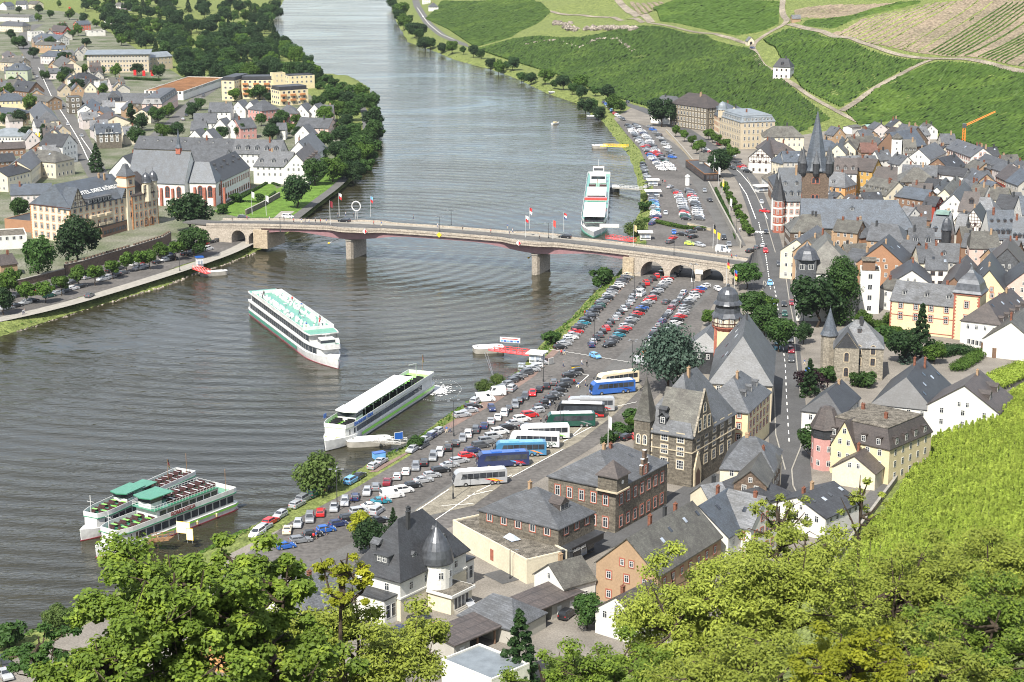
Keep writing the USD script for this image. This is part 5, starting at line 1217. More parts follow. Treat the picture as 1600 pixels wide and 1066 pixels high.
# houses on the far slope
def on_hill(px,py):
 p = hit(px,py)[0]
 return p
p = on_hill(1224,121)
pitched('white three storey house with dark roof standing alone in the vineyards',p[:2],-.42,10.5,4.4,7.5,12,'white','slate_dark',(2.5,2.5),float(p[2]) - .6,wf=3,sp=2.6,frame='darkframe',chim=1,dorm=((-1,1,.15,1.6,1.5),))
p = on_hill(1171.5,70)
CK = pitched('tiny cream wayside chapel with arched doorway where the hill roads meet',p[:2],-1.35,5,2.2,3.2,5.6,'lightyellow','slate_light',(0,0),float(p[2]) - .3,name='wayside_chapel',cat='chapel',wins=False,chim=0)
put('doorway',MB().add([(2.53,y_,z_) for y_,z_ in ((-.9,0),(.9,0),(.9,2),(0,2.8),(-.9,2))],[(0,1,2),(0,2,3),(0,3,4)]),M['black'],CK.t)
put('doorway',MB().add([(-2.53,y_,z_) for y_,z_ in ((.9,0),(-.9,0),(-.9,2),(0,2.8),(.9,2))],[(0,1,2),(0,2,3),(0,3,4)]),M['black'],CK.t)
p = on_hill(1243,34)
pitched('small timber hut with blue grey roof by the upper hill road',p[:2],0.1,6,2.6,2.8,5,'tan','slate_light',(0,0),float(p[2]) - .3,name='hut',cat='hut',wins=False,chim=0)
p = on_hill(677,17)
pitched('house with grey hipped roof beside the far bank road',p[:2],.1,10,5,5,8.5,'white','slate',(4,4),float(p[2]) - .4,wf=1,chim=1)
p = on_hill(666,6)
pitched('white house behind the hipped house on the far bank road',p[:2],.1,9,4,6,9,'white','slate',(0,0),float(p[2]) - .4,wf=2,chim=1)
E('open vineyard shed with pale green roof behind red tile roof',7,(1356,210),(1381,209),3.6,4.8,'brown','coppergreen',zspec=0,name='shed',cat='shed',wins=False,chim=0)
E('white open shed with dark doorways at the vineyard foot',6,(1331,210),(1345,208),3.6,4.4,'white','slate_old',zspec=0,name='shed',cat='shed',wins=False,chim=0)
E('small white shop building with awning beside the road near church',8,(1190,290),(1203,300),4,6,'white','flatroof',zspec=0,name='shop',cat='shop',wf=1)
E('brown house with flat terrace left of red sandstone corner house',9,(1200,305),(1214,330),8,10,'brown','slate_dark',zspec=0,wf=2)
E('house with cream walls between the spire and blue slate roof',9,(1205,278),(1222,283),8,11.5,'cream','slate_blue',zspec=0,wf=2)
E('small dark slate house behind corner bell tower',10,(1440,345),(1460,347),6.5,9.5,'redpl','slate_dark',zspec=0,wf=1)
E('long shed roof with white wall patch below nave end',8,(1400,372),(1416,375),9,12,'white','slate_light',zspec=0,wf=1)
E('white house with green balcony plants between brick gable and yellow building',8,(1374,482),(1392,486),7,9.5,'white','slate_old',zspec=0,wf=2)
E('brown house between cream dormer house and blue church roof',8,(1372,320),(1400,325),7,10,'cream','slate_dark',zspec=0,wf=1)
E('small cream house filling the gap above the long white wall',8,(1446,292),(1462,296),6,9,'cream','slate_old',zspec=0,wf=1)
E('grey slate house in the lane below half timbered house',8,(1560,352),(1580,356),6,10,'grey','slate_dark',zspec=0,wf=1)
E('brown slate house above pink house right end',8,(1560,425),(1585,428),7,11,'brown','slate',zspec=0,wf=1)
E('white house with stone base beside shop wing lane',8,(1585,470),(1612,474),8,12,'pink','slate_dark',zspec=0,wf=2)
E('slate house behind steep gable at the right edge',8,(1575,395),(1610,398),8,13,'white','slate',zspec=0,wf=2)
E('narrow brick street house at the bend of the river road',7,(1196,815),(1218,770),8,11,'rubble_brown','slate_old',zspec=0,wf=2)
E('tan house with yellow lichen roof below the church nave',9,(1300,398),(1338,402),9,12.5,'tan','slate_old',zspec=0,wf=2,chim=2)
E('low slate roof between brick gable and corner house',9,(1318,440),(1350,446),8,11,'tan','slate',zspec=0,wf=1)
E('old slate house filling the lane right of brick gable',9,(1398,430),(1420,434),8,12,'brick','slate',zspec=0,wf=1)
E('brown slate roof above the lane beside stone house',9,(1285,362),(1330,366),8,12,'brown','slate',zspec=0,wf=1)
E('slate house in gap left of grey slate roofs',9,(1500,415),(1530,418),7,11,'brown','slate',zspec=0,wf=1)
E('old house left of the skylight house below the crane',9,(1505,285),(1525,290),7,10,'tan','slate_old',zspec=0,wf=1)
E('mixed slate roof below the small cream gap house',8,(1440,318),(1470,322),7,10.5,'cream','slate_dark',zspec=0,wf=1)
E('slate house behind white verges house',8,(1512,330),(1535,333),7,11,'white','slate_old',zspec=0,wf=1)
back_houses(random.Random(9),sg.Polygon(WL([(1255,400),(1250,330),(1300,280),(1300,225),(1400,205),(1500,225),(1600,285),(1600,430),(1540,470),(1400,470),(1350,430)])),40)
# crane
cp_ = W(1503,262)
CR = House('tower_crane','orange tower crane rising from the old town roofs','crane',cp_,0)
hz = 19.5
mb = MB()
for sx in (-.6,.6):
 for sy in (-.6,.6):
  mb.box(sx,sy,0,.16,.16,hz)
for i in range(int(hz / 1.3)):
 z_ = i * 1.3
 for a,b in (((-.6,-.6),(.6,-.6)),((.6,-.6),(.6,.6)),((.6,.6),(-.6,.6)),((-.6,.6),(-.6,-.6))):
  mb.tube((*a,z_),(*b,z_ + 1.3),.06,n=4)
put('mast',mb,M['p_orange'],CR.t)
mb = MB(); e_ = np.array([15.0,3,6.5]); q_ = np.array([0,0,hz])
for o in ((0,-.45,0),(0,.45,0),(0,0,.8)):
 mb.tube(q_ + o,q_ + e_ + np.array(o) * .6,.11,n=4)
for i in range(14):
 f0,f1 = i / 14,(i + 1) / 14
 for s in (-.45,.45):
  mb.tube(q_ + e_ * f0 + (0,s * (1 - .4 * f0),0),q_ + e_ * f1 + (0,0,.8 * (1 - .4 * f1)),.06,n=4)
put('jib',mb,M['p_orange'],CR.t)
put('head',MB().box(0,0,hz - .5,1.6,1.6,1.8),M['p_darkgrey'],CR.t)
# ------------------------------------------------------------------ road bridge
bA,bB = W(322,348,7.0),W(1158,413.5,7.0)
bd = bB - bA; BL = np.linalg.norm(bd); bd /= BL
BR = House('river_bridge','long road bridge with plum steel girders and stone parapets over the river','bridge',bA,math.atan2(bd[1],bd[0]))
BW = 12.6                       # local y from 0 (edge towards the camera) to BW
def bz(x):
 t = np.clip(np.asarray(x,float) / BL,0,1)
 return 7.0 + 14.0 * t * (1 - t) * (1 - .12 * (t - .5)) - 1.05
def along(x0,x1,prof,n=60):
 """Sweeps a closed (y, dz) profile along the deck curve; prof may depend on x."""
 xs = np.linspace(x0,x1,n)
 return MB().loft([np.array([(x,y,bz(x) + dz) for y,dz in (prof(x) if callable(prof) else prof)]) for x in xs])
def bx_of(px,py=370,z=8.0):
 return float((W(px,py,z) - bA) @ bd)
xp = [bx_of(400,385,0),bx_of(556,390,0),bx_of(848,412,0),bx_of(1004,418,0)]
bl = lambda x,c,w: max(0.0,1 - abs(x - c) / w)
bulge = lambda x: 2.6 * (sm(bl(x,xp[1] + 3,11) * 1.6) + sm(bl(x,xp[2] - 2,11) * 1.6))
put('deck',along(0,BL - 1,lambda x: [(0 - bulge(x),-.9),(BW + bulge(x),-.9),(BW + bulge(x),-.02),(0 - bulge(x),-.02)],110),M['bridgestone'],BR.t)
put('road_surface',along(-12,BL - 1,[(2.6,-.5),(BW - 2.6,-.5),(BW - 2.6,.03),(2.6,.03)]),M['asphalt'],BR.t)
for y0,y1,s in ((.0,2.5,-1),(BW - 2.5,BW,1)):
 put('footway',along(0,BL - 1,lambda x: [(y0 + (s < 0) * (.45 - bulge(x)),-.4),(y1 + (s > 0) * (-.45 + bulge(x)),-.4),(y1 + (s > 0) * (-.45 + bulge(x)),.16),(y0 + (s < 0) * (.45 - bulge(x)),.16)],110),M['kerbstone'],BR.t)
 e = lambda x: (y0 if s < 0 else y1 - .45) + s * bulge(x)
 put('parapet',along(0,BL - 1,lambda x: [(e(x),-.35),(e(x) + .45,-.35),(e(x) + .45,.72),(e(x),.72)],110),M['bridgestone'],BR.t)
 rb = MB()
 n = 70
 for i in range(n + 1):
  x = 1 + (BL - 2) * i / n
  rb.box(x,e(x) + .22,bz(x) + .7,.07,.07,.5)
  if i < n:
   x2 = 1 + (BL - 2) * (i + 1) / n
   for dz in (.93,1.17):
    rb.tube((x,e(x) + .22,bz(x) + dz),(x2,e(x2) + .22,bz(x2) + dz),.04,n=4)
 put('railing',rb,M['darkmetal'],BR.t)
gd = lambda x: 1.1 + 2.1 * max(sm(bl(x,xp[1],24)),sm(bl(x,xp[2],24)),.35 * sm(bl(x,xp[0],14)),.35 * sm(bl(x,xp[3],14)))
for y in (.8,4.3,BW - 5.0,BW - 1.5):
 put('girder',along(xp[0],xp[3],lambda x: [(y,-.9 - gd(x)),(y + .7,-.9 - gd(x)),(y + .7,-.85),(y,-.85)],80),M['p_plum'],BR.t)
for x in xp[1:3]:
 o = [(-1.5,1.5),(-1.0,.3),(0,-.5),(1.0,.3),(1.5,1.5),(1.5,BW - 1),(1.0,BW + .4),(0,BW + 1.2),(-1.0,BW + .4),(-1.5,BW - 1)]
 pr = put('pier',MB().prism([(x + a,b) for a,b in o],-6,float(bz(x)) - 4.6),M['bridgestone'],BR.t)
 put('pier_cap',MB().prism([(x + a * 1.12,BW / 2 + (b - BW / 2) * 1.03) for a,b in o],float(bz(x)) - 4.6,float(bz(x)) - 4.2),M['kerbstone'],pr)
 put('bearing',MB().box(x,2,float(bz(x)) - 4.3,1.2,1.4,.5).box(x,BW - 2,float(bz(x)) - 4.3,1.2,1.4,.5),M['darkmetal'],pr)
for x,w in ((xp[0] + 1,6.0),(xp[3],4.0)):
 put('land_pier',MB().box(x,BW / 2 - .4,-1,w,BW + .6,float(bz(x)) - .6),M['ashlar'],BR.t)
def arcade(x0,x1,spans,spring=2.2):
 top = [(x,float(bz(x)) - .88) for x in np.linspace(x1,x0,20)]
 holes = []
 for a,b in spans:
  r = (b - a) / 2; c = (a + b) / 2
  rise = min(r,float(bz(c)) - 1.9 - spring)
  holes.append(sg.Polygon([(a,-2),(b,-2)] + [(c + r * math.cos(t),spring + rise * math.sin(t)) for t in np.linspace(0,math.pi,18)]))
 pg = sg.Polygon([(x0,-1),(x1,-1)] + top).difference(shapely.union_all(holes))
 mb = MB()
 for g in getattr(pg,'geoms',[pg]):
  mb.prism(g,-BW + .25,-.15)
 put('arcade',mb.xf([[1,0,0,0],[0,0,-1,0],[0,1,0,0],[0,0,0,1]]),M['bridgestone'],BR.t)
 for a,b in spans:
  r = (b - a) / 2; c = (a + b) / 2; rise = min(r,float(bz(c)) - 1.9 - spring)
  ts = np.linspace(0,math.pi,15)
  for t0,t1 in zip(ts[:-1],ts[1:]):
   q = [(c + k * math.cos(t),spring + (rise + k - r) * math.sin(t)) for k,t in ((r + .02,t0 + .012),(r + .6,t0 + .012),(r + .6,t1 - .012),(r + .02,t1 - .012))]
   put('arch_stone',MB().loft([np.array([(x,.1,z) for x,z in q]),np.array([(x,.3,z) for x,z in q])]),M['bridgestone'],BR.t)
xl = [bx_of(a,395,0) for a in (326,346,351,374)]
arcade(-6,xp[0] + 1,[(xl[0] - 2,xl[1] - .4),(xl[2],xl[3] + .5)],2.0)
xr = [bx_of(a,425,0) for a in (1013,1054,1064,1108,1117,1156)]
arcade(xp[3],BL - 1,[(xr[0],xr[1]),(xr[2],xr[3]),(xr[4],xr[5])],1.4)
x_ = BL - 1.0; zt = float(bz(x_)) + .04
e0,e1 = BR.world((x_,-.2)),BR.world((x_,BW + .2))
q0,q1 = W(1196,424,.12),W(1184,384,.12)
rm_ = MB(); sk = MB(); top0,top1 = [],[]
for f in np.linspace(0,1,9):
 zz_ = zt + (.13 - zt) * float(sm(f)); a_ = e0[:2] * (1 - f) + q0 * f; b_ = e1[:2] * (1 - f) + q1 * f
 top0.append((*a_,zz_)); top1.append((*b_,zz_))
rm_.add(top0 + top1,[(i,i + 1,10 + i,9 + i) for i in range(8)])
for tp in (top0,top1):
 sk.add(tp + [(p_[0],p_[1],-.5) for p_ in tp],[(i,i + 1,10 + i,9 + i) for i in range(8)])
put('bridge_ramp',rm_,M['asphalt'],kind='structure')
put('ramp_wall',sk,M['bridgestone'],kind='structure')
put('sign_board',MB().box(bx_of(1111,410,4),-.06,2.6,2.6,.08,1.5),M['frame'],BR.t)
def deck_xyz(px,py):
 """Point on the deck that is seen at a picture point."""
 z = 9.0
 for _ in range(6):
  p = W(px,py,z); x = float((p - bA) @ bd); z = float(bz(x)) + .15
 return p[0],p[1],z
# marks, arms and flags hung on the bridge
for px,py,col,lab in ((565,361,'p_white','red and white diamond navigation mark left of the first pier'),(686,366,'p_yellow','yellow diamond navigation mark over the middle of the river'),(810,378,'p_white','red and white diamond navigation mark left of the second pier')):
 x = bx_of(px,py,9.5); z = float(bz(x)) - .2
 t = thing('navigation_mark',lab,'navigation sign',BR.world((x,-.2 - bulge(x),0))[:2].tolist() + [z],BR.rot)
 put('board',MB().add([(-1,-.05,0),(0,-.05,-1),(1,-.05,0),(0,-.05,1),(-1,.05,0),(0,.05,-1),(1,.05,0),(0,.05,1)],[(0,1,2,3),(7,6,5,4),(0,4,5,1),(1,5,6,2),(2,6,7,3),(3,7,4,0)]),M[col],t)
 if col == 'p_white':
  put('red_half',MB().add([(0,-.06,-.9),(.9,-.06,0),(0,-.06,.9)],[(0,1,2)]),M['p_red'],t)
for px,py,ex,ey,lab in ((537,370,514,380,'white mooring arm with yellow tip sticking out by the left pier'),(840,392,826,403,'white mooring arm with yellow tip sticking out by the right pier')):
 a = np.r_[W(px,py,4.5),4.5]; b = np.r_[W(ex,ey,2.5),2.5]
 t = thing('radar_arm',lab,'marker arm',a)
 put('arm',MB().tube((0,0,0),b - a,.1,n=6),M['whitepaint'],t)
 put('tip',MB().lathe(*(b - a)[:2],[(.05,(b - a)[2] - .35),(.5,(b - a)[2] - .1),(.5,(b - a)[2] + .1),(.05,(b - a)[2] + .35)],8),M['p_yellow'],t)
x,y,z = deck_xyz(557,343)
t = thing('ring_sculpture','white ring sculpture on two posts at the bridge bay','sculpture',(x,y,z),BR.rot)
rg_ = trimesh.creation.torus(1.8,.22,24,8)
put('ring',MB().tri(rg_).xf([[1,0,0,0],[0,0,1,0],[0,1,0,5.0],[0,0,0,1]]),M['whitepaint'],t)
put('post',MB().tube((-.3,0,0),(-.3,0,3.2),.08),M['whitepaint'],t)
put('post',MB().tube((.3,0,0),(.3,0,3.2),.08),M['whitepaint'],t)
def flag(label,base,h,cols,w=1.0,fh=2.2,a=.4,sway=.3,group=None):
 t = thing('flag_pole',label,'flag',base,a,group)
 put('pole',MB().tube((0,0,0),(0,0,h),.085,.05,6),M['whitepaint'],t)
 n = len(cols)
 for i,c in enumerate(cols):
  ks = np.linspace(0,1,7); z1 = h - .2 - fh * i / n; z0 = h - .2 - fh * (i + 1) / n + .01
  top = [(.06 + w * k,sway * math.sin(4 * k + i * .3) * k,z1 - .5 * k * k) for k in ks]; bot = [(.06 + w * k * .85,sway * math.sin(4 * k + .5 + i * .3) * k,z0 - .6 * k * k) for k in ks]
  put('flag',MB().add(top + bot,[(j,j + 1,8 + j,7 + j) for j in range(6)]),M[c],t)
 return t
for px,py,h,cols,lab in ((516,351,9,['p_maroon'],'dark red flag on the camera side of the bridge near the left pier'),(530,338,9,['p_white','p_red'],'white and red flag left of the ring sculpture'),(579,339,8,['p_lightblue','p_red'],'pale blue and pink flag right of the ring sculpture'),(416,337,8,['p_white'],'white flag at the left end of the bridge'),(394,335,9,['p_white'],'large white banner flag behind the left bridge end'),
        (821,371,8,['p_white','p_red'],'red and white flag on the bridge just left of the right pier'),(827,358,8,['p_red','p_white'],'red flag on the far parapet left of the right pier'),(881,362,7,['p_red','p_white','p_denim'],'small red white and blue flag at far parapet'),(864,374,7,['p_brightred'],'pinkish flag right of the right pier'),(990,386,8,['p_gold'],'yellow flag at the right end of the bridge'),(1120,398,8,['p_yellow'],'short yellow flag by the white van on bridge')):
 flag(lab,deck_xyz(px,py),h,cols)
for px,py,h,cols,lab in ((1114,388,9,['p_black','p_yellow'],'black and yellow flag in the car park beyond bridge'),(1135,450,10,['p_black','p_red','p_yellow'],'tall black red and gold banner beside the round tower'),(1147,458,8,['p_blue','p_red','p_yellow'],'small flag with red and yellow behind the round tower'),(1122,292,9,['p_white'],'tall white banner at the promenade corner'),(1115,280,11,['p_white'],'tallest white pole banner beside the big promenade tree'),(1140,340,8,['p_white'],'white banner pole among the median shrubs'),(1128,304,7,['p_gold','p_yellow'],'golden flag at the top of median shrubs'),(950,696,7.5,['p_white'],'narrow white advertising banner beside red coach')):
 flag(lab,(*W(px,py,.05),.05),h,cols,.8,3.0)
# ------------------------------------------------------------------ vineyards
def vine_rows(name,label,pix,dirpix,mat,spacing=2.2,hgt=1.35,hw=.4,step=2.0,keep=1.0,lift=0.0,seed=1,world=None,edge=0.0):
 """Rows of trained vines as bumpy hedges that follow the slope."""
 r = np.random.default_rng(seed)
 h = hit([a for a,b in pix],[b for a,b in pix])
 pg = sg.Polygon(h[:,:2]).buffer(0).buffer(-edge)
 d = hit([dirpix[0][0],dirpix[1][0]],[dirpix[0][1],dirpix[1][1]])
 e = (d[1] - d[0])[:2]; e /= np.linalg.norm(e); n = np.array([-e[1],e[0]])
 c = np.array(pg.exterior.coords) if pg.geom_type == 'Polygon' else np.vstack([np.array(g.exterior.coords) for g in pg.geoms])
 lo,hi = (c @ n).min(),(c @ n).max(); s0,s1 = (c @ e).min(),(c @ e).max()
 P,k0 = [],0
 for o in np.arange(lo + spacing / 2,hi,spacing):
  if r.random() > keep: continue
  ln = sg.LineString([n * o + e * (s0 - 1),n * o + e * (s1 + 1)]).intersection(pg)
  for g in getattr(ln,'geoms',[ln]):
   if g.is_empty or g.length < 4: continue
   a,b = (np.array(q) for q in (g.coords[0],g.coords[-1]))
   m = max(2,int(g.length / step) + 1)
   P.append((a + (b - a) * np.linspace(0,1,m)[:,None],m))
 q = np.vstack([p for p,m in P]); ms = [m for p,m in P]
 z = gz(q[:,0],q[:,1]) + lift
 N = len(q)
 if hgt < .3: lift = lift + .12
 gap = meshkit.noise(np.c_[q / 7.0,np.zeros(N)],seed) > .93
 hh = hgt * r.uniform(.72,1.15,N) * np.where(gap,.25,1); w = hw * r.uniform(.75,1.35,N)
 j = r.normal(0,.13,(N,1)) * n
 V = np.stack([np.c_[q - n * w[:,None] + j,z - .2],np.c_[q - n * (w * .8)[:,None] + j,z + hh * .75],np.c_[q + n * (w * .35 * r.uniform(-1,1,N))[:,None] + j,z + hh],np.c_[q + n * (w * .8)[:,None] + j,z + hh * .75],np.c_[q + n * w[:,None] + j,z - .2]],1)
 i = np.arange(N); last = np.cumsum(ms) - 1
 i = np.setdiff1d(i,last)
 f = np.concatenate([np.stack([i * 5 + k,i * 5 + k + 1,i * 5 + k + 6,i * 5 + k + 5],-1) for k in range(4)])
 flat_ = hgt < .3
 nrm = r.normal(0,.02 if flat_ else .5,(N,5,3)) + np.array([0,0,1.0]) + (np.array([-1,-.6,0,.6,1])[None,:,None] * np.r_[n,0]) * (0 if flat_ else .8)
 nrm /= np.linalg.norm(nrm,axis=-1,keepdims=True)
 f3 = np.vstack([f[:,[0,1,2]],f[:,[0,2,3]]])[:,::-1]
 put(name,MB().add(V.reshape(-1,3),f3),M[mat],label=label,cat='vineyard',kind='stuff',norm=nrm.reshape(-1,3))
surf('drygrass',(0.155,0.19,0.05),0.95,0.03,0.25,0.1,scale2=0.5,c2=(0.11,0.16,0.03))
surf('p_red_label',(0.55,0.03,0.03),0.5)
vine_rows('vineyard','steep vineyard of diagonal rows between the river road and the stone outcrop',[(742,78),(800,96),(872,118),(944,148),(1000,164),(1060,180),(1110,190),(1190,209),(1242,210),(1296,186),(1244,145),(1206,112),(1166,76),(1100,56),(1050,47),(985,42),(905,60),(850,58),(800,62)],((950,125),(1075,62)),'leaf_farvine',2.15)
vine_rows('vineyard','green vineyard left of the stone outcrop above far road',[(665,30),(700,46),(742,74),(800,58),(860,20),(835,2),(690,2)],((720,50),(860,12)),'leaf_farvine',2.6,seed=2)
vine_rows('vineyard','dark green vineyard below the top edge between two hill roads',[(1032,34),(1100,46),(1150,56),(1190,50),(1216,38),(1218,4),(1060,0),(1020,14)],((1060,40),(1190,12)),'leaf_farvine',2.4,seed=3)
vine_rows('vineyard','vineyard right of the lone white house',[(1192,62),(1232,46),(1256,48),(1300,62),(1357,80),(1448,96),(1396,118),(1354,140),(1312,168),(1252,138),(1238,118),(1216,84)],((1260,130),(1350,90)),'leaf_farvine',2.15,seed=4)
vine_rows('vineyard','broad vineyard above the old town roofs',[(1322,176),(1366,142),(1410,118),(1462,98),(1550,104),(1640,118),(1640,290),(1600,270),(1532,230),(1462,207),(1392,189),(1342,196)],((1400,170),(1500,130)),'leaf_farvine',2.1,seed=5)
vine_rows('soil_strips','bare brown soil of a newly planted vineyard at top right',[(1300,54),(1370,24),(1460,4),(1640,2),(1640,104),(1550,94),(1460,86),(1357,68)],((1330,52),(1417,10)),'soilfield',3.8,.22,2.2,3.0,seed=6)
vine_rows('young_vines','thin rows of young vines on the brown field',[(1440,80),(1520,30),(1560,6),(1640,4),(1640,104),(1550,94)],((1460,87),(1575,15)),'leaf_farvine',3.4,1.0,.25,2.4,.75,lift=.2,seed=7)
vine_rows('young_vines','faint lines of young vines on the left of brown field',[(1300,54),(1370,24),(1460,4),(1555,4),(1440,82),(1357,68)],((1330,52),(1417,10)),'drygrass',5.0,.5,.3,3.0,.6,lift=.2,seed=8)
vine_rows('soil_strips','pale fallow strip beside the timber hut',[(1244,28),(1330,24),(1400,4),(1290,8),(1240,14)],((1250,26),(1390,6)),'soilfield',4.0,.2,2.3,3.0,seed=9)
vine_rows('vineyard','narrow vineyard strip between hut and brown field',[(1254,40),(1300,46),(1365,22),(1440,4),(1405,4),(1330,27),(1262,32)],((1260,38),(1420,6)),'leaf_farvine',2.4,seed=10)
vine_rows('soil_strips','tan fallow field beside the upper road bend',[(985,2),(1040,2),(1010,24),(990,12)],((990,4),(1010,22)),'soilfield',4.0,.2,2.3,3.0,seed=11)
hill_road('hill_road',[(958,-6),(972,8),(1000,25),(1018,36)],6,M['track'])
hill_road('hill_track',[(1018,37),(1050,43),(1100,52),(1150,62),(1172,70)],3.0,M['track'])
hill_road('hill_road',[(1224,-5),(1221,17),(1233,38),(1204,50),(1182,61),(1173,76),(1184,95),(1200,108),(1222,124),(1250,142),(1307,175),(1345,193)],4.2,M['track'])
hill_road('hill_track',[(1233,38),(1254,43),(1300,57),(1357,74),(1457,92),(1550,98),(1640,116)],5.0,M['track'])
hill_road('hill_track',[(1456,94),(1405,117),(1360,140),(1315,174)],3.5,M['track'])
hill_road('terrace_track',[(855,18),(900,24),(950,27),(1005,36)],4.0,M['track'])
# stone outcrop and small terrace walls
def rocks(name,label,pix,n,size,seed):
 r = np.random.default_rng(seed); h = hit([a for a,b in pix],[b for a,b in pix]); mb = MB()
 for i in range(n):
  t = r.random() * (len(h) - 1); k = int(t); p = h[k] + (h[min(k + 1,len(h) - 1)] - h[k]) * (t - k)
  m = trimesh.creation.icosphere(1); v = np.array(m.vertices) * r.uniform(.7,1.3,3) * size * r.uniform(.5,1.3); v += r.normal(0,.12 * size,v.shape)
  mb.add(v + [p[0] + r.normal(0,size),p[1] + r.normal(0,size),float(gz(p[0],p[1])) + size * .3],m.faces)
 put(name,mb,M['rockface'],label=label,cat='rocks',kind='stuff')
rocks('rock_outcrop','pale rocky outcrop across the middle of the left vineyard',[(870,36),(888,46),(905,48),(940,46),(975,46),(995,48)],90,2.2,1)
rocks('terrace_wall','crumbling terrace walls in the vineyard slope',[(820,72),(850,66),(870,64),(905,76),(935,62),(965,62),(975,72),(990,82)],70,1.1,2)
rocks('bank_stones','loose stones along the left river bank',[(30,518),(110,494),(190,468),(260,448),(300,430),(350,415),(400,396)],260,.35,3)
# vines on stakes close by
def vine_proto(seed):
 r = np.random.default_rng(seed); n = 190
 z = r.uniform(.25,2.0,n); rad = (.42 - .12 * z) * np.sqrt(r.uniform(.15,1,n)) * (1 + .35 * np.sin(z * 5 + seed))
 a = r.uniform(0,6.283,n)
 return leaf_quads(np.stack([rad * np.cos(a),rad * np.sin(a) * .8,z],1),np.stack([np.cos(a),np.sin(a),r.uniform(.1,1.1,n)],1),r.uniform(.10,.17,n),r)
def leaf_quads(c,nrm,s,r,asp=1.25):
 """A folded leaf (two triangles) at every point c, facing about nrm."""
 n = len(c); s = np.asarray(s)[:,None]
 nrm = nrm + r.normal(0,.45,(n,3)); nrm /= np.linalg.norm(nrm,axis=1,keepdims=True)
 u = np.cross(nrm,r.normal(0,1,(n,3))); u /= np.linalg.norm(u,axis=1,keepdims=True) + 1e-9
 v = np.cross(nrm,u)
 V = np.stack([c - u * s * asp,c - v * s * .8 + nrm * s * .15,c + u * s * asp,c + v * s * .8 + nrm * s * .15],1)
 i = np.arange(n) * 4
 return MB().add(V.reshape(-1,3),np.vstack([np.stack([i,i + 1,i + 2],1),np.stack([i,i + 2,i + 3],1)]))
pi = UsdGeom.PointInstancer.Define(stage,'/World/near_vineyard')
tag(pi.GetPrim(),'bright green vines on single stakes filling the near slope at the right','vineyard',None,'stuff')
protos = []
for k in range(6):
 q = put('vine_plant',vine_proto(k),M['leaf_vine'],pi.GetPrim())
 protos.append(q.GetPath())
pi.CreatePrototypesRel().SetTargets(protos)
NVp = sg.Polygon(hit(*zip(*[(1476,668),(1440,712),(1398,782),(1350,836),(1310,900),(1350,960),(1500,960),(1660,980),(1660,596),(1610,606),(1572,628),(1520,646)]))[:,:2]).buffer(0)
b = NVp.bounds; pts = []
ev = np.array([.86,-.5]); nv = np.array([.5,.86])
for i in range(-200,200):
 for j in range(-260,260):
  p = np.array([(b[0] + b[2]) / 2,(b[1] + b[3]) / 2]) + ev * i * 1.45 + nv * j * .95
  if b[0] < p[0] < b[2] and b[1] < p[1] < b[3] and rng.random() > .03: pts.append(p + rng.normal(0,.13,2))
pts = np.array(pts)
pts = pts[shapely.contains_xy(NVp,pts[:,0],pts[:,1])]
zz = gz(pts[:,0],pts[:,1])
N = len(pts)
pi.CreatePositionsAttr(Vt.Vec3fArray.FromNumpy(np.c_[pts,zz - .1].astype(np.float32)))
pi.CreateProtoIndicesAttr(Vt.IntArray.FromNumpy(rng.integers(0,6,N).astype(np.int32)))
sc = rng.uniform(.8,1.2,(N,1)) * np.array([[1,1,1.0]]); sc[:,2] *= rng.uniform(.85,1.2,N)
pi.CreateScalesAttr(Vt.Vec3fArray.FromNumpy(sc.astype(np.float32)))
an = rng.uniform(0,6.283,N)
pi.CreateOrientationsAttr(Vt.QuathArray([Gf.Quath(float(math.cos(a / 2)),0,0,float(math.sin(a / 2))) for a in an]))
# ------------------------------------------------------------------ trees
def blob_crown(r,h,R,n,leaf,shape='round',nb=26,zb=.28):
 """Leaves gathered in clumps over a crown: light outside, gaps between."""
 cs,ns,rs = [],[],[]
 for i in range(nb):
  if shape == 'cone':
   t = (i + .5) / nb; z = h * (zb + (1 - zb) * t); rr = R * (1 - t) ** .85 * r.uniform(.55,1.0); a = i * 2.4
   c = np.array([rr * math.cos(a),rr * math.sin(a),z - .12 * rr]); br = max(.35,R * .34 * (1.1 - t))
  elif shape == 'column':
   z = h * r.uniform(zb,.97); t = (z / h - zb) / (1 - zb); a = r.uniform(0,6.283); rr = R * math.sin(math.pi * min(.97,t * .8 + .15)) * .6
   c = np.array([rr * math.cos(a),rr * math.sin(a),z]); br = R * .5
  elif shape == 'box':
   c = np.array([r.uniform(-.8,.8) * R,r.uniform(-.8,.8) * R,h * r.uniform(zb + .15,.9)]); br = R * .36
  else:
   d = r.normal(0,1,3); d[2] += .15; d /= np.linalg.norm(d)
   k = r.uniform(.35,.85)
   c = np.array([d[0] * R * k,d[1] * R * k,h * (zb + (1 - zb) * .5) + d[2] * h * (1 - zb) * .46 * k]); br = R * r.uniform(.30,.48)
  m = int(1.3 * n / nb * br / (R * .36)) if shape != 'cone' else int(n / nb)
  d = r.normal(0,1,(m,3)); d[:,2] += .35; d /= np.linalg.norm(d,axis=1,keepdims=True)
  cs.append(c + d * br * r.uniform(.62,1.06,(m,1)) * [1,1,.8]); ns.append(d + [0,0,.35])
 c,nr = np.vstack(cs),np.vstack(ns)
 return leaf_quads(c,nr,leaf * r.uniform(.6,1.25,len(c)),r)
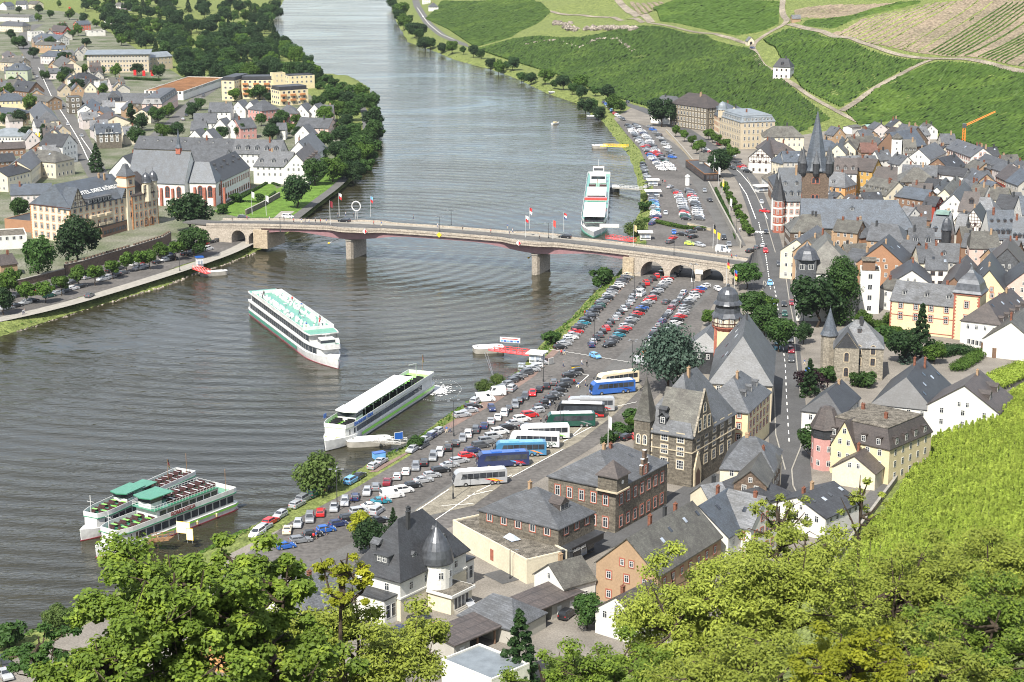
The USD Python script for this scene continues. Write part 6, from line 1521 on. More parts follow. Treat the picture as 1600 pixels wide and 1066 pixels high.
def trunk_mesh(r,h,R,rad,zb,limbs=7):
 mb = MB(); k = 5
 pts = [np.array([r.normal(0,.02 * h) * (i > 0),r.normal(0,.02 * h) * (i > 0),h * .75 * i / k]) for i in range(k + 1)]
 for i in range(k):
  mb.tube(pts[i],pts[i + 1],rad * (1 - i / k * .8),rad * (1 - (i + 1) / k * .8),7)
 for i in range(limbs):
  z = h * r.uniform(zb * .7,.62); a = i * 2.4 + r.uniform(-.4,.4)
  p = np.array([0,0,z]); q = p + np.array([math.cos(a) * R * .62,math.sin(a) * R * .62,h * r.uniform(.1,.26)])
  m = (p + q) / 2 + r.normal(0,.06 * R,3)
  mb.tube(p,m,rad * .42,rad * .28,5).tube(m,q,rad * .28,rad * .08,5)
 return mb
KINDS = {  # height, crown radius, leaves, leaf size, material, shape, clumps, crown base
 'oak': (11,5.2,3400,.34,'leaf_dark','round',34,.16),'ash': (10,4.6,3000,.32,'leaf_mid','round',30,.18),'lime': (9,4.0,2600,.30,'leaf_light','round',26,.2),
 'plane': (6,2.7,1500,.26,'leaf_light','round',16,.34),'clipped': (6.4,3.2,2200,.26,'leaf_mid','box',30,.3),'spruce': (10,2.8,2400,.26,'leaf_dark','cone',44,.06),
 'bluespruce': (5.5,2.0,1500,.2,'leaf_blue','cone',32,.03),'cedar': (15,7.5,6500,.32,'leaf_blue','round',60,.12),'poplar': (12,2.2,2200,.28,'leaf_dark','column',30,.1),
 'bush': (2.6,1.7,800,.2,'leaf_mid','round',12,0.0),'willow': (6,4.0,3200,.22,'leaf_willow','round',34,0.02),'purple': (4,2.8,1300,.22,'leaf_purple','round',16,.05),
 'golden': (7,3.0,2000,.22,'leaf_yellow','round',20,.1),'birch': (14,4.5,4200,.24,'leaf_mid','column',40,.12),'shrub': (2.4,1.5,600,.2,'leaf_light','round',9,0.0)}
TREES = {}
def tree(kind,x,y,h,label,group=None,var=0,z=None):
 H,Rr,n,leaf,mat,shape,nb,zb = KINDS[kind]
 key = (kind,var % 3)
 r = random.Random(int(x * 31 + y * 17))
 z = float(gz(x,y)) if z is None else z
 s = h / H * 1.12
 if key in TREES:
  t = dup(TREES[key],(x,y,z - .1),r.uniform(0,6.28),label,group)
 else:
  rr = np.random.default_rng(len(TREES) + 11)
  t = TREES[key] = thing({'bush': 'bush','shrub': 'shrub','purple': 'bush'}.get(kind,'tree'),label,'bush' if kind in ('bush','shrub','purple') else 'tree',(x,y,z - .1),r.uniform(0,6.28),group)
  put('trunk',trunk_mesh(rr,H,Rr,.035 * H * .7,zb),M['bark'],t)
  put('crown',blob_crown(rr,H,Rr,n,leaf,shape,nb,zb),M[mat],t)
 w = r.uniform(.88,1.14)
 UsdGeom.Xformable(t).AddScaleOp().Set(Gf.Vec3f(s * w,s * w,s))
 return t
ORD = 'first second third fourth fifth sixth seventh eighth ninth tenth eleventh twelfth'.split()
NEAR = {'street trees in the left town','garden trees between the estate houses'}
def T_(kind,px,py,h,label,group=None,var=0):
 """A tree whose crown middle is seen at the picture point."""
 p = W(px,py,h * .58)
 for _ in range(3):
  p = W(px,py,h * .58 + float(gz(p[0],p[1])))
 if group in NEAR:
  hs = min(HOUSES,key=lambda q: math.hypot(q[1][0] - p[0],q[1][1] - p[1]))
  sd = ('left of','right of')[int(p[0] > hs[1][0])] if abs(p[0] - hs[1][0]) > 5 else ('before','behind')[int(p[1] > hs[1][1])]
  label = ' '.join(('%s %s tree %s ' % ('tall' if h > 8.5 else 'small',{'oak': 'dark','ash': 'green','lime': 'light green','plane': 'light'}[kind],sd) + hs[0]).split()[:16])
 return tree(kind,p[0],p[1],h,label,group,var)
one = [('oak',118,375,16,'large dark round tree in front of the riverside hotel'),('ash',58,402,13,'mid green tree left of the large dark hotel tree'),('ash',28,326,9,'thin brownish tree beside the pink gable'),('oak',296,332,14,'tall dark tree beside the left bridge ramp'),('ash',302,378,10,'lighter tree below the left bridge ramp'),('oak',463,297,13,'round dark tree on the lawn beside the bridge'),('oak',4,470,8,'dark tree at left edge of quay'),('bush',347,326,4,'dark bush beside the chapel apse'),('bush',407,307,3,'round shrub in the hospice garden'),('bush',370,308,4,'small garden tree by the chapel wing'),('bush',25,430,4,'low shrub beside the large hotel trees'),
  ('oak',1034,174,15,'solitary big dark tree beside white hotel block'),('oak',1126,254,12,'large tree behind the promenade pavilion'),('cedar',1046,560,17,'big blue grey cedar left of the town hall'),('oak',1278,468,15,'dark round tree by the white corner house'),('birch',1316,455,18,'tall drooping tree before the white flat roofed house'),('lime',1108,496,5,'small green tree left of the round tower'),('clipped',1167,431,8,'dense boxy clipped trees beside the right bridge end'),('ash',1176,476,9,'tree by the road just below the clipped block'),('ash',1195,500,9,'second road tree behind the round tower'),('ash',1218,522,9.5,'third road tree overhanging the river road'),('lime',1196,475,7,'small pale tree between the road trees'),
  ('oak',1412,540,9,'dark round conifer in the villa garden'),('spruce',1440,516,14,'tall thin spruce in front of yellow building'),('bluespruce',1415,552,5,'small blue spruce beside the dark slate house'),('purple',1265,593,5,'dark purple leaved bush beside the road'),('bush',1385,520,5,'green shrubs at the left end of yellow building'),('lime',1352,500,6,'light green shrubbery behind the stone villa'),('bush',1340,592,4,'round garden bush right of the dark roof'),('bush',1356,592,4,'second round garden bush right of the dark roof'),('lime',1460,550,6,'light tree beside the tall thin spruce'),('bush',1278,583,3,'low bush on the villa forecourt'),('lime',1395,500,5,'bright shrub behind the villa'),
  ('willow',500,738,8.5,'big round willow bush on the quay slope'),('willow',757,600,3.6,'willow bush on the bank below the red landing stage'),('willow',778,592,3,'low bush beside mooring cable on the bank'),('bush',861,526,4,'bush on the bank behind the landing kiosk'),('bush',941,432,6,'dense bush on the bank before the bridge'),('bush',948,425,4,'smaller bush tucked under the bridge edge'),('willow',995,356,6,'bush at the waterside just beyond the bridge'),('bush',1008,322,4,'green bush beside blue parked cars'),('willow',1008,308,3,'yellowish scrub along the far quay'),('bush',648,690,3,'scrub beside the white gangway'),('willow',92,960,4,'thin scrub on the bank at bottom left'),('bush',10,990,4.5,'bush at the water in the bottom left corner'),
  ('oak',578,838,7,'dark dense tree beside the white villa'),('golden',566,818,6,'yellow green tree behind dark villa tree'),('spruce',614,808,4,'small conifer by the villa roof'),('spruce',812,1010,12,'grey green spruce in the courtyard'),('ash',917,954,6,'tree in the courtyard corner beside white van'),('lime',986,660,3.5,'hedge shrub left of the town hall'),('bush',968,668,3,'low hedge by the town hall car bay'),('bush',955,682,2.6,'lowest hedge shrub beside town hall'),('bush',985,645,3,'shrub under the blue cedar'),
  ('spruce',150,246,12,'dark conifer beside the main road near chapel'),('poplar',67,207,8,'slim conifer beside the yellow umbrellas'),('poplar',205,182,13,'tall dark poplar behind stone street house'),('oak',222,190,9,'round tree in the yard beside poplar'),('oak',277,204,9,'tree at lane end behind the hospice'),('ash',1206,232,4,'small shrub behind brown roofed white house'),('bush',1240,224,4,'green garden shrub left of the spire'),('oak',1360,199,5,'dark bush between the vineyard sheds'),('spruce',1288,14,9,'tallest of the scraggy trees by the vineyard hut'),('oak',1275,18,6,'left scraggy tree near the vineyard hut'),('bush',1316,24,4,'round bush right of scraggy trees'),('ash',1300,10,8,'right scraggy tree near the vineyard hut')]
for i,(k,px,py,h,lab) in enumerate(one):
 T_(k,px,py,h,lab,var=i)
G = 'small plane trees along the left quay'
for i,(px,py) in enumerate([(40,458),(70,456),(95,445),(122,432),(148,430),(175,420),(197,410),(217,407),(234,405),(250,394),(274,392),(290,386)]):
 T_('plane',px,py,6.4,ORD[i] + ' plane tree from the left end over parked cars on the left quay',G,i)
G = 'clipped trees on the far promenade'
for i,(px,py) in enumerate([(1056,205),(1069,212),(1081,220),(1089,231),(1096,228),(1107,210),(1114,214),(1121,219),(1133,225),(1140,235),(1147,240),(1138,244)]):
 T_('plane',px,py,5.6,ORD[i] + ' clipped tree from the white hotel end in the promenade parking',G,i)
G = 'light shrubs in the road median'
for i in range(11):
 T_('shrub',1131 + i * 4.0,287 + i * 7.4,3.4,ORD[i] + ' light shrub from the far end of the row dividing car park and river road',G,i)
G = 'riverside trees on the left bank'
for i,(px,py) in enumerate([(478,256),(500,244),(520,264),(506,218),(530,236),(546,252),(515,198),(492,268),(540,190),(552,206),(526,172),(562,162),(582,186),(577,216),(569,238),(584,202),(540,154),(518,150),(566,142),(580,158),(553,272),(536,270),(508,180),(498,160),(534,212),(560,228),(487,240),(548,172)]):
 T_(['oak','ash','lime','ash'][i % 4],px,py,[11,9,11,9,10][i % 5],'leafy tree in the strip between estate and river path',G,i)
G = 'garden trees between the estate houses'
for i,(px,py) in enumerate([(408,186),(431,196),(452,200),(378,203),(346,208),(331,214),(392,205),(425,207),(462,188),(405,143),(420,152),(366,148),(312,162),(300,172),(392,146),(440,182),(466,208),(255,206)]):
 T_(['ash','oak','lime'][i % 3],px,py,[7,9,6,8][i % 4],'green garden tree between the slate roofed estate houses',G,i)
G = 'street trees in the left town'
for i,(px,py) in enumerate([(97,122),(102,116),(157,112),(180,110),(214,108),(248,112),(130,108),(17,54),(110,54),(122,46),(135,66),(80,66),(60,27),(130,28),(70,118),(10,142),(36,68),(96,45),(150,36),(60,14),(78,22),(108,22),(30,15),(165,42),(140,88),(30,186),(10,186),(12,440),(205,205),(214,214),(160,140),(120,134),(20,130),(46,160),(40,208),(246,180),(262,172),(100,92),(175,92),(190,62),(52,82),(28,66),(92,6)]):
 T_(['lime','oak','ash'][i % 3],px,py,[8,10,7,9][i % 4],'green tree among the houses of the left town',G,i)
G = 'trees of the wooded gardens'
wood = sg.Polygon([(112,6),(200,0),(300,0),(440,0),(424,42),(440,62),(468,86),(502,112),(492,120),(450,112),(350,118),(290,112),(276,98),(250,74),(200,62),(172,48),(150,14)])
r = random.Random(5); got = []
while len(got) < 230:
 px,py = r.uniform(110,505),r.uniform(-2,122)
 if not wood.contains(sg.Point(px,py)): continue
 s = .00737 * (py + 190)
 if any(abs(px - a) < 7.4 * s / 2.0 and abs(py - b) < 3.4 * s / 2.0 for a,b in got): continue
 if abs(px - 345) < 10 and abs(py - 48) < 5: continue
 got.append((px,py))
got.sort(key=lambda q: -q[1])
for i,(px,py) in enumerate(got[:96]):
 T_(['oak','oak','ash','oak','ash','lime','spruce'][i % 7],px,py,r.uniform(9,15),'dark green tree in the dense gardens behind the savings bank',G,i)
pi = UsdGeom.PointInstancer.Define(stage,'/World/distant_wood')
tag(pi.GetPrim(),'dense dark wood of garden trees stretching to the river at the top','wood',None,'stuff')
protos,kinds = [],['oak','ash','oak','lime','spruce']
for k,kd in enumerate(kinds):
 H,Rr,n,leaf,mat,shape,nb,zb = KINDS[kd]; x_ = UsdGeom.Xform.Define(stage,'/World/distant_wood/' + numbered('/World/distant_wood','tree')).GetPrim()
 put('crown',blob_crown(np.random.default_rng(k + 40),H,Rr,n * .7,leaf * 1.2,shape,nb,zb),M[mat],x_); put('trunk',trunk_mesh(np.random.default_rng(k),H,Rr,.25,zb,3),M['bark'],x_)
 protos.append(x_.GetPath())
pi.CreatePrototypesRel().SetTargets(protos)
ws = [(W(px,py,6),r.uniform(.85,1.45)) for px,py in got[96:]]
pi.CreatePositionsAttr(Vt.Vec3fArray([Gf.Vec3f(float(p[0]),float(p[1]),float(gz(*p))) for p,s in ws]))
pi.CreateScalesAttr(Vt.Vec3fArray([Gf.Vec3f(s,s,s) for p,s in ws]))
pi.CreateProtoIndicesAttr(Vt.IntArray([i % 5 for i in range(len(ws))]))
pi.CreateOrientationsAttr(Vt.QuathArray([Gf.Quath(math.cos(i * .7),0,0,math.sin(i * .7)) for i in range(len(ws))]))
G = 'trees along the far right bank'
for i,(px,py) in enumerate([(612,5),(618,14),(624,24),(632,34),(640,44),(648,54),(655,62),(664,70),(628,14),(640,30),(655,48),(672,72),(690,80),(706,82),(724,88),(740,90),(752,94),(766,104),(780,108),(792,112),(802,106),(815,124),(830,128),(852,124),(866,132),(880,140),(895,140),(908,148),(908,128),(930,142),(950,144),(925,166),(936,178),(960,162),(970,166),(915,168)]):
 T_(['oak','ash','oak','lime','ash'][i % 5],px,py,[9,7,8,10,6][i % 5] * (1.4 if i < 12 else 1.0),'bushy green tree on the far right river bank',G,i)
G = 'scrub on the left riverside meadow'
for i,(px,py) in enumerate([(508,122),(520,128),(532,134),(545,138),(556,144),(566,150),(515,138),(530,146),(544,152),(500,132),(574,160),(586,172),(588,190),(590,208),(586,226),(580,242),(572,258),(560,262),(490,126),(512,150)]):
 T_('bush',px,py,5.5,'dense green scrub on the meadow between apartment blocks and river',G,i)
# hedges and grass strips
def hedge(label,pix,w,h,mat,z=0.0):
 p = np.array(WL(pix,z + h / 2)); mb = MB(); r = np.random.default_rng(len(label))
 seg = np.r_[0,np.cumsum(np.hypot(*np.diff(p,axis=0).T))]; n = int(seg[-1] * w * h * 55) + 60
 s = r.uniform(0,seg[-1],n); q = np.stack([np.interp(s,seg,p[:,0]),np.interp(s,seg,p[:,1])],1)
 off = r.uniform(-1,1,(n,2)) * w / 2; zz = r.uniform(0,1,n) ** .6 * h
 c = np.c_[q + off,zz + z]; nr = np.c_[off / w,(zz / h) ** 2]
 t = thing('hedge',label,'hedge')
 put('foliage',leaf_quads(c,nr,.2 * r.uniform(.7,1.2,n),r),M[mat],t)
hedge('low green hedge dividing the two car parks beyond the bridge',[(1007,343),(1030,347),(1066,355),(1100,357)],2.2,1.4,'leaf_light')
hedge('long strip of ivy along the far quay wall beside the road ramp',[(1118,295),(1135,330),(1150,372)],1.0,1.6,'leaf_mid')
hedge('dark clipped hedge edging the garden below yellow building',[(1465,552),(1490,545),(1512,548)],4.5,2.4,'leaf_dark')
hedge('bright green hedge row right of the dark clipped hedge',[(1494,575),(1520,560),(1532,548)],4,1.6,'leaf_light')
hedge('hedge beside the hillside lane below white house',[(1424,676),(1445,655),(1455,640)],2.2,1.6,'leaf_mid')
hedge('hedge beside the town hall car bay',[(945,690),(960,680),(990,668)],2.4,1.6,'leaf_mid')
hedge('hedge in front of savings bank',[(180,122),(215,123),(250,125)],2.5,1.8,'leaf_mid')
hedge('box hedge edging the hospice garden',[(352,322),(392,300),(420,284),(437,290)],1.2,1.0,'leaf_mid')
hedge('second box hedge across the hospice garden',[(376,314),(410,316),(430,300)],1.0,.9,'leaf_mid')
hedge('overgrown garden greens between villa and yellow building',[(1375,505),(1392,515),(1402,528)],6,1.8,'leaf_light')
hedge('vine terrace behind the tall white hillside house',[(1545,600),(1575,585),(1612,570)],7,1.5,'leaf_vine',1.0)
for lab,line,n_,sd in (('rough grass and weeds along the near right bank',BANK_R[20:-1],9000,3),('rough grass and weeds along the left bank',BANK_L[:12],7000,4),('rough grass along the far right bank',BANK_R[4:21],5000,5)):
 p = np.array(WL(line,0)); r = np.random.default_rng(sd)
 seg = np.r_[0,np.cumsum(np.hypot(*np.diff(p,axis=0).T))]
 s = r.uniform(0,seg[-1],n_); q = np.stack([np.interp(s,seg,p[:,0]),np.interp(s,seg,p[:,1])],1) + r.uniform(-7.5,7.5,(n_,2))
 d = sdist(river_pts,q[:,0],q[:,1]); k = (d < -.4) & (d > -6.2) & (meshkit.noise(np.c_[q / 5,np.zeros(n_)],sd) > .35); q = q[k]
 c = np.c_[q,gz(q[:,0],q[:,1]) + r.uniform(.1,.6,len(q))]
 put('bank_grass',leaf_quads(c,np.tile([0,0,.6],(len(c),1)),.3 * r.uniform(.6,1.3,len(c)),r,1.5),M['leaf_light'],label=lab,cat='grass',kind='stuff')
# ------------------------------------------------------------------ foreground trees on the castle slope
def near_tree(label,px,py,d,R,up,n,leaf,mat,seed,nb=60,asp=1.2,squash=.8,limbs=16,sparse=1.0):
 """Crown centred on the sight line at depth d; every bough ends in a spray of leaves."""
 r = np.random.default_rng(seed)
 dx,dy,dz = ray(px,py); c = np.array([dx * d,dy * d,CAM_H + dz * d])
 z0 = float(gz(c[0],c[1]))
 t = thing('tree',label,'tree',(c[0],c[1],z0)); H = c[2] - z0
 mb = MB(); lf,ln = [],[]
 top = np.array([0,0,H + up * .55])
 kk = 8; pts = [np.array([r.normal(0,.25) * (i > 0),r.normal(0,.25) * (i > 0),-.5 + (top[2] + .5) * i / kk]) for i in range(kk + 1)]
 for i in range(kk): mb.tube(pts[i],pts[i + 1],.34 * (1 - i / kk * .85),.34 * (1 - (i + 1) / kk * .85),8)
 for i in range(limbs):
  d3 = r.normal(0,1,3); d3[2] = d3[2] * .55 + .25; d3 /= np.linalg.norm(d3)
  b0 = np.array([0,0,H + up * r.uniform(-.75,.35)]); b1 = np.array([0,0,H]) + d3 * [R * .9,R * .9,up * .85]
  m = (b0 + b1) / 2 + r.normal(0,.25,3) + [0,0,-.2]
  mb.tube(b0,m,.13,.08,6).tube(m,b1,.08,.025,5)
  for j in range(nb // limbs):
   f = r.uniform(.35,1.08)
   q = (b0 * (1 - f) + b1 * f) if f > .5 else m
   e = q + r.normal(0,1,3) * R * .2 * [1,1,.7]
   mb.tube(q,e,.03,.012,4)
   rad = R * r.uniform(.13,.24)
   k = int(n / nb * r.uniform(.6,1.4))
   v = r.normal(0,1,(k,3)); v /= np.linalg.norm(v,axis=1,keepdims=True)
   lf.append(e + v * rad * r.uniform(.25,1.05,(k,1)) ** sparse * [1,1,squash * .8]); ln.append(v * .6 + [0,-.15,.9])
 c_,n_ = np.vstack(lf),np.vstack(ln)
 put('trunk',mb,M['bark'],t)
 put('crown',leaf_quads(c_,n_,leaf * r.uniform(.6,1.25,len(c_)),r,asp),M[mat],t)
leafy('leaf_maple',(0.09,0.14,0.016),(0.28,0.36,0.04),(0.52,0.58,0.12),.3,1.2)
leafy('leaf_cherry',(0.17,0.205,0.028),(0.34,0.385,0.06),(0.54,0.53,0.13),.3,.9)
for a in [('big maple with broad leaf sprays left of centre at bottom',275,950,84,4.0,3.1,36000,.105,'leaf_maple',1,120,1.2,.8,22),
   ('maple crown filling the bottom left with bare trunks showing',160,1062,80,2.7,2.2,18000,.105,'leaf_maple',2,90),
   ('upright maple rising beside the white villa annex',395,935,86,2.3,3.6,18000,.105,'leaf_maple',3,64),
   ('lower maple below the upright one',430,1050,84,3.2,2.7,20000,.105,'leaf_maple',4,64),
   ('shaded maple bough mass along the bottom edge',270,1080,82,4.4,2.2,24000,.105,'leaf_maple',17,80),
   ('yellow green fine leaved tree at the bottom centre',560,1005,112,5.2,4.0,40000,.085,'leaf_cherry',5,120,1.7),
   ('thin yellow twigs in front of the white villa',535,905,108,1.7,2.6,3200,.085,'leaf_yellow',6,30,1.7,.8,10),
   ('green tree top rising in the bottom middle',850,1068,118,3.2,2.4,16000,.08,'leaf_maple',7,60),
   ('wide wild cherry over the tan house',1070,975,120,5.4,3.7,44000,.075,'leaf_cherry',8,140,1.8,.8,26),
   ('wild cherry with dark leaning trunk, centre right',1235,930,122,5.4,4.5,46000,.075,'leaf_cherry',9,150,1.8,.8,28),
   ('cherry tree thinning out towards the vineyard',1400,950,130,5.8,4.8,46000,.075,'leaf_cherry',10,150,1.8,.8,28),
   ('bright yellow bush at bottom right',1330,1045,88,3.2,1.7,22000,.07,'leaf_yellow',11,70,1.5),
   ('green bush in the bottom right corner',1555,1010,118,5.0,4.2,36000,.085,'leaf_maple',12,110,1.5),
   ('leafy scrub at right edge above the corner',1540,890,150,5.6,4.0,34000,.09,'leaf_cherry',13,110,1.6),
   ('dense scrub between cherry trees and the bottom edge',1160,1065,105,4.6,2.4,26000,.075,'leaf_cherry',18,90,1.6),
   ('low leafy scrub under the bottom middle cherry',960,1062,112,3.6,2.2,18000,.075,'leaf_maple',19,70,1.6),
   ('scrubby crown between yellow bush and corner',1450,1060,100,3.6,2.2,20000,.075,'leaf_cherry',20,70,1.6),
   ('thin sapling twigs reaching up before the pink house',1345,800,150,2.0,4.0,1800,.08,'leaf_cherry',14,26,1.8,.8,9),
   ('sprays of cherry leaves hanging before the brick street house',1215,830,135,2.6,3.2,6000,.075,'leaf_cherry',15,50,1.8,.8,14),
   ('dark low bush at the bottom left road',60,1020,130,2.6,2.2,9000,.11,'leaf_mid',16,44)]:
 near_tree(*a)
# ------------------------------------------------------------------ ships and landing stages
def hull_line(L,B,bow=.2,stern=.08,n=22,blunt=.55):
 """Half-breadths along the ship: x from -L/2 (stern) to L/2 (bow)."""
 xs = np.linspace(-L / 2,L / 2,n * 2)
 t = xs / L + .5
 w = np.where(t > 1 - bow,np.maximum(0,1 - (np.maximum(t - (1 - bow),0) / bow) ** 1.7),1.0) * np.where(t < stern,blunt + (1 - blunt) * np.sin(np.clip(t / stern,0,1) * math.pi / 2),1.0)
 return xs,np.maximum(w,.03) * B / 2
def outline(L,B,x0=None,x1=None,inset=0.0,**k):
 xs,w = hull_line(L,B,**k)
 m = np.ones(len(xs),bool)
 if x0 is not None: m &= xs >= x0
 if x1 is not None: m &= xs <= x1
 xs,w = xs[m],np.maximum(w[m] - inset,.05)
 return [(x,-y) for x,y in zip(xs,w)] + [(x,y) for x,y in zip(xs[::-1],w[::-1])]
def hull(L,B,z0,z1,flare=.12,sheer=.6,**k):
 xs,w = hull_line(L,B,**k)
 def ring(f,z,sh):
  p = [(x * (1 - .02 * (1 - f)),-y * (1 - flare * (1 - f)),z + sh * max(0,(x / L + .5) - .72) ** 2 * 12) for x,y in zip(xs,w)]
  return np.array(p + [(a,-b,c) for a,b,c in p[::-1]])
 return MB().loft([ring(0,z0,0),ring(.6,z0 + (z1 - z0) * .5,sheer * .4),ring(1,z1,sheer)])
class Ship:
 def __init__(s,label,stern,bow,L,B):
  a,b = W(*stern,WATER),W(*bow,WATER)
  c = (a + b) / 2; s.rot = math.atan2(b[1] - a[1],b[0] - a[0])
  s.L = L or np.linalg.norm(b - a); s.B = B
  s.t = thing('passenger_ship',label,'ship',(*c,WATER),s.rot)
 def deck(s,name,z,h,mat,parent=None,**k):
  return put(name,MB().prism(outline(s.L,s.B,**k),z,z + h),M[mat],parent or s.t)
 def windows(s,x0,x1,z,h,w,gap,inset=0.0,mat='pane',parent=None,off=.03):
  n = int((x1 - x0) / (w + gap)); xs,ww = hull_line(s.L,s.B,**s.k)
  for side in (-1,1):
   for i in range(n):
    xa = x0 + i * (w + gap); xb = xa + w
    ya,yb = (side * (float(np.interp(x,xs,ww)) - inset + off) for x in (xa,xb))
    q = [(xa,ya,z),(xb,yb,z),(xb,yb,z + h),(xa,ya,z + h)]
    put('window',MB().poly(q if side < 0 else q[::-1]),M[mat],parent or s.t)
 def ensign(s,x,y,z):
  put('flag_staff',MB().tube((x,y,z),(x,y,z + 5.2),.05,n=5),M['wood'],s.t)
  for i,c in enumerate(('black','p_red','p_gold')):
   ks = np.linspace(0,1,5)
   q = [[(x - .05 - .75 * k,y + .15 * math.sin(5 * k + i),z + 5.1 - .55 * (i + d) - .8 * k * k) for k in ks] for d in (0,1)]
   put('flag',MB().add(q[0] + q[1],[(j,j + 1,6 + j,5 + j) for j in range(4)]),M[c],s.t)
 def rail(s,x0,x1,z,h=1.0,inset=.12,mat='whitepaint',solid=True,mid=True):
  pg = sg.Polygon(outline(s.L,s.B,x0,x1,inset,**s.k))
  ring = pg.difference(pg.buffer(-.12))
  mb = MB()
  if solid:
   for g in getattr(ring,'geoms',[ring]): mb.prism(g,z,z + h)
  else:
   c = list(pg.exterior.coords)
   for a,b in zip(c[:-1],c[1:]):
    for f in (.5,1.0):
     mb.tube((*a,z + h * f),(*b,z + h * f),.035,n=4)
    mb.tube((*a,z),(*a,z + h),.035,n=4)
  put('rail',mb,M[mat],s.t)
 def seats(s,x0,x1,z,rows,mat='p_seat',tab='p_white',skip=0,wid=.8):
  xs,ww = hull_line(s.L,s.B,**s.k)
  for i in range(rows):
   x = x0 + (x1 - x0) * (i + .5) / rows
   w = (float(np.interp(x,xs,ww)) - .5) * wid
   for sd in (-1,1):
    b = MB().box(x - .45,sd * (w * .55 + .25),z,.4,w * .8,.45).box(x - .65,sd * (w * .55 + .25),z,.08,w * .8,.85)
    put('bench',b,M[mat],s.t)
    if tab and i % 2 == 0:
     put('table',MB().box(x + .2,sd * (w * .55 + .25),z + .68,.55,w * .7,.06).box(x + .2,sd * (w * .55 + .25),z,.1,.1,.68),M[tab],s.t)
# A: two decked ship under way
s = Ship('large green and white two decked passenger ship turning in mid river',(408,487),(529,577),0,10.0)
s.k = dict(bow=.22,stern=.05,blunt=.8)
put('hull',hull(s.L,s.B,-.6,2.0,sheer=1.2,**s.k),M['whitepaint'],s.t)
put('keel_band',hull(s.L * .995,s.B * .985,-.7,.12,0,0,**s.k),M['p_maroon'],s.t)
for sd in (-1,1):
 xs,ww = hull_line(s.L,s.B,**s.k)
 m = (xs > -s.L * .46) & (xs < s.L * .2)
 v = [(x,sd * (y + .05),z) for z in (.75,1.75) for x,y in zip(xs[m],ww[m])]; k = m.sum()
 put('stripe',MB().add(v,[(j,j + 1,k + j + 1,k + j) for j in range(k - 1)]),M['p_deckteal'],s.t)
xa,xb = -s.L * .485,s.L * .36
s.deck('lower_cabin',2.0,2.5,'whitepaint',inset=.35,x0=xa,x1=xb + 4,**s.k)
s.windows(xa + 1,xb + 2,2.5,1.6,2.0,.18,.35)
s.deck('lower_roof',4.5,.35,'whitepaint',x0=xa,x1=xb + 7,inset=-.05,**s.k)
s.deck('front_deck',4.86,.03,'p_deckteal',x0=xb - 1,x1=xb + 6.6,inset=.3,**s.k)
s.rail(xb - 2,xb + 6.8,4.85,1.0)
s.deck('upper_cabin',4.85,2.4,'whitepaint',inset=.5,x0=xa + 4,x1=xb - 2,**s.k)
s.windows(xa + 5,xb - 3,5.3,1.6,2.0,.18,.5)
s.deck('upper_roof',7.25,.3,'whitepaint',x0=xa,x1=xb,inset=.05,**s.k)
s.deck('sun_deck',7.56,.03,'p_deckteal',x0=xa + .2,x1=xb - .2,inset=.4,**s.k)
s.rail(xa + 5,xb - 6,7.56,1.0)
put('wheelhouse',MB().box(xb + .5,0,4.86,3.0,4.2,1.9),M['whitepaint'],s.t)
put('wheelhouse_window',MB().box(xb + .5,0,5.6,3.1,4.3,.8),M['pane'],s.t)
put('radar',MB().box(xb,0,7.6,.3,2.4,.2).tube((xb,0,6.7),(xb,0,7.6),.1),M['whitepaint'],s.t)
put('bow_deck',MB().prism(outline(s.L,s.B,xb + 6,None,.35,**s.k),2.4,2.6),M['p_deckgreen'],s.t)
r = random.Random(3)
for i in range(30):
 for y in (-3.1,-1.9,1.9,3.1):
  if r.random() < .35: continue
  x = xa + 8 + (xb - xa - 17) * i / 30
  put('chair',MB().box(x + r.uniform(-.2,.2),y + r.uniform(-.3,.3),7.6,.55,.55,.45).box(x - .25,y,7.6,.1,.6,.95),M['p_white'],s.t)
for i in range(14):
 put('table',MB().lathe(xa + 8.5 + (xb - xa - 17) * i / 14,r.choice([-2.5,2.5,2.5,-2.5,0]),[(.1,7.6),(.1,8.25),(.55,8.3),(.55,8.36)],8),M['p_white'],s.t)
SHIP_A = s
# B: white ship with canopy
s = Ship('white ship with bright green stripe and long white canopy at the gangway',(662,607),(508,706),0,7.8)
s.k = dict(bow=.16,stern=.04,blunt=.85)
put('hull',hull(s.L,s.B,-.6,2.1,sheer=.7,**s.k),M['whitepaint'],s.t)
put('keel_band',hull(s.L * .995,s.B * .985,-.7,.15,0,0,**s.k),M['black'],s.t)
for sd in (-1,1):
 xs,ww = hull_line(s.L,s.B,**s.k); m = (xs > -s.L * .49) & (xs < s.L * .3); k = m.sum()
 put('stripe',MB().add([(x,sd * (y * (1 - .0) + .05),z) for z in (1.0,1.75) for x,y in zip(xs[m],ww[m])],[(j,j + 1,k + j + 1,k + j) for j in range(k - 1)]),M['p_lightgreen'],s.t)
x1 = s.L * .41
s.deck('cabin',2.1,2.2,'whitepaint',inset=.25,x0=-s.L * .47,x1=x1,**s.k)
s.windows(-s.L * .34,x1 - .5,2.55,1.3,2.3,.06,.25,'pane')
s.deck('deck',4.3,.12,'p_lightgreen',inset=.05,x0=-s.L * .48,x1=x1 + .5,**s.k)
s.rail(-s.L * .48,x1 + .4,4.3,1.1,.05)
s.deck('bow_deck',2.5,.1,'p_lightgreen',inset=.4,x0=x1 + 1,**s.k)
put('canopy',MB().box(-s.L * .02,.3,7.0,s.L * .5,5.6,.15),M['canvas'],s.t)
for i in range(7):
 for y in (-2.3,2.9):
  put('canopy_post',MB().tube((-s.L * .26 + i * s.L * .08,y,4.4),(-s.L * .26 + i * s.L * .08,y,7.0),.06,n=5),M['whitepaint'],s.t)
wx = s.L * .27
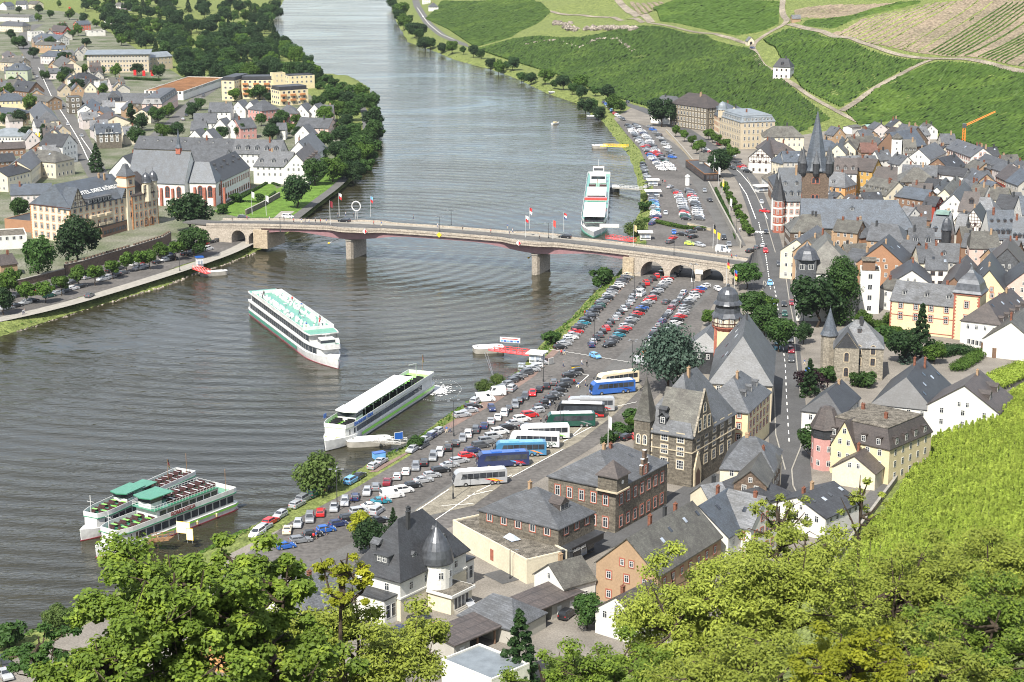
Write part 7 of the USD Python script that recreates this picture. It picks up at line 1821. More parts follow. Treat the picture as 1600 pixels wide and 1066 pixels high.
put('wheelhouse',MB().box(wx,.2,4.4,4.0,5,2.4),M['whitepaint'],s.t)
put('wheelhouse_window',MB().box(wx,.2,5.5,4.1,5.1,1.0),M['pane'],s.t)
put('wheelhouse_roof',MB().prism([(wx - 2.6,-2.8),(wx + 2.2,-2.8),(wx + 3.2,0),(wx + 2.2,3.2),(wx - 2.6,3.2)],6.85,7.15),M['whitepaint'],s.t)
s.seats(wx + 2.6,x1 - .8,4.42,4,'black',None)
s.seats(-s.L * .40,wx - 2.5,4.42,18,'black',None)
put('mast',MB().tube((-s.L * .42,0,4.3),(-s.L * .42,0,8.2),.12).tube((-s.L * .42,0,8.2),(-s.L * .34,0,9),.1),M['whitepaint'],s.t)
s.ensign(-s.L * .49,0,4.4)
put('blue_flag',MB().box(s.L * .33,-4.9,5.2,1.4,.1,1.1),M['p_blue'],s.t)
tm = meshkit.text_mesh('Bernkastel-Kues',1.0,.05,True)
put('lettering',MB().tri(tm).xf([[-1,0,0,s.L * .36],[0,0,1,s.B / 2 + .02],[0,1,0,4.45],[0,0,0,1]]),M['p_blue'],s.t)
# C + D: pair at bottom left
def pair(label,stern,bow,L,B,big):
 s = Ship(label,stern,bow,L,B); s.k = dict(bow=.2,stern=.05,blunt=.8)
 L = s.L
 put('hull',hull(L,B,-.5,1.7,sheer=1.0,**s.k),M['whitepaint'],s.t)
 put('keel_band',hull(L * 1.004,B * .985,-.7,.2,0,0,**s.k),M['p_maroon'],s.t)
 xs,ww = hull_line(L,B,**s.k)
 for sd in (-1,1):
  m = xs < L * .42; k = m.sum()
  put('stripe',MB().add([(x,sd * (y + .05),z) for z in (1.15,1.55) for x,y in zip(xs[m],ww[m])],[(j,j + 1,k + j + 1,k + j) for j in range(k - 1)]),M['p_lightgreen'],s.t)
 x1 = L * .36
 s.deck('bow_deck',2.0,.1,'p_deckgreen',inset=.4,x0=x1,**s.k)
 s.deck('lower_cabin',1.7,2.4,'whitepaint',inset=.3,x0=-L * .47,x1=x1 + 2,**s.k)
 s.windows(-L * .45,x1 + .6,2.2,1.5,1.9,.3,.3)
 s.deck('upper_deck',4.1,.2,'p_deckgreen',inset=-.05,x0=-L * .48,x1=x1 + 2.6,**s.k)
 s.rail(-L * .48,x1 + 2.4,4.3,1.0,.05)
 s.seats(L * .13,x1 + 1,4.32,6,'p_seat','p_lightgreen')
 if big:
  s.deck('upper_cabin',4.3,2.3,'whitepaint',inset=.45,x0=-L * .34,x1=L * .13,**s.k)
  s.windows(-L * .33,L * .12,4.8,1.4,1.9,.3,.45)
  s.deck('sun_deck',6.6,.15,'p_deckgreen',inset=.2,x0=-L * .35,x1=L * .16,**s.k)
  s.rail(-L * .35,L * .16,6.75,1.0,.25,solid=False)
  s.seats(-L * .33,L * .02,6.75,12,'p_seat','p_white')
  zt = 6.75
 else:
  s.seats(-L * .45,-L * .1,4.32,12,'p_seat','p_white'); zt = 4.3
  put('awning',MB().box(-L * .02,0,6.3,L * .22,B * .7,.12),M['p_deckgreen'],s.t)
  for x in (-.12,.08):
   for y in (-1,1): put('awning_post',MB().tube((L * x,y * B * .33,4.3),(L * x,y * B * .33,6.3),.05,n=5),M['whitepaint'],s.t)
 wx = L * .1
 put('wheelhouse',MB().box(wx,0,zt,3.2,3.6,2.3),M['whitepaint'],s.t)
 put('wheelhouse_window',MB().box(wx,0,zt + 1.2,3.3,3.7,.9),M['pane'],s.t)
 put('wheelhouse_roof',MB().prism([(wx - 4.4,-B * .38),(wx + 2.2,-B * .38),(wx + 3.0,0),(wx + 2.2,B * .38),(wx - 4.4,B * .38)],zt + 2.4,zt + 2.6),M['p_deckgreen'],s.t)
 put('mast',MB().tube((L * .4,0,2),(L * .4,0,9),.08).tube((L * .4,-.9,7.6),(L * .4,.9,7.6),.05),M['whitepaint'],s.t)
 put('stern_mast',MB().tube((-L * .44,B * .2,4.3),(-L * .44,B * .2,9.5),.06),M['wood'],s.t)
 for i in range(5):
  put('fender',MB().lathe(L * (-.3 + .15 * i),B / 2 + .25,[(.05,.4),(.25,.6),(.25,1.2),(.05,1.4)],6),M['p_gold'],s.t)
 return s
sC = pair('white and green ship with two window rows moored nearest at bottom left',(358,791),(150,872),0,7.0,True)
put('lettering',MB().tri(meshkit.text_mesh('ROMANTICA',.85,.05,True)).xf([[-1,0,0,sC.L * .04],[0,0,1,sC.B / 2 + .03],[0,1,0,4.42],[0,0,0,1]]),M['p_maroon'],sC.t)
sD = pair('smaller white and green ship moored on the river side of its neighbour',(296,766),(126,846),0,5.8,False)
sD.ensign(-sD.L * .3,0,4.3)
# E: ship beyond the bridge
s = Ship('white cabin ship with red band moored just beyond the bridge',(936,285),(927,373),0,10.5)
s.k = dict(bow=.14,stern=.05,blunt=.85)
put('hull',hull(s.L,s.B,-.5,2.2,sheer=.6,**s.k),M['whitepaint'],s.t)
put('keel_band',hull(s.L * .998,s.B * .99,-.6,.5,0,0,**s.k),M['p_deckteal'],s.t)
L = s.L
s.deck('cabin',2.2,2.2,'whitepaint',inset=.3,x0=-L * .47,x1=L * .43,**s.k)
s.windows(-L * .44,L * .42,2.7,1.2,2.0,.3,.3)
s.deck('deck',4.4,.15,'p_deckteal',inset=.05,x0=-L * .48,x1=L * .44,**s.k)
s.rail(-L * .48,L * .44,4.5,.9,.05)
put('canopy',MB().box(L * .32,0,7.0,L * .24,8.6,.2),M['canvas'],s.t)
put('front_windows',MB().box(L * .43,0,4.9,.5,7.6,1.6),M['pane'],s.t)
put('awning',MB().box(L * .12,0,6.4,3.0,9.2,.9),M['p_brightred'],s.t)
put('upper_cabin',MB().box(-L * .02,0,4.5,L * .14,8.2,2.6),M['whitepaint'],s.t)
put('upper_window',MB().box(-L * .02 + L * .071,0,5.3,.2,7.4,1.2),M['pane'],s.t)
put('wheelhouse',MB().box(-L * .3,0,4.5,5,7,3.6).box(-L * .36,0,8,3,5,2.2),M['whitepaint'],s.t)
put('wheelhouse_window',MB().box(-L * .3 + 2.5,0,6.3,.2,6,1.2).box(-L * .36 + 1.5,0,8.7,.2,4.2,1.0),M['pane'],s.t)
put('mast',MB().tube((-L * .38,0,10),(-L * .38,0,13),.1),M['whitepaint'],s.t)
s.ensign(-L * .14,0,4.5)
s.seats(-L * .24,-L * .1,4.55,5,'p_seat','p_white')
s.seats(L * .22,L * .42,4.55,6,'p_darkgrey',None)
# landing stages
def pontoon(label,px,py,L,B,rot,mat='kerbstone',h=1.4):
 p = W(px,py,WATER)
 t = thing('landing_pontoon',label,'pontoon',(*p,WATER),rot)
 o = [(L / 2 * math.cos(a) * (1 if abs(math.cos(a)) > .3 else 1),B / 2 * math.sin(a)) for a in np.linspace(0,2 * math.pi,20,endpoint=False)]
 o = [(math.copysign(abs(math.cos(a)) ** .5,math.cos(a)) * L / 2,math.copysign(abs(math.sin(a)) ** .5,math.sin(a)) * B / 2) for a in np.linspace(0,2 * math.pi,28,endpoint=False)]
 put('float',MB().prism(o,-.4,h),M[mat],t)
 put('rim',MB().prism(o,h,h + .08).xf(np.diag([1.02,1.02,1,1])),M['frame'],t)
 for x in (-.35,.35): put('bollard',MB().tube((x * L,0,h),(x * L,0,h + .5),.15),M['darkmetal'],t)
 return t
def gangway(label,a,b,w,mat,za=-.8,zb=.3,rails=True,sign=False):
 A,B = np.r_[W(*a,za),za],np.r_[W(*b,zb),zb]
 t = thing('gangway',label,'gangway',A)
 e = B - A; n = np.array([-e[1],e[0],0]); n /= np.linalg.norm(n)
 put('walkway',MB().obox(-n * w / 2,e,n * w,(0,0,.2)),M['kerbstone' if mat == 'whitepaint' else mat],t)
 k = max(4,int(np.linalg.norm(e) / 2))
 for sd in (-1,1):
  mb = MB(); o = n * sd * w / 2 + [0,0,.2]
  for i in range(k + 1):
   mb.tube(o + e * i / k,o + e * i / k + [0,0,1.1],.06,n=4)
   if i < k: mb.tube(o + e * i / k,o + e * (i + 1) / k + [0,0,1.1],.045,n=4)
  for dz in (.55,1.1): mb.tube(o + [0,0,dz],o + e + [0,0,dz],.06,n=4)
  put('truss',mb,M[mat],t)
 return t
pontoon('round ended grey pontoon beside the white canopy ship',576,694,11,4.6,.25)
gangway('white lattice gangway from quay to canopy ship',(586,690),(631,694),2.4,'whitepaint')
pontoon('grey oval pontoon at the end of red gangway',763,549,9,5.5,.2)
gangway('long red gangway leading to the landing kiosk',(768,547),(838,556),2.6,'p_brightred')
pontoon('grey stone coloured pontoon on left quay below chapel',334,430,9.5,3.0,.35)
gangway('short red gangway on the left quay',(326,428),(304,420),2.2,'p_brightred')
pontoon('round white pontoon of yellow gangway',937,231,8,6,.1)
gangway('bright yellow gangway on the far right bank',(940,229),(980,230),2.4,'p_yellow')
pontoon('dark pontoon at the cabin ship',957,298,6,7,.1,'p_darkgrey',2.0)
gangway('white gangway from the far car park to the cabin ship',(962,294),(1003,297),4.0,'whitepaint')
pontoon('dark barge by the wooded far bank',930,185,10,5,.1,'p_darkgrey')
pontoon('small dark landing raft at far bank trees',868,147,9,5,.1,'p_darkgrey')
gangway('red landing stage half hidden behind the bridge',(950,372),(990,378),2.4,'p_brightred')
gangway('wooden gangway of the moored green ships',(232,846),(268,842),2.4,'wood')
def board(label,px,py,w,h,zb,rot,mats,text=None,tcol='p_blue',name='sign_board',legs=2,z=0.0,ts=.5):
 p = W(px,py,z)
 t = thing(name,label,'sign',(*p,z),rot)
 put('panel',MB().box(0,0,zb,w,.12,h),M[mats[0]],t)
 put('frame',MB().box(0,.02,zb - .08,w + .16,.1,h + .16),M[mats[1]],t)
 for i in range(legs):
  x = (-.42 + .84 * i / max(1,legs - 1)) * w
  put('post',MB().tube((x,.05,-.2),(x,.05,zb),.06,n=5),M['metal'],t)
 if text:
  tm_ = meshkit.text_mesh(text,ts,.03,True); ext = tm_.bounds[1][0] - tm_.bounds[0][0]
  put('lettering',MB().tri(tm_).xf([[1,0,0,-ext / 2],[0,0,-1,-.07],[0,1,0,zb + h * .55],[0,0,0,1]]),M[tcol],t)
 return t
t = board('long white notice board over the red gangway',797,549,6.0,1.5,2.6,-.25,('frame','metal'),z=-.5)
for i in range(6): put('picture',MB().box(-2.4 + i * .95,-.08,2.75,.8,.04,.5),M['p_blue' if i % 2 else 'p_lightblue'],t)
put('line',MB().box(0,-.08,3.55,4.6,.04,.22),M['p_red_label'],t)
board('white board with red lines on the landing stage behind bridge',952,366,7.5,1.4,2.6,-.05,('frame','metal'),z=-1)
board('blue information sign beside the white gangway',623,694,2.2,1.7,1.2,.5,('p_blue','frame'))
board('yellow framed white notice board by moored green ships',287,843,3.0,2.4,1.4,-.3,('frame','p_yellow'),z=-1)
board('narrow yellow framed gate beside the notice board',297,848,1.4,2.4,.6,-.3,('frame','p_yellow'),z=-1)
board('grey folding display board by the kiosk',861,570,1.6,1.6,.3,.6,('metal','frame'))
board('yellow direction sign on white sheet beside corner house',1253,476,4.2,3.2,1.8,-.2,('p_yellow','p_yellow'))
for px,py,lab in ((211,120,'red bank banner, left of three'),(225,121,'red bank banner, middle of three'),(238,121,'red bank banner, right of three'),(82,111,'red banner by the main road shop'),(109,18,'red sign near far parking')):
 board(lab,px,py,1.8,3.6,1.0,0,('p_red','p_red'),legs=1)
for k,(px,py) in enumerate(((52,219),(57,219),(62,218))):
 p = W(px,py)
 t = thing('sun_umbrella','closed yellow sun umbrella, %s of three before the glass pavilion' % ('left','middle','right')[k],'umbrella',(*p,0))
 put('canopy',MB().lathe(0,0,[(.1,1.0),(.55,1.4),(.4,3.2),(.04,3.9)],8),M['p_yellow'],t)
 put('pole',MB().tube((0,0,0),(0,0,1.1),.05),M['metal'],t)
def kiosk(label,px,py,w,d,h,rot,roof='canvas',wall='whitepaint',over=.8):
 p = W(px,py,0)
 t = thing('kiosk',label,'kiosk',(*p,0),rot)
 put('wall',MB().box(0,0,0,w,d,h),M[wall],t)
 put('roof',MB().box(0,0,h,w + over * 2,d + over * 2,.3),M[roof],t)
 for s_ in (-1,1): put('window',MB().box(s_ * w * .22,-d / 2 - .02,1.0,w * .3,.06,1.1).box(w / 2 + .01,s_ * d * .2,1.0,.06,d * .28,1.1),M['pane_bright'],t)
 put('counter',MB().box(0,-d / 2 - .2,.85,w * .9,.4,.1),M['metal'],t)
 return t
kiosk('white ticket kiosk with flat white roof at the red gangway',839,566,3.6,3.2,2.7,-.35)
kiosk('white ticket kiosk with big roof beside the bridge',1008,374,4.0,3.4,2.8,0)
kiosk('white kiosk at top of the far car park',1020,290,4.2,3.4,2.6,0)
kiosk('white umbrella topped stand below the far kiosk',1020,307,5.5,4.5,2.4,0)
kiosk('blue and white ticket booth on the left quay',312,416,2.2,2.0,3.2,.4,'p_blue',over=.3)
kiosk('grey electric cabinet on the bank below the kiosk',815,578,1.8,1.2,1.6,-.3,'metal','metal',.1)
kiosk('small white shelter with canopy on the promenade corner',1190,300,5,4,2.6,.3)
p = W(1008,566)
t = thing('advertising_column','round white advertising column with yellow poster near the cedar','advertising column',(*p,0))
put('column',MB().lathe(0,0,[(.75,0),(.75,2.9)],16),M['frame'],t)
put('cap',MB().lathe(0,0,[(.95,2.9),(.95,3.05),(.3,3.6),(.05,3.9)],16),M['p_orange'],t)
put('poster',MB().obox((-.4,-.78,.8),(.8,0,0),(0,.06,0),(0,0,1.2)),M['p_yellow'],t)
p = W(1074,290)
t = thing('advertising_column','tall white advertising column in the far car park','advertising column',(*p,0))
put('column',MB().lathe(0,0,[(1.0,0),(1.0,4.0)],16),M['frame'],t)
put('cap',MB().lathe(0,0,[(1.2,4.0),(1.2,4.2),(.2,5)],16),M['frame'],t)
# foam behind the canopy ship, mooring cables, tiny motor boat
r = np.random.default_rng(2); mb = MB(); c0 = W(683,609,WATER)
for i in range(700):
 a,q = r.uniform(0,6.283),abs(r.normal(0,.42)); x,y = c0[0] + math.cos(a) * q * 5.4 - .6,c0[1] + math.sin(a) * q * 6.5
 mb.lathe(x,y,[(r.uniform(.1,.5),WATER + .02 + r.uniform(0,.03)),(.05,WATER + .08)],6,r.uniform(0,3))
for rad in (1.0,):
 for i in range(60):
  a = i * .1047; x,y = c0[0] + math.cos(a) * 6.6 * rad,c0[1] + math.sin(a) * 11 * rad
  mb.lathe(x,y,[(r.uniform(.06,.2),WATER + .02),(.05,WATER + .04)],5)
put('propeller_foam',mb,M['whitepaint'],label='ring of white foam churned up behind canopy ship',cat='foam',kind='stuff')
for a,b in (((761,551),(774,598)),((757,551),(774,599))):
 A,B = np.r_[W(*a,-1.2),-1.2],np.r_[W(*b,.2),.2]
 t = thing('mooring_cable','thin mooring cable from the oval pontoon to bank, %s strand' % ('right' if a[0] > 760 else 'left'),'cable',A)
 put('strand',MB().tube((0,0,0),B - A,.05,n=4),M['metal'],t)
p = W(868,194,WATER)
t = thing('motor_boat','tiny motor boat heading across the far river','boat',(*p,WATER),.8)
put('hull',hull(6,2,-.2,.8,.2,.3,bow=.45,stern=.05,blunt=.9),M['whitepaint'],t)
put('cabin',MB().box(-.3,0,.8,2.2,1.4,.7),M['p_gold'],t)
# ------------------------------------------------------------------ cars
COL = {'k': ('black','black'),'s': ('silver','silver'),'w': ('white','white'),'r': ('red','red'),'b': ('blue','blue'),'g': ('grey','grey'),'d': ('darkgrey','dark grey'),'n': ('navy','navy blue'),'t': ('teal','teal'),'m': ('maroon','maroon'),'o': ('gold','beige'),'y': ('beige','pale yellow'),'e': ('green','dark green'),'l': ('lightblue','light blue'),'x': ('lime','lime green'),'R': ('brightred','orange red')}
SHAPE = {  # length, width, height, lower profile, cabin (bottom rear, bottom front, top rear, top front)
 'hatchback': (4.0,1.72,1.48,[(-2.0,.35),(-1.98,.95),(-1.9,1.0),(.75,.98),(1.75,.78),(1.98,.6),(2.0,.3)],(-1.93,.95,-1.55,.15)),
 'saloon': (4.55,1.76,1.44,[(-2.27,.35),(-2.25,.85),(-2.1,.97),(-1.35,1.0),(.75,.96),(1.95,.8),(2.24,.6),(2.27,.3)],(-1.65,1.0,-.95,.1)),
 'estate': (4.6,1.78,1.5,[(-2.3,.35),(-2.28,.98),(-2.2,1.02),(.8,.98),(1.98,.8),(2.27,.6),(2.3,.3)],(-2.22,1.0,-1.95,.15)),
 'minivan': (4.5,1.82,1.75,[(-2.25,.38),(-2.23,1.05),(-2.15,1.1),(1.1,1.05),(2.0,.85),(2.22,.62),(2.25,.32)],(-2.18,1.35,-1.95,.45)),
 'van': (5.3,2.0,2.4,[(-2.65,.4),(-2.64,1.2),(-2.6,1.25),(1.55,1.22),(2.4,1.02),(2.62,.75),(2.65,.35)],(-2.62,1.7,-2.55,1.0))}
CARS,car_spots,R_ = {},[],random.Random(21)
def car_proto(t,kind,col):
 L,Wd,H,prof,(xr,xf,tr,tf) = SHAPE[kind]
 h = Wd / 2; zb = max(z for x,z in prof) - .03
 mb = MB()
 low = [(x,.24) for x in (2.0 / 4 * L * .98,-L * .49)]
 p = prof + [(L * .49,.22),(-L * .49,.22)]
 ring = lambda y,k,dz: np.array([(x * k,y,z - dz * (z > .6)) for x,z in p])
 mb.loft([ring(-h,.985,.06),ring(-h * .9,1,0),ring(h * .9,1,0),ring(h,.985,.06)])
 hb,ht = h * .93,h * .76
 B = np.array([(xr,-hb,zb),(xf,-hb,zb - .02),(xf,hb,zb - .02),(xr,hb,zb)]); T = np.array([(tr,-ht,H - .04),(tf,-ht,H - .06),(tf,ht,H - .06),(tr,ht,H - .04)])
 T2 = np.array([(tr + .1,-ht * .85,H),(tf - .15,-ht * .85,H),(tf - .15,ht * .85,H),(tr + .1,ht * .85,H)])
 mb.loft([B,T,T2])
 for s_ in (-1,1): mb.box(xf - .25,s_ * (h + .07),zb,.16,.16,.13)
 put('body',mb,M['p_' + col],t)
 def glass(name,q,lo=.1,hi=.88,a=.05,b=.95):
  q = [np.array(v,float) for v in q]; f = lambda u,v: (q[0] * (1 - u) + q[1] * u) * (1 - v) + (q[3] * (1 - u) + q[2] * u) * v
  n = np.cross(q[1] - q[0],q[3] - q[0]); n /= np.linalg.norm(n)
  put(name,MB().poly([f(a,lo) + n * .012,f(b,lo) + n * .012,f(b,hi) + n * .012,f(a,hi) + n * .012]),M['pane'],t)
 glass('windscreen',(B[1],B[2],T[2],T[1])); glass('rear_window',(B[3],B[0],T[0],T[3]),.2)
 for (b0,b1,t1,t0) in ((B[0],B[1],T[1],T[0]),(B[2],B[3],T[3],T[2])):
  if kind == 'van':
   glass('side_window',(b0,b1,t1,t0),.3,.85,*((.72,.93) if b0[1] < 0 else (.07,.28)))
  else:
   glass('side_window',(b0,b1,t1,t0),.12,.86,.05,.49); glass('side_window',(b0,b1,t1,t0),.12,.86,.52,.93)
 for x in (-L * .3,L * .32):
  for s_ in (-1,1):
   m = MB().lathe(0,0,[(.32,-.1),(.33,.1)],12).xf([[1,0,0,x],[0,0,1,s_ * (h - .07)],[0,1,0,.32],[0,0,0,1]])
   w = put('wheel',m,M['rubber'],t)
   put('rim',MB().lathe(0,0,[(.2,-.005),(.2,.005)],8).xf([[1,0,0,x],[0,0,1,s_ * (h + .035)],[0,1,0,.32],[0,0,0,1]]),M['metal'],w)
 for s_ in (-1,1):
  put('headlight',MB().box(L / 2 - .05,s_ * h * .68,.58,.08,.34,.14),M['frame'],t)
  put('tail_light',MB().box(-L / 2 + .03,s_ * h * .78,.72,.08,.2,.22),M['p_red'],t)
def car(x,y,z,a,c,kind=None,where='',grp=None):
 car_spots.append((x,y,z,a,c,kind or R_.choice(['hatchback','hatchback','saloon','estate','estate','minivan']),where,grp))
def row(cols,pts,head,where,z=.1,flip=False):
 """Parked cars at even steps along a line of picture points; head: picture vector along a car."""
 p = np.array(WL(pts,0)); seg = np.r_[0,np.cumsum(np.hypot(*np.diff(p,axis=0).T))]
 n = len(cols); near,k = 0,0
 for i,c in enumerate(cols):
  if c == '.': continue
  s = seg[-1] * (i + .5) / n
  x,y = np.interp(s,seg,p[:,0]),np.interp(s,seg,p[:,1])
  u,v = project(x,y,0); e = W(u + head[0],v + head[1]) - W(u,v)
  a = math.atan2(e[1],e[0]) + R_.uniform(-.05,.05) + (math.pi if R_.random() < .3 else 0)
  kind = None
  if c in 'VU': kind,c = ('van','w') if c == 'V' else ('minivan','w')
  car(x + R_.uniform(-.25,.25),y + R_.uniform(-.25,.25),z,a,c,kind,where,(cols,i))
BK = 'nearest the river south of the bridge'
row('ksswsrkdtkkdkkekgkssgkwsdkgyks',[(872,548),(894,528),(936,480),(960,455),(985,430),(1000,424)],(10,-1.2),'in the bank side row %s, from the red gangway up' % BK)
row('nskdkrdksgksdsggdwdkrdkrkwdk',[(920,545),(955,505),(978,482),(1005,448),(1030,430),(1048,416)],(-6,-8),'in the left half of the middle block just south of the bridge')
row('kddtkrsdsdrkbdsrgkskgswrdkkdk',[(948,545),(975,518),(1006,482),(1030,455),(1052,430),(1060,418)],(10,-1.8),'in the right half of the middle block just south of the bridge')
row('gkwnkgdnksmgkgs',[(1004,560),(1020,524),(1045,490),(1060,472),(1072,458)],(7,-6),'in the left line of the third block beside the cedar')
row('wrdksgwkrssgdswsrbw',[(1030,545),(1058,505),(1072,482),(1088,462),(1104,448)],(10,-2),'in the right line of the third block beside the round tower')
row('ysgrssnsgmswgkgwkkgUdnswUkgkdrkkd',[(440,836),(500,806),(560,778),(620,748),(680,716),(730,684),(785,650),(825,620),(872,598)],(1.5,-9),'in the nose out line of the long double row by the coaches')
row('bgkbnkswtVUksskssrndgsUkswrsdkkdkkd',[(436,862),(520,826),(590,790),(650,760),(720,722),(780,680),(830,650),(868,622),(890,598)],(10,-1.5),'in the side on line of the long double row by the coaches')
row('ds..ss.kl.kegs.srsw',[(665,696),(650,704),(620,712),(596,724),(545,758),(510,768),(480,780),(458,796),(425,818),(395,842)],(8,-5),'parked lengthwise along the bank south of the gangway')
row('snss',[(662,692),(686,676)],(8,-4),'by the gangway end')
row('ssk',[(718,655),(745,636)],(10,-1.4),'beside the white minibuses on the bank')
row('VV',[(748,632),(782,614)],(10,-.5),'on the bank row, one of two white minibuses')
row('ddgdkgdss',[(776,616),(796,600),(822,586),(836,576)],(10,-2),'on the bank row below the kiosk')
row('sws',[(830,584),(846,568)],(10,-1),'directly in front of the white kiosk')
row('kdk',[(888,592),(902,582)],(10,-1),'on the small cobbled island by the coaches')
# far car park
row('kgdswwsgdkgdwskgm',[(982,197),(998,220),(1012,232)],(10,.6),'in the left line of the farthest block on the promenade')
row('kgwdwsngwsgws',[(992,196),(1008,212),(1018,226)],(10,.6),'in the right line of the farthest block on the promenade')
row('dsrdgskrkbswnswgwww',[(1004,226),(1018,246),(1036,268)],(10,.8),'in the left line of the second far block near white kiosk')
row('sdkgswrmrkgkewwwww',[(1016,226),(1030,244),(1052,268)],(10,.8),'in the right line of the second far block near white kiosk')
row('gbgdskswgdb',[(1014,198),(1036,222),(1052,250)],(10,1.2),'along the promenade wall of the far car park')
row('ddgbtlsgtwwn',[(1020,308),(1022,325),(1026,342)],(10,.6),'in the bank side line just beyond the bridge')
row('drswgsswsgdrwek',[(1056,300),(1066,318),(1072,346)],(10,.6),'in the left line of the block just beyond bridge')
row('gkgrswsdkgswswd',[(1076,298),(1086,318),(1094,346)],(10,.6),'in the right line of the block just beyond bridge')
row('kdgksgd',[(1004,256),(1010,276),(1014,290)],(9,2),'along the grass edge of the far car park')
row('nsgbr',[(1018,352),(1024,346)],(9,-4),'behind the kiosk beside the bridge')
row('rwsd',[(958,178),(976,190)],(9,3),'by the trees at the far end of the promenade')
row('nbgdl',[(942,160),(956,176)],(5,6),'under the trees at far end of the car park')
for px,py,c,k,hd,w in ((930,557,'l','hatchback',(9,3.4),'driving alone past the corner of the middle block'),(1041,472,'d','saloon',(7,-4),'driving up the lane beside the third block'),(800,586 + 22,'s','minivan',(7,-6),'turning in the lane below the kiosk'),(743,628,'s','minivan',(7,-5),'second silver car turning in the lane by the minibuses'),(825,667,'d','saloon',(9,-2),'driving past the coaches'),(589,800,'s','minivan',(7,-5),'in the lane by the dark tree'),(592,815,'k','saloon',(9,-2),'partly behind the yellow green tree'),(1005,568,'s','van',(10,1.5),'silver van below the advertising column'),(1002,460,'w','van',(7,-5),'white camper van in the middle block'),(1010,842 - 550,'s','hatchback',(9,-4),'passing the far kiosk'),
       (1094,462 - 48,'s','hatchback',(8,3),'beside the white triangle under the bridge'),(1105,445 - 22,'k','saloon',(8,3),'in front of the third bridge arch'),(1122,452,'w','hatchback',(7,4),'at the top end of third block'),(1047,292,'s','saloon',(9,-3),'crossing the far car park'),(1101,298,'g','hatchback',(2,8),'on the promenade lane by the flags'),(1109,313,'k','saloon',(6,4),'driving along the promenade lane'),(1040,333,'s','hatchback',(1,8),'in the aisle beyond the bridge'),(1053,363,'b','hatchback',(2,7),'blue car on red paving beyond bridge'),(1052,372,'r','saloon',(9,-3),'red car on the red paving beyond bridge'),(1047,378,'d','estate',(9,-3),'next to the red car beyond bridge'),(1066,366,'k','saloon',(9,1),'black car right of red paving'),(1083,370,'k','estate',(9,-2),'by the small white sign beyond bridge'),(1093,358,'k','saloon',(9,0),'under the low wall beyond bridge'),(1080,362,'d','saloon',(9,-1),'behind the black pair beyond bridge'),(1078,381,'x','hatchback',(9,1),'behind the far bridge parapet'),(1094,383,'s','estate',(9,2),'right of the lime car'),(1131,372,'k','minivan',(1,8),'coming up the ramp beyond bridge'),(1139,382,'g','saloon',(2,8),'at the foot of the ramp'),
       (1203,443,'l','hatchback',(1,9),'waiting in the road by the clipped trees'),(1217,437 - 24,'d','hatchback',(3,9),'in the road before the corner house'),(1205,474,'l','estate',(1,9),'driving down the road beside the tree row'),(1225,476,'k','hatchback',(1,9),'waiting right of the dashed line'),(1237,474,'m','hatchback',(1,9),'parked beside the yellow direction sign'),(1226,491,'e','hatchback',(1,9),'under the overhanging road tree'),(1235,532,'d','hatchback',(1,9),'first in the queue beside the stone villa'),(1236,548,'m','estate',(1,9),'in the middle of the queue beside stone villa'),(1236,562,'d','estate',(1,9),'last in the queue beside stone villa'),(1214,543,'t','estate',(1,9),'driving under the road trees'),(1263,582,'b','hatchback',(1,8),'parked at the villa entrance'),(1182,387,'d','saloon',(6,-5),'turning onto the bridge'),(1172,392,'k','saloon',(9,-3),'leaving the bridge'),(1193,384,'s','hatchback',(6,-4),'queuing at the bridge end'),(1196,392,'r','hatchback',(3,8),'red car at the bridge junction'),(1197,363,'k','hatchback',(3,9),'stopped at the zebra crossing'),(1190,316,'s','hatchback',(2,9),'on the road above the zebra crossing'),(1195,330,'r','saloon',(9,1),'parked by the red corner house'),(1176,412,'k','saloon',(8,-3),'at the bridge end by clipped trees'),
       (731,944,'s','hatchback',(8,6),'parked beside the white villa steps'),(665,968,'k','estate',(7,8),'parked before the villa wall, right of two'),(648,976,'k','estate',(7,8),'parked before the villa wall, middle'),(628,990,'n','hatchback',(7,8),'dark blue car at the villa yard corner'),(876,952,'w','van',(9,-5),'small white van in the courtyard'),(886,962,'k','minivan',(8,-6),'black car beside the small white van'),(758,1026,'s','hatchback',(9,-4),'alone in the courtyard below the garages'),(776,982,'r','hatchback',(9,-4),'in the open garage'),(832,956,'r','hatchback',(9,-4),'under the right end of garage roof'),(768,634 + 5,'n','hatchback',(4,8),'beside the shrub left of the town hall'),(965,682,'d','hatchback',(8,-3),'in the town hall car bay'),(980,684,'k','estate',(8,-3),'second in the town hall car bay'),(994,686,'R','hatchback',(6,8),'orange red car by the town hall corner'),
       (178,1030,'d','saloon',(8,6),'under the maple at bottom left'),(8,1040,'k','minivan',(7,8),'dark van at bottom left edge'),(8,1056,'s','saloon',(7,8),'pale car at bottom left edge')):
 p = W(px,py + 2,.1); e = W(px + hd[0],py + 2 + hd[1]) - W(px,py + 2)
 car(*p,.12,math.atan2(e[1],e[0]),c,k,w)
for px,py,c,k,d,w in ((381,342,'d','estate',1,'crossing the left end of the bridge'),(450,341,'w','minivan',1,'crossing the bridge near left lawn'),(538,347,'k','estate',-1,'on the bridge below the ring sculpture'),(883,372,'k','estate',-1,'on the bridge right of second pier'),(1130,394,'w','van',1,'leaving the right end of the bridge')):
 car(*deck_xyz(px,py),BR.rot + (0 if d > 0 else math.pi),c,k,w)
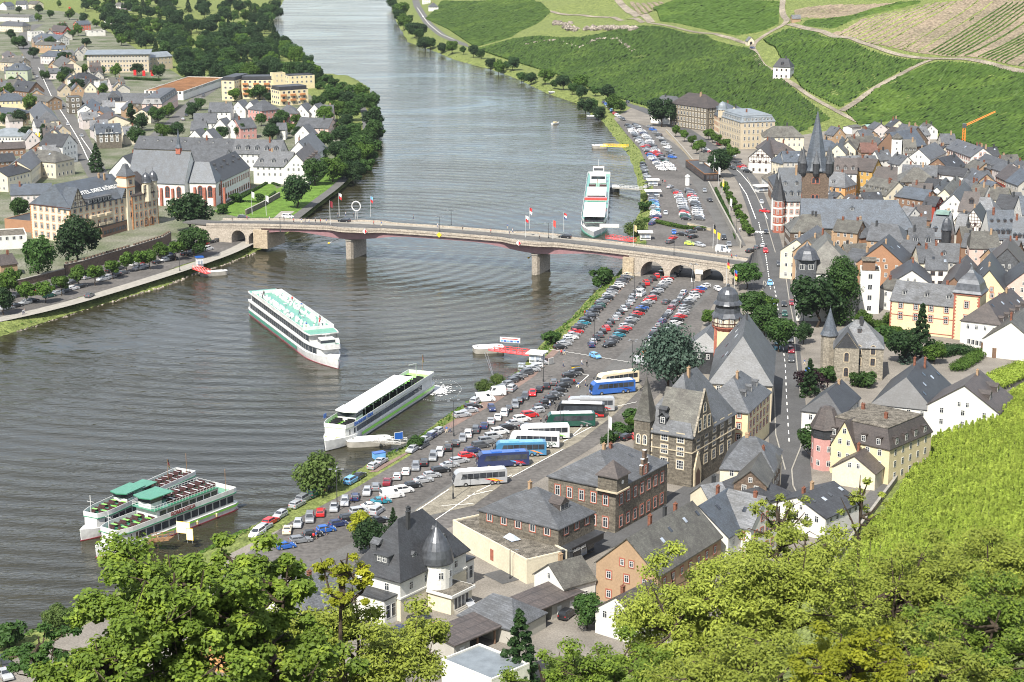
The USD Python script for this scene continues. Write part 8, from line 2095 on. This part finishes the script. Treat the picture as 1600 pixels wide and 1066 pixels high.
# left bank
row('sksk.esdwk..sskd.ss.kwk.kgkw',[(5,486),(60,470),(120,452),(190,430),(260,408),(330,390)],(9,-2),'on the left quay nearest the river lane')
row('wk.rrk.d.sk.kd.wrk.kn.mk.rkk',[(2,470),(70,456),(150,432),(230,410),(300,388),(345,376)],(9,-2),'on the left quay under the small plane trees')
for px,py,c,k,hd,w in ((140,463,'d','saloon',(8,-4),'driving along the left quay'),(338,371,'r','minivan',(8,-2),'red car under the first left arch'),(360,374,'k','estate',(6,-5),'black car under the second left arch'),(372,367,'d','estate',(6,-5),'behind the black car under the left arch'),(98,166,'k','saloon',(6,3),'at the junction on the left main road'),(106,195,'s','hatchback',(1,6),'driving down the left main road'),(128,213,'g','hatchback',(2,6),'beside the dotted junction lines'),(67,114,'k','hatchback',(2,5),'on the upper left main road'),(58,120,'g','hatchback',(2,5),'following on the upper left main road'),(45,62,'r','hatchback',(5,4),'red car at the far road bend'),(661,26,'w','hatchback',(2,4),'white car on the far bank road'),(981,160,'k','saloon',(7,3),'dark car where the far road meets the promenade')):
 p = W(px,py + 1,.1); e = W(px + hd[0],py + 1 + hd[1]) - W(px,py + 1)
 car(*p,.14,math.atan2(e[1],e[0]),c,k,w)
row('gkwsgdk',[(283,192),(320,148)],(4,-4),'in the lane behind the hospice')
row('sksrwmgk',[(1083,222),(1150,268)],(8,3),'in the shady promenade parking under clipped trees')
row('knrds',[(1100,206),(1150,250)],(8,4),'along the hotel fronts on the promenade')
row('kdrsk',[(1148,254),(1172,272)],(8,1),'in front of the brown roofed white house')
row('gwgsw',[(758,78),(790,92)],(8,3),'in the lay by on the far bank road')
p = on_hill(1176,77); car(p[0],p[1],float(p[2]) + .3,-1.1,'n','hatchback','on the hill road by the tiny chapel')
WORDS = ['silver','black']
car_spots.sort(key=lambda c: math.hypot(c[0],c[1]))
seen = {}
for i,(x,y,z,a,c,kind,where,grp) in enumerate(car_spots[:300]):
 cn,word = COL[c]
 lab = '%s %s' % (word,kind)
 if grp:
  cols,j = grp; nb = [COL[q][1] if q in COL else 'white' for q in (cols[j - 1:j] + cols[j + 1:j + 2]) if q != '.']
  lab += (' beside a %s one ' % nb[0] if len(nb) == 1 else ' between %s and %s ones ' % tuple(nb) if len(nb) == 2 else ' ') + where
 else:
  lab += ', ' + where
 k = seen[lab] = seen.get(lab,0) + 1
 if k > 1: lab = '%s nearest ' % ('second','third','fourth','fifth','sixth','seventh')[min(k - 2,5)] + lab
 lab = ' '.join(lab.split()[:16])
 g = 'parked cars'
 if (kind,cn) in CARS:
  dup(CARS[kind,cn],(x,y,z),a,lab,g)
 else:
  t = CARS[kind,cn] = thing('parked_car',lab,'van' if kind == 'van' else 'car',(x,y,z),a,g)
  car_proto(t,kind,cn)
rest = car_spots[300:]
if rest:
 pi = UsdGeom.PointInstancer.Define(stage,'/World/distant_parked_cars')
 tag(pi.GetPrim(),'densely parked cars of many colours in the farthest rows','cars',None,'stuff')
 keys = list(CARS); look = {}
 for c in rest:
  look.setdefault((c[5],COL[c[4]][0]),len(look))
 ps = []
 for (kind,cn) in look:
  q = UsdGeom.Xform.Define(stage,'/World/distant_parked_cars/' + numbered('/World/distant_parked_cars','car')); car_proto(q.GetPrim(),kind,cn); ps.append(q.GetPath())
 pi.CreatePrototypesRel().SetTargets(ps)
 pi.CreatePositionsAttr(Vt.Vec3fArray([Gf.Vec3f(*map(float,c[:3])) for c in rest]))
 pi.CreateProtoIndicesAttr(Vt.IntArray([look[c[5],COL[c[4]][0]] for c in rest]))
 pi.CreateOrientationsAttr(Vt.QuathArray([Gf.Quath(math.cos(c[3] / 2),0,0,math.sin(c[3] / 2)) for c in rest]))
# ------------------------------------------------------------------ coaches
def coach(label,L_px,R_px,body,roof='p_white',stripe=None,text=None,tcol='p_green',L=12.2,lower=None):
 """Nose at the left picture point, tail at the right one (ground line of the side seen)."""
 a,b = W(*L_px),W(*R_px); e = a - b; rot = math.atan2(e[1],e[0])
 n = np.array([-e[1],e[0]]) / np.linalg.norm(e)
 if n[1] < 0: n = -n
 c = (a + b) / 2 + n * 1.27
 t = thing('coach',label,'coach',(*c,.1),rot,'coaches parked in the bays')
 h,H = 1.27,3.55
 sl = lambda y,s_: np.array([(-L / 2,y,.4),(L / 2 - .1,y,.4),(L / 2,y,.8),(L / 2 - .05,y,1.6),(L / 2 - .45,y,2.9),(L / 2 - .9,y,H - .12),(L / 2 - 1.3,y,H),(-L / 2 + .15,y,H),(-L / 2,y,H - .15)]) * [1,1,1]
 put('body',MB().loft([sl(-h,1),sl(h,1)]),M[body],t)
 put('roof',MB().box(-.3,0,H - .02,L - 2.0,2.3,.1).box(L * .12,0,H + .06,2.4,1.6,.22).box(-L * .28,0,H + .06,.9,.8,.12),M[roof],t)
 for s_ in (-1,1):
  for i in range(7):
   w = (L - 2.0) / 7
   x = -L / 2 + .45 + i * w
   q = [(x + .03,s_ * (h + .012),1.75),(x + w - .03,s_ * (h + .012),1.75),(x + w - .03 - (.5 if i == 6 else 0),s_ * (h + .012),3.0),(x + .03,s_ * (h + .012),3.0)]
   put('window',MB().poly(q if s_ < 0 else q[::-1]),M['pane'],t)
  for x in (L * .28,-L * .22,-L * .33):
   w_ = put('wheel',MB().lathe(0,0,[(.5,-.12),(.5,.12)],14).xf([[1,0,0,x],[0,0,1,s_ * (h - .1)],[0,1,0,.48],[0,0,0,1]]),M['rubber'],t)
   put('rim',MB().lathe(0,0,[(.26,-.005),(.26,.005)],10).xf([[1,0,0,x],[0,0,1,s_ * (h + .03)],[0,1,0,.48],[0,0,0,1]]),M['metal'],w_)
  if lower: put('lower_panel',MB().box(0,s_ * (h + .004),.42,L - .3,.01,.5),M[lower],t)
  if stripe:
   for j,cc in enumerate(stripe):
    x0 = -L * .44 + j * .7
    put('stripe',MB().poly([(x0,s_ * (h + .012),.75),(x0 + .55,s_ * (h + .012),.75),(x0 + 3.2,s_ * (h + .012),1.6),(x0 + 2.3,s_ * (h + .012),1.6)][::(1 if s_ < 0 else -1)]),M[cc],t)
  put('mirror',MB().tube((L / 2 - .3,s_ * 1.2,2.9),(L / 2 + .35,s_ * 1.45,2.5),.05,n=5).box(L / 2 + .35,s_ * 1.45,2.0,.2,.25,.5),M['black'],t)
  put('headlight',MB().box(L / 2 - .03,s_ * .95,.75,.1,.4,.2),M['frame'],t)
 put('windscreen',MB().poly([(L / 2 + .012,-1.15,1.35),(L / 2 + .012,1.15,1.35),(L / 2 - .33,1.1,2.75),(L / 2 - .33,-1.1,2.75)]),M['pane'],t)
 put('rear_window',MB().poly([(-L / 2 - .012,1.05,1.9),(-L / 2 - .012,-1.05,1.9),(-L / 2 - .012,-1.05,2.9),(-L / 2 - .012,1.05,2.9)]),M['pane'],t)
 if text:
  tm_ = meshkit.text_mesh(text,.7,.02,True); s_ = 1 if (np.array([-math.sin(rot),math.cos(rot)]) @ (CAM[:2] - c)) > 0 else -1
  put('lettering',MB().tri(tm_).xf([[-s_,0,0,-L * .44 if s_ < 0 else -L * .24],[0,0,s_,s_ * (h + .015)],[0,1,0,.85],[0,0,0,1]]),M[tcol],t)
coach('silver coach with white roof and yellow swirl nearest the villa',(711,763),(791,757),'p_silver',stripe=['p_orange','p_yellow','p_red'])
coach('dark navy coach with pink flash and white roof hatch',(744,734),(829,729),'p_navy','p_blue',['p_red','p_lightblue'],'Mar','p_red')
coach('mid blue coach with light blue roof behind navy coach',(775,716),(852,714),'p_steel','p_lightblue',['p_orange'])
coach('white coach with green lettering behind mid blue coach',(796,700),(872,702),'p_white','canvas',None,'IRON')
coach('white coach with green sweep and dark windows',(808,690),(894,687),'p_white','p_white',['p_lightgreen','p_green'])
coach('dark green coach with white roof',(851,670),(933,668),'p_green','p_white',['p_grey'])
coach('red and black coach with white roof',(868,652),(946,654),'p_black','p_white',['p_red','p_red','p_red'],None,'p_red',12.2,'p_red')
coach('silver grey coach with red tail behind the red one',(884,645),(962,644),'p_silver','p_silver',['p_red'])
coach('bright blue coach beside the cream coach',(925,620),(993,614),'p_blue','p_white',['p_navy'])
coach('cream coach farthest up the bays behind bright blue coach',(936,608),(1000,599),'p_beige','p_beige')
p = W(592,719); t = thing('box_trailer','small light blue box trailer between cars on the bank','trailer',(*p,.1),.5)
put('body',MB().box(0,0,.45,2.8,1.6,1.3),M['p_lightblue'],t); put('lid',MB().box(0,0,1.75,2.9,1.7,.15),M['p_blue'],t)
for s_ in (-1,1): put('wheel',MB().lathe(0,0,[(.3,-.1),(.3,.1)],10).xf([[1,0,0,0],[0,0,1,s_ * .85],[0,1,0,.3],[0,0,0,1]]),M['rubber'],t)
# ------------------------------------------------------------------ people and lamps
import manifold3d as m3
def figure(t,walk,shirt,legs,hair='p_seat'):
 def bones(bs,grow=0.0,ref=.09):
  hulls = []
  for (a,ra),(b,rb) in bs:
   s = [m3.Manifold.sphere(r + grow,10).translate(tuple(map(float,p))) for p,r in ((a,ra),(b,rb))]
   hulls.append(m3.Manifold.batch_hull(s))
  m = m3.Manifold.batch_boolean(hulls,m3.OpType.Add).refine_to_length(ref).to_mesh()
  tm_ = trimesh.Trimesh(m.vert_properties[:,:3],m.tri_verts,process=False)
  return MB().tri(trimesh.smoothing.filter_taubin(tm_,iterations=4))
 st = .26 if walk else .05
 hip,neck,head = (0,0,.92),(0.02,0,1.42),(.04,0,1.62)
 L_ = {}
 for s_,f in ((-1,1),(1,-1)):
  L_[s_] = [((0,s_ * .09,.92),.10),((f * st * .5 + .05,s_ * .1,.5),.065),((f * st - (.06 if f < 0 else 0),s_ * .1,.08),.042),((f * st + .14,s_ * .1,.04),.035)]
 A_ = {s_: [((0,s_ * .19,1.38),.06),((-s_ * st * .25,s_ * .25,1.12),.047),((-s_ * st * .55 + .1,s_ * .24,.90),.036),((-s_ * st * .6 + .14,s_ * .235,.80),.034)] for s_ in (-1,1)}
 seq = lambda q: list(zip(q[:-1],q[1:]))
 torso = [((hip,.13),((0,0,1.15),.14)),(((0,0,1.15),.14),((0,-.12,1.35),.09)),(((0,0,1.15),.14),((0,.12,1.35),.09)),(((0,-.12,1.36),.08),((0,.12,1.36),.08)),((neck,.055),(head,.06)),((head,.095),((.05,0,1.68),.09)),(((.12,0,1.62),.02),((.145,0,1.6),.015))]
 body = put('body',bones(torso + seq(L_[-1]) + seq(L_[1]) + seq(A_[-1]) + seq(A_[1])),M['p_skin'],t)
 put('shirt',bones(torso[:4] + seq(A_[-1][:3]) + seq(A_[1][:3]),.014),M[shirt],t)
 put('trousers',bones([((hip,.125),((0,0,1.0),.125))] + seq(L_[-1][:3]) + seq(L_[1][:3]),.014),M[legs],t)
 put('hair',bones([(((.0,0,1.70),.085),((-.03,0,1.64),.09))],.01,.06),M[hair],t)
PEOPLE = {}
def person(x,y,z,a,v,where):
 shirt,legs,words = [('p_white','p_denim','white shirt and blue jeans'),('p_black','p_darkgrey','black jacket and dark trousers'),('p_red','p_black','red top and black trousers'),('p_blue','p_beige','blue top and beige trousers'),('p_grey','p_navy','grey top and navy trousers')][v % 5]
 lab = ' '.join(('person in %s %s' % (words,where)).split()[:16])
 if v % 10 in PEOPLE: return dup(PEOPLE[v % 10],(x,y,z),a,lab)
 t = PEOPLE[v % 10] = thing('person',lab,'person',(x,y,z),a)
 figure(t,v % 10 < 6,shirt,legs)
for i,(px,py) in enumerate([(421,345),(444,347),(459,348),(471,348),(477,348),(483,349),(493,349),(501,349),(510,349),(528,340),(540,338),(553,340),(584,352),(596,353),(646,343),(684,356),(723,361),(767,365),(793,357),(796,367),(801,364),(843,375),(1143,404),(1150,405),(372,343),(379,341),(363,346),(386,344)]):
 x,y,z = deck_xyz(px,py)
 person(x,y,z,BR.rot + (math.pi if i % 3 else 0),i,'on the bridge, ' + ('left end' if px < 430 else 'over the left bank' if px < 520 else 'near the ring sculpture' if px < 600 else 'above mid river' if px < 740 else 'towards the right pier' if px < 900 else 'right end') + ', number %s along' % ('one two three four five six seven eight nine ten'.split()[i % 10]))
for i,(px,py,w) in enumerate([(698,676,'by the bank, left of a pair'),(703,676,'by the bank, right of a pair'),(597,788,'left of two red tops in lane'),(602,786,'right of two red tops in lane'),(490,844,'left of a couple by yellow car'),(494,842,'right of a couple by yellow car'),(509,836,'alone by the blue hatchback'),(859,635,'between cars and coaches'),(845,664,'at the dark green coach door'),(877,555,'at the kiosk crossing, left'),(882,554,'at the kiosk crossing, right'),(880,574,'crossing below the kiosk'),(909,571,'by the yellow skip'),(917,573,'right of the yellow skip'),(897,601,'near the cobbled island'),(904,606,'beyond the cobbled island'),(915,604,'before the bright blue coach'),(890,628,'red top before the coaches'),(918,625,'beside the bright blue coach nose'),(1429,692,'walking on the hillside lane'),(1257,570,'on the pavement by the villa'),(1235,434,'on the shop pavement, upper'),(1240,446,'on the shop pavement, lower'),(1232,425,'on the shop pavement, top'),(913,493,'on the bank path, left'),(917,492,'on the bank path, right'),(1124,462,'by the end of third block'),(672,985,'in villa yard, left of three'),(677,986,'in villa yard, middle of three'),(681,984,'in villa yard, right of three'),(347,876,'on the quay under the maple'),(36,492,'on left quay, left'),(38,491,'on left quay, right'),(1035,286,'group at far kiosk, left'),(1039,287,'group at far kiosk, right'),(1130,300,'on median path, top'),(1143,330,'on median path, middle'),(1156,362,'on median path, bottom')]):
 p = W(px,py,.1); person(*p,.1,R_.uniform(0,6.28),i + 3 if 'red' not in w else 2,w)
for i,(u,v) in enumerate([(-.3,-3.8),(-.22,3.9),(-.1,4.0),(.02,.4),(.08,-3.9),(.14,3.8),(.2,2.2),(.22,-2.4),(.24,1.0),(.26,-1.0),(-.36,-2.0),(.17,3.0)]):
 c_ = math.cos(SHIP_A.rot); s_ = math.sin(SHIP_A.rot); o_ = UsdGeom.Xformable(SHIP_A.t).GetLocalTransformation().ExtractTranslation(); u *= SHIP_A.L
 person(o_[0] + c_ * u - s_ * v,o_[1] + s_ * u + c_ * v,WATER + 7.6,R_.uniform(0,6),i + 1,'aboard mid river ship, %s from the stern' % ORD[i])
def lamp(label,px,py,h,arms=2):
 p = W(px,py)
 if 'lamp%d' % arms in PEOPLE:
  t = dup(PEOPLE['lamp%d' % arms],(*p,0),R_.uniform(0,1),label,'lamp posts'); UsdGeom.Xformable(t).AddScaleOp().Set(Gf.Vec3f(1,1,h / 9.0)); return
 t = PEOPLE['lamp%d' % arms] = thing('street_lamp',label,'lamp post',(*p,0),0,'lamp posts'); UsdGeom.Xformable(t).AddScaleOp().Set(Gf.Vec3f(1,1,h / 9.0))
 put('post',MB().tube((0,0,0),(0,0,9),.11,.07,8).lathe(0,0,[(.2,0),(.2,.9),(.12,1.1)],8),M['darkmetal'],t)
 for k in range(arms):
  a = k * 2 * math.pi / arms
  put('arm',MB().tube((0,0,8.9),(math.cos(a) * 1.1,math.sin(a) * 1.1,9.1),.05,n=5),M['darkmetal'],t)
  put('lamp_head',MB().box(math.cos(a) * 1.3,math.sin(a) * 1.3,9.05,.7,.3,.14,a),M['metal'],t)
for px,py,h,arms,lab in ((708,780,13,2,'tallest lamp post with green base beside the silver coach'),(527,800,9.5,4,'four headed lamp post by the willow bush'),(876,672,9,4,'lamp post between the coaches'),(709,682,9,2,'lamp post on the bank by the gangway'),(929,540,8,4,'lamp post in the middle block'),(988,582,9,4,'lamp post by the silver van'),(991,470,9,2,'lamp post by white camper van'),(1083,455,9,4,'lamp post under the bridge arches'),(849,597,8,2,'lamp post in the lane below kiosk'),(797,905,6,1,'lamp post before the shop front'),(1255,503,7,1,'lamp post on the pavement below yellow sign'),(1258,530,7,1,'lamp post before stone villa'),(281,424,7,1,'lamp post on the left quay lane'),(1150,375,8,1,'lamp post at the end of the median')):
 lamp(lab,px,py,h,arms)
for px,lab in ((705,'left of middle'),(687,'over yellow mark'),(857,'at right pier bay'),(1053,'over the arches'),(438,'above left lawn')):
 x,y,z = deck_xyz(px,352 if px < 720 and px > 690 else 372 if px == 857 else 398 if px > 1000 else 362)
 t = dup(PEOPLE['lamp2'],(x,y,z),.3,'slim double lamp post on the bridge, ' + lab,'lamp posts'); UsdGeom.Xformable(t).AddScaleOp().Set(Gf.Vec3f(1,1,.6))
p = W(899,578); t = thing('skip','bright yellow skip by the cobbled island','skip',(*p,.1),.2)
put('box',MB().loft([np.array([(-.9,-.6,0),(.9,-.6,0),(.9,.6,0),(-.9,.6,0)]),np.array([(-1.2,-.7,1.0),(1.2,-.7,1.0),(1.2,.7,1.0),(-1.2,.7,1.0)])]),M['p_yellow'],t)
put('rim',MB().box(0,0,1.0,2.5,1.5,.08),M['black'],t)
# retaining walls
def wall_line(label,pix,h,w,mat,z=0.0,merl=False):
 p = np.array(WL(pix,z)); c = p.mean(0)
 t = thing('retaining_wall',label,'wall',(*c,0))
 mb,cp = MB(),MB()
 for a,b in zip(p[:-1] - c,p[1:] - c):
  e = b - a; L = np.linalg.norm(e); n = np.array([-e[1],e[0]]) / L * w
  mb.obox((*a,-1),(*e,0),(*n,0),(0,0,h + 1)); cp.obox((*(a - n * .12),h),(*e,0),(*(n * 1.24),0),(0,0,.2))
  if merl:
   for i in range(int(L / 2)):
    q = a + e * (i + .3) / (L / 2); put('merlon',MB().obox((*q,h + .2),(*(e / L * .9),0),(*n,0),(0,0,.6)),M[mat],t)
 put('wall',mb,M[mat],t); put('coping',cp,M['kerbstone'],t)
wall_line('brown retaining wall with battlements below the riverside hotel',[(103,430),(130,424),(162,414),(210,400),(255,386),(268,378)],3.6,.8,'rubble_brown',0,True)
wall_line('low brown quay wall at the far left',[(-10,456),(40,446),(102,430)],2.2,.6,'rubble_brown')
wall_line('grey stone wall along the hospice garden',[(385,336),(410,324),(438,308)],2.0,.5,'rubble')
wall_line('long concrete ramp wall with railing beside the river road',[(1106,292),(1120,320),(1140,358),(1156,388)],2.4,.5,'kerbstone')
wall_line('pale promenade wall behind the far car park',[(1040,206),(1062,230),(1082,254)],1.4,.5,'lightstone')
wall_line('stone wall under the hillside lane',[(1300,890),(1398,758),(1442,688)],1.2,.5,'rubble_light')
wall_line('low wall beyond the bridge beside black cars',[(1074,352),(1110,361)],1.0,.4,'lightstone')
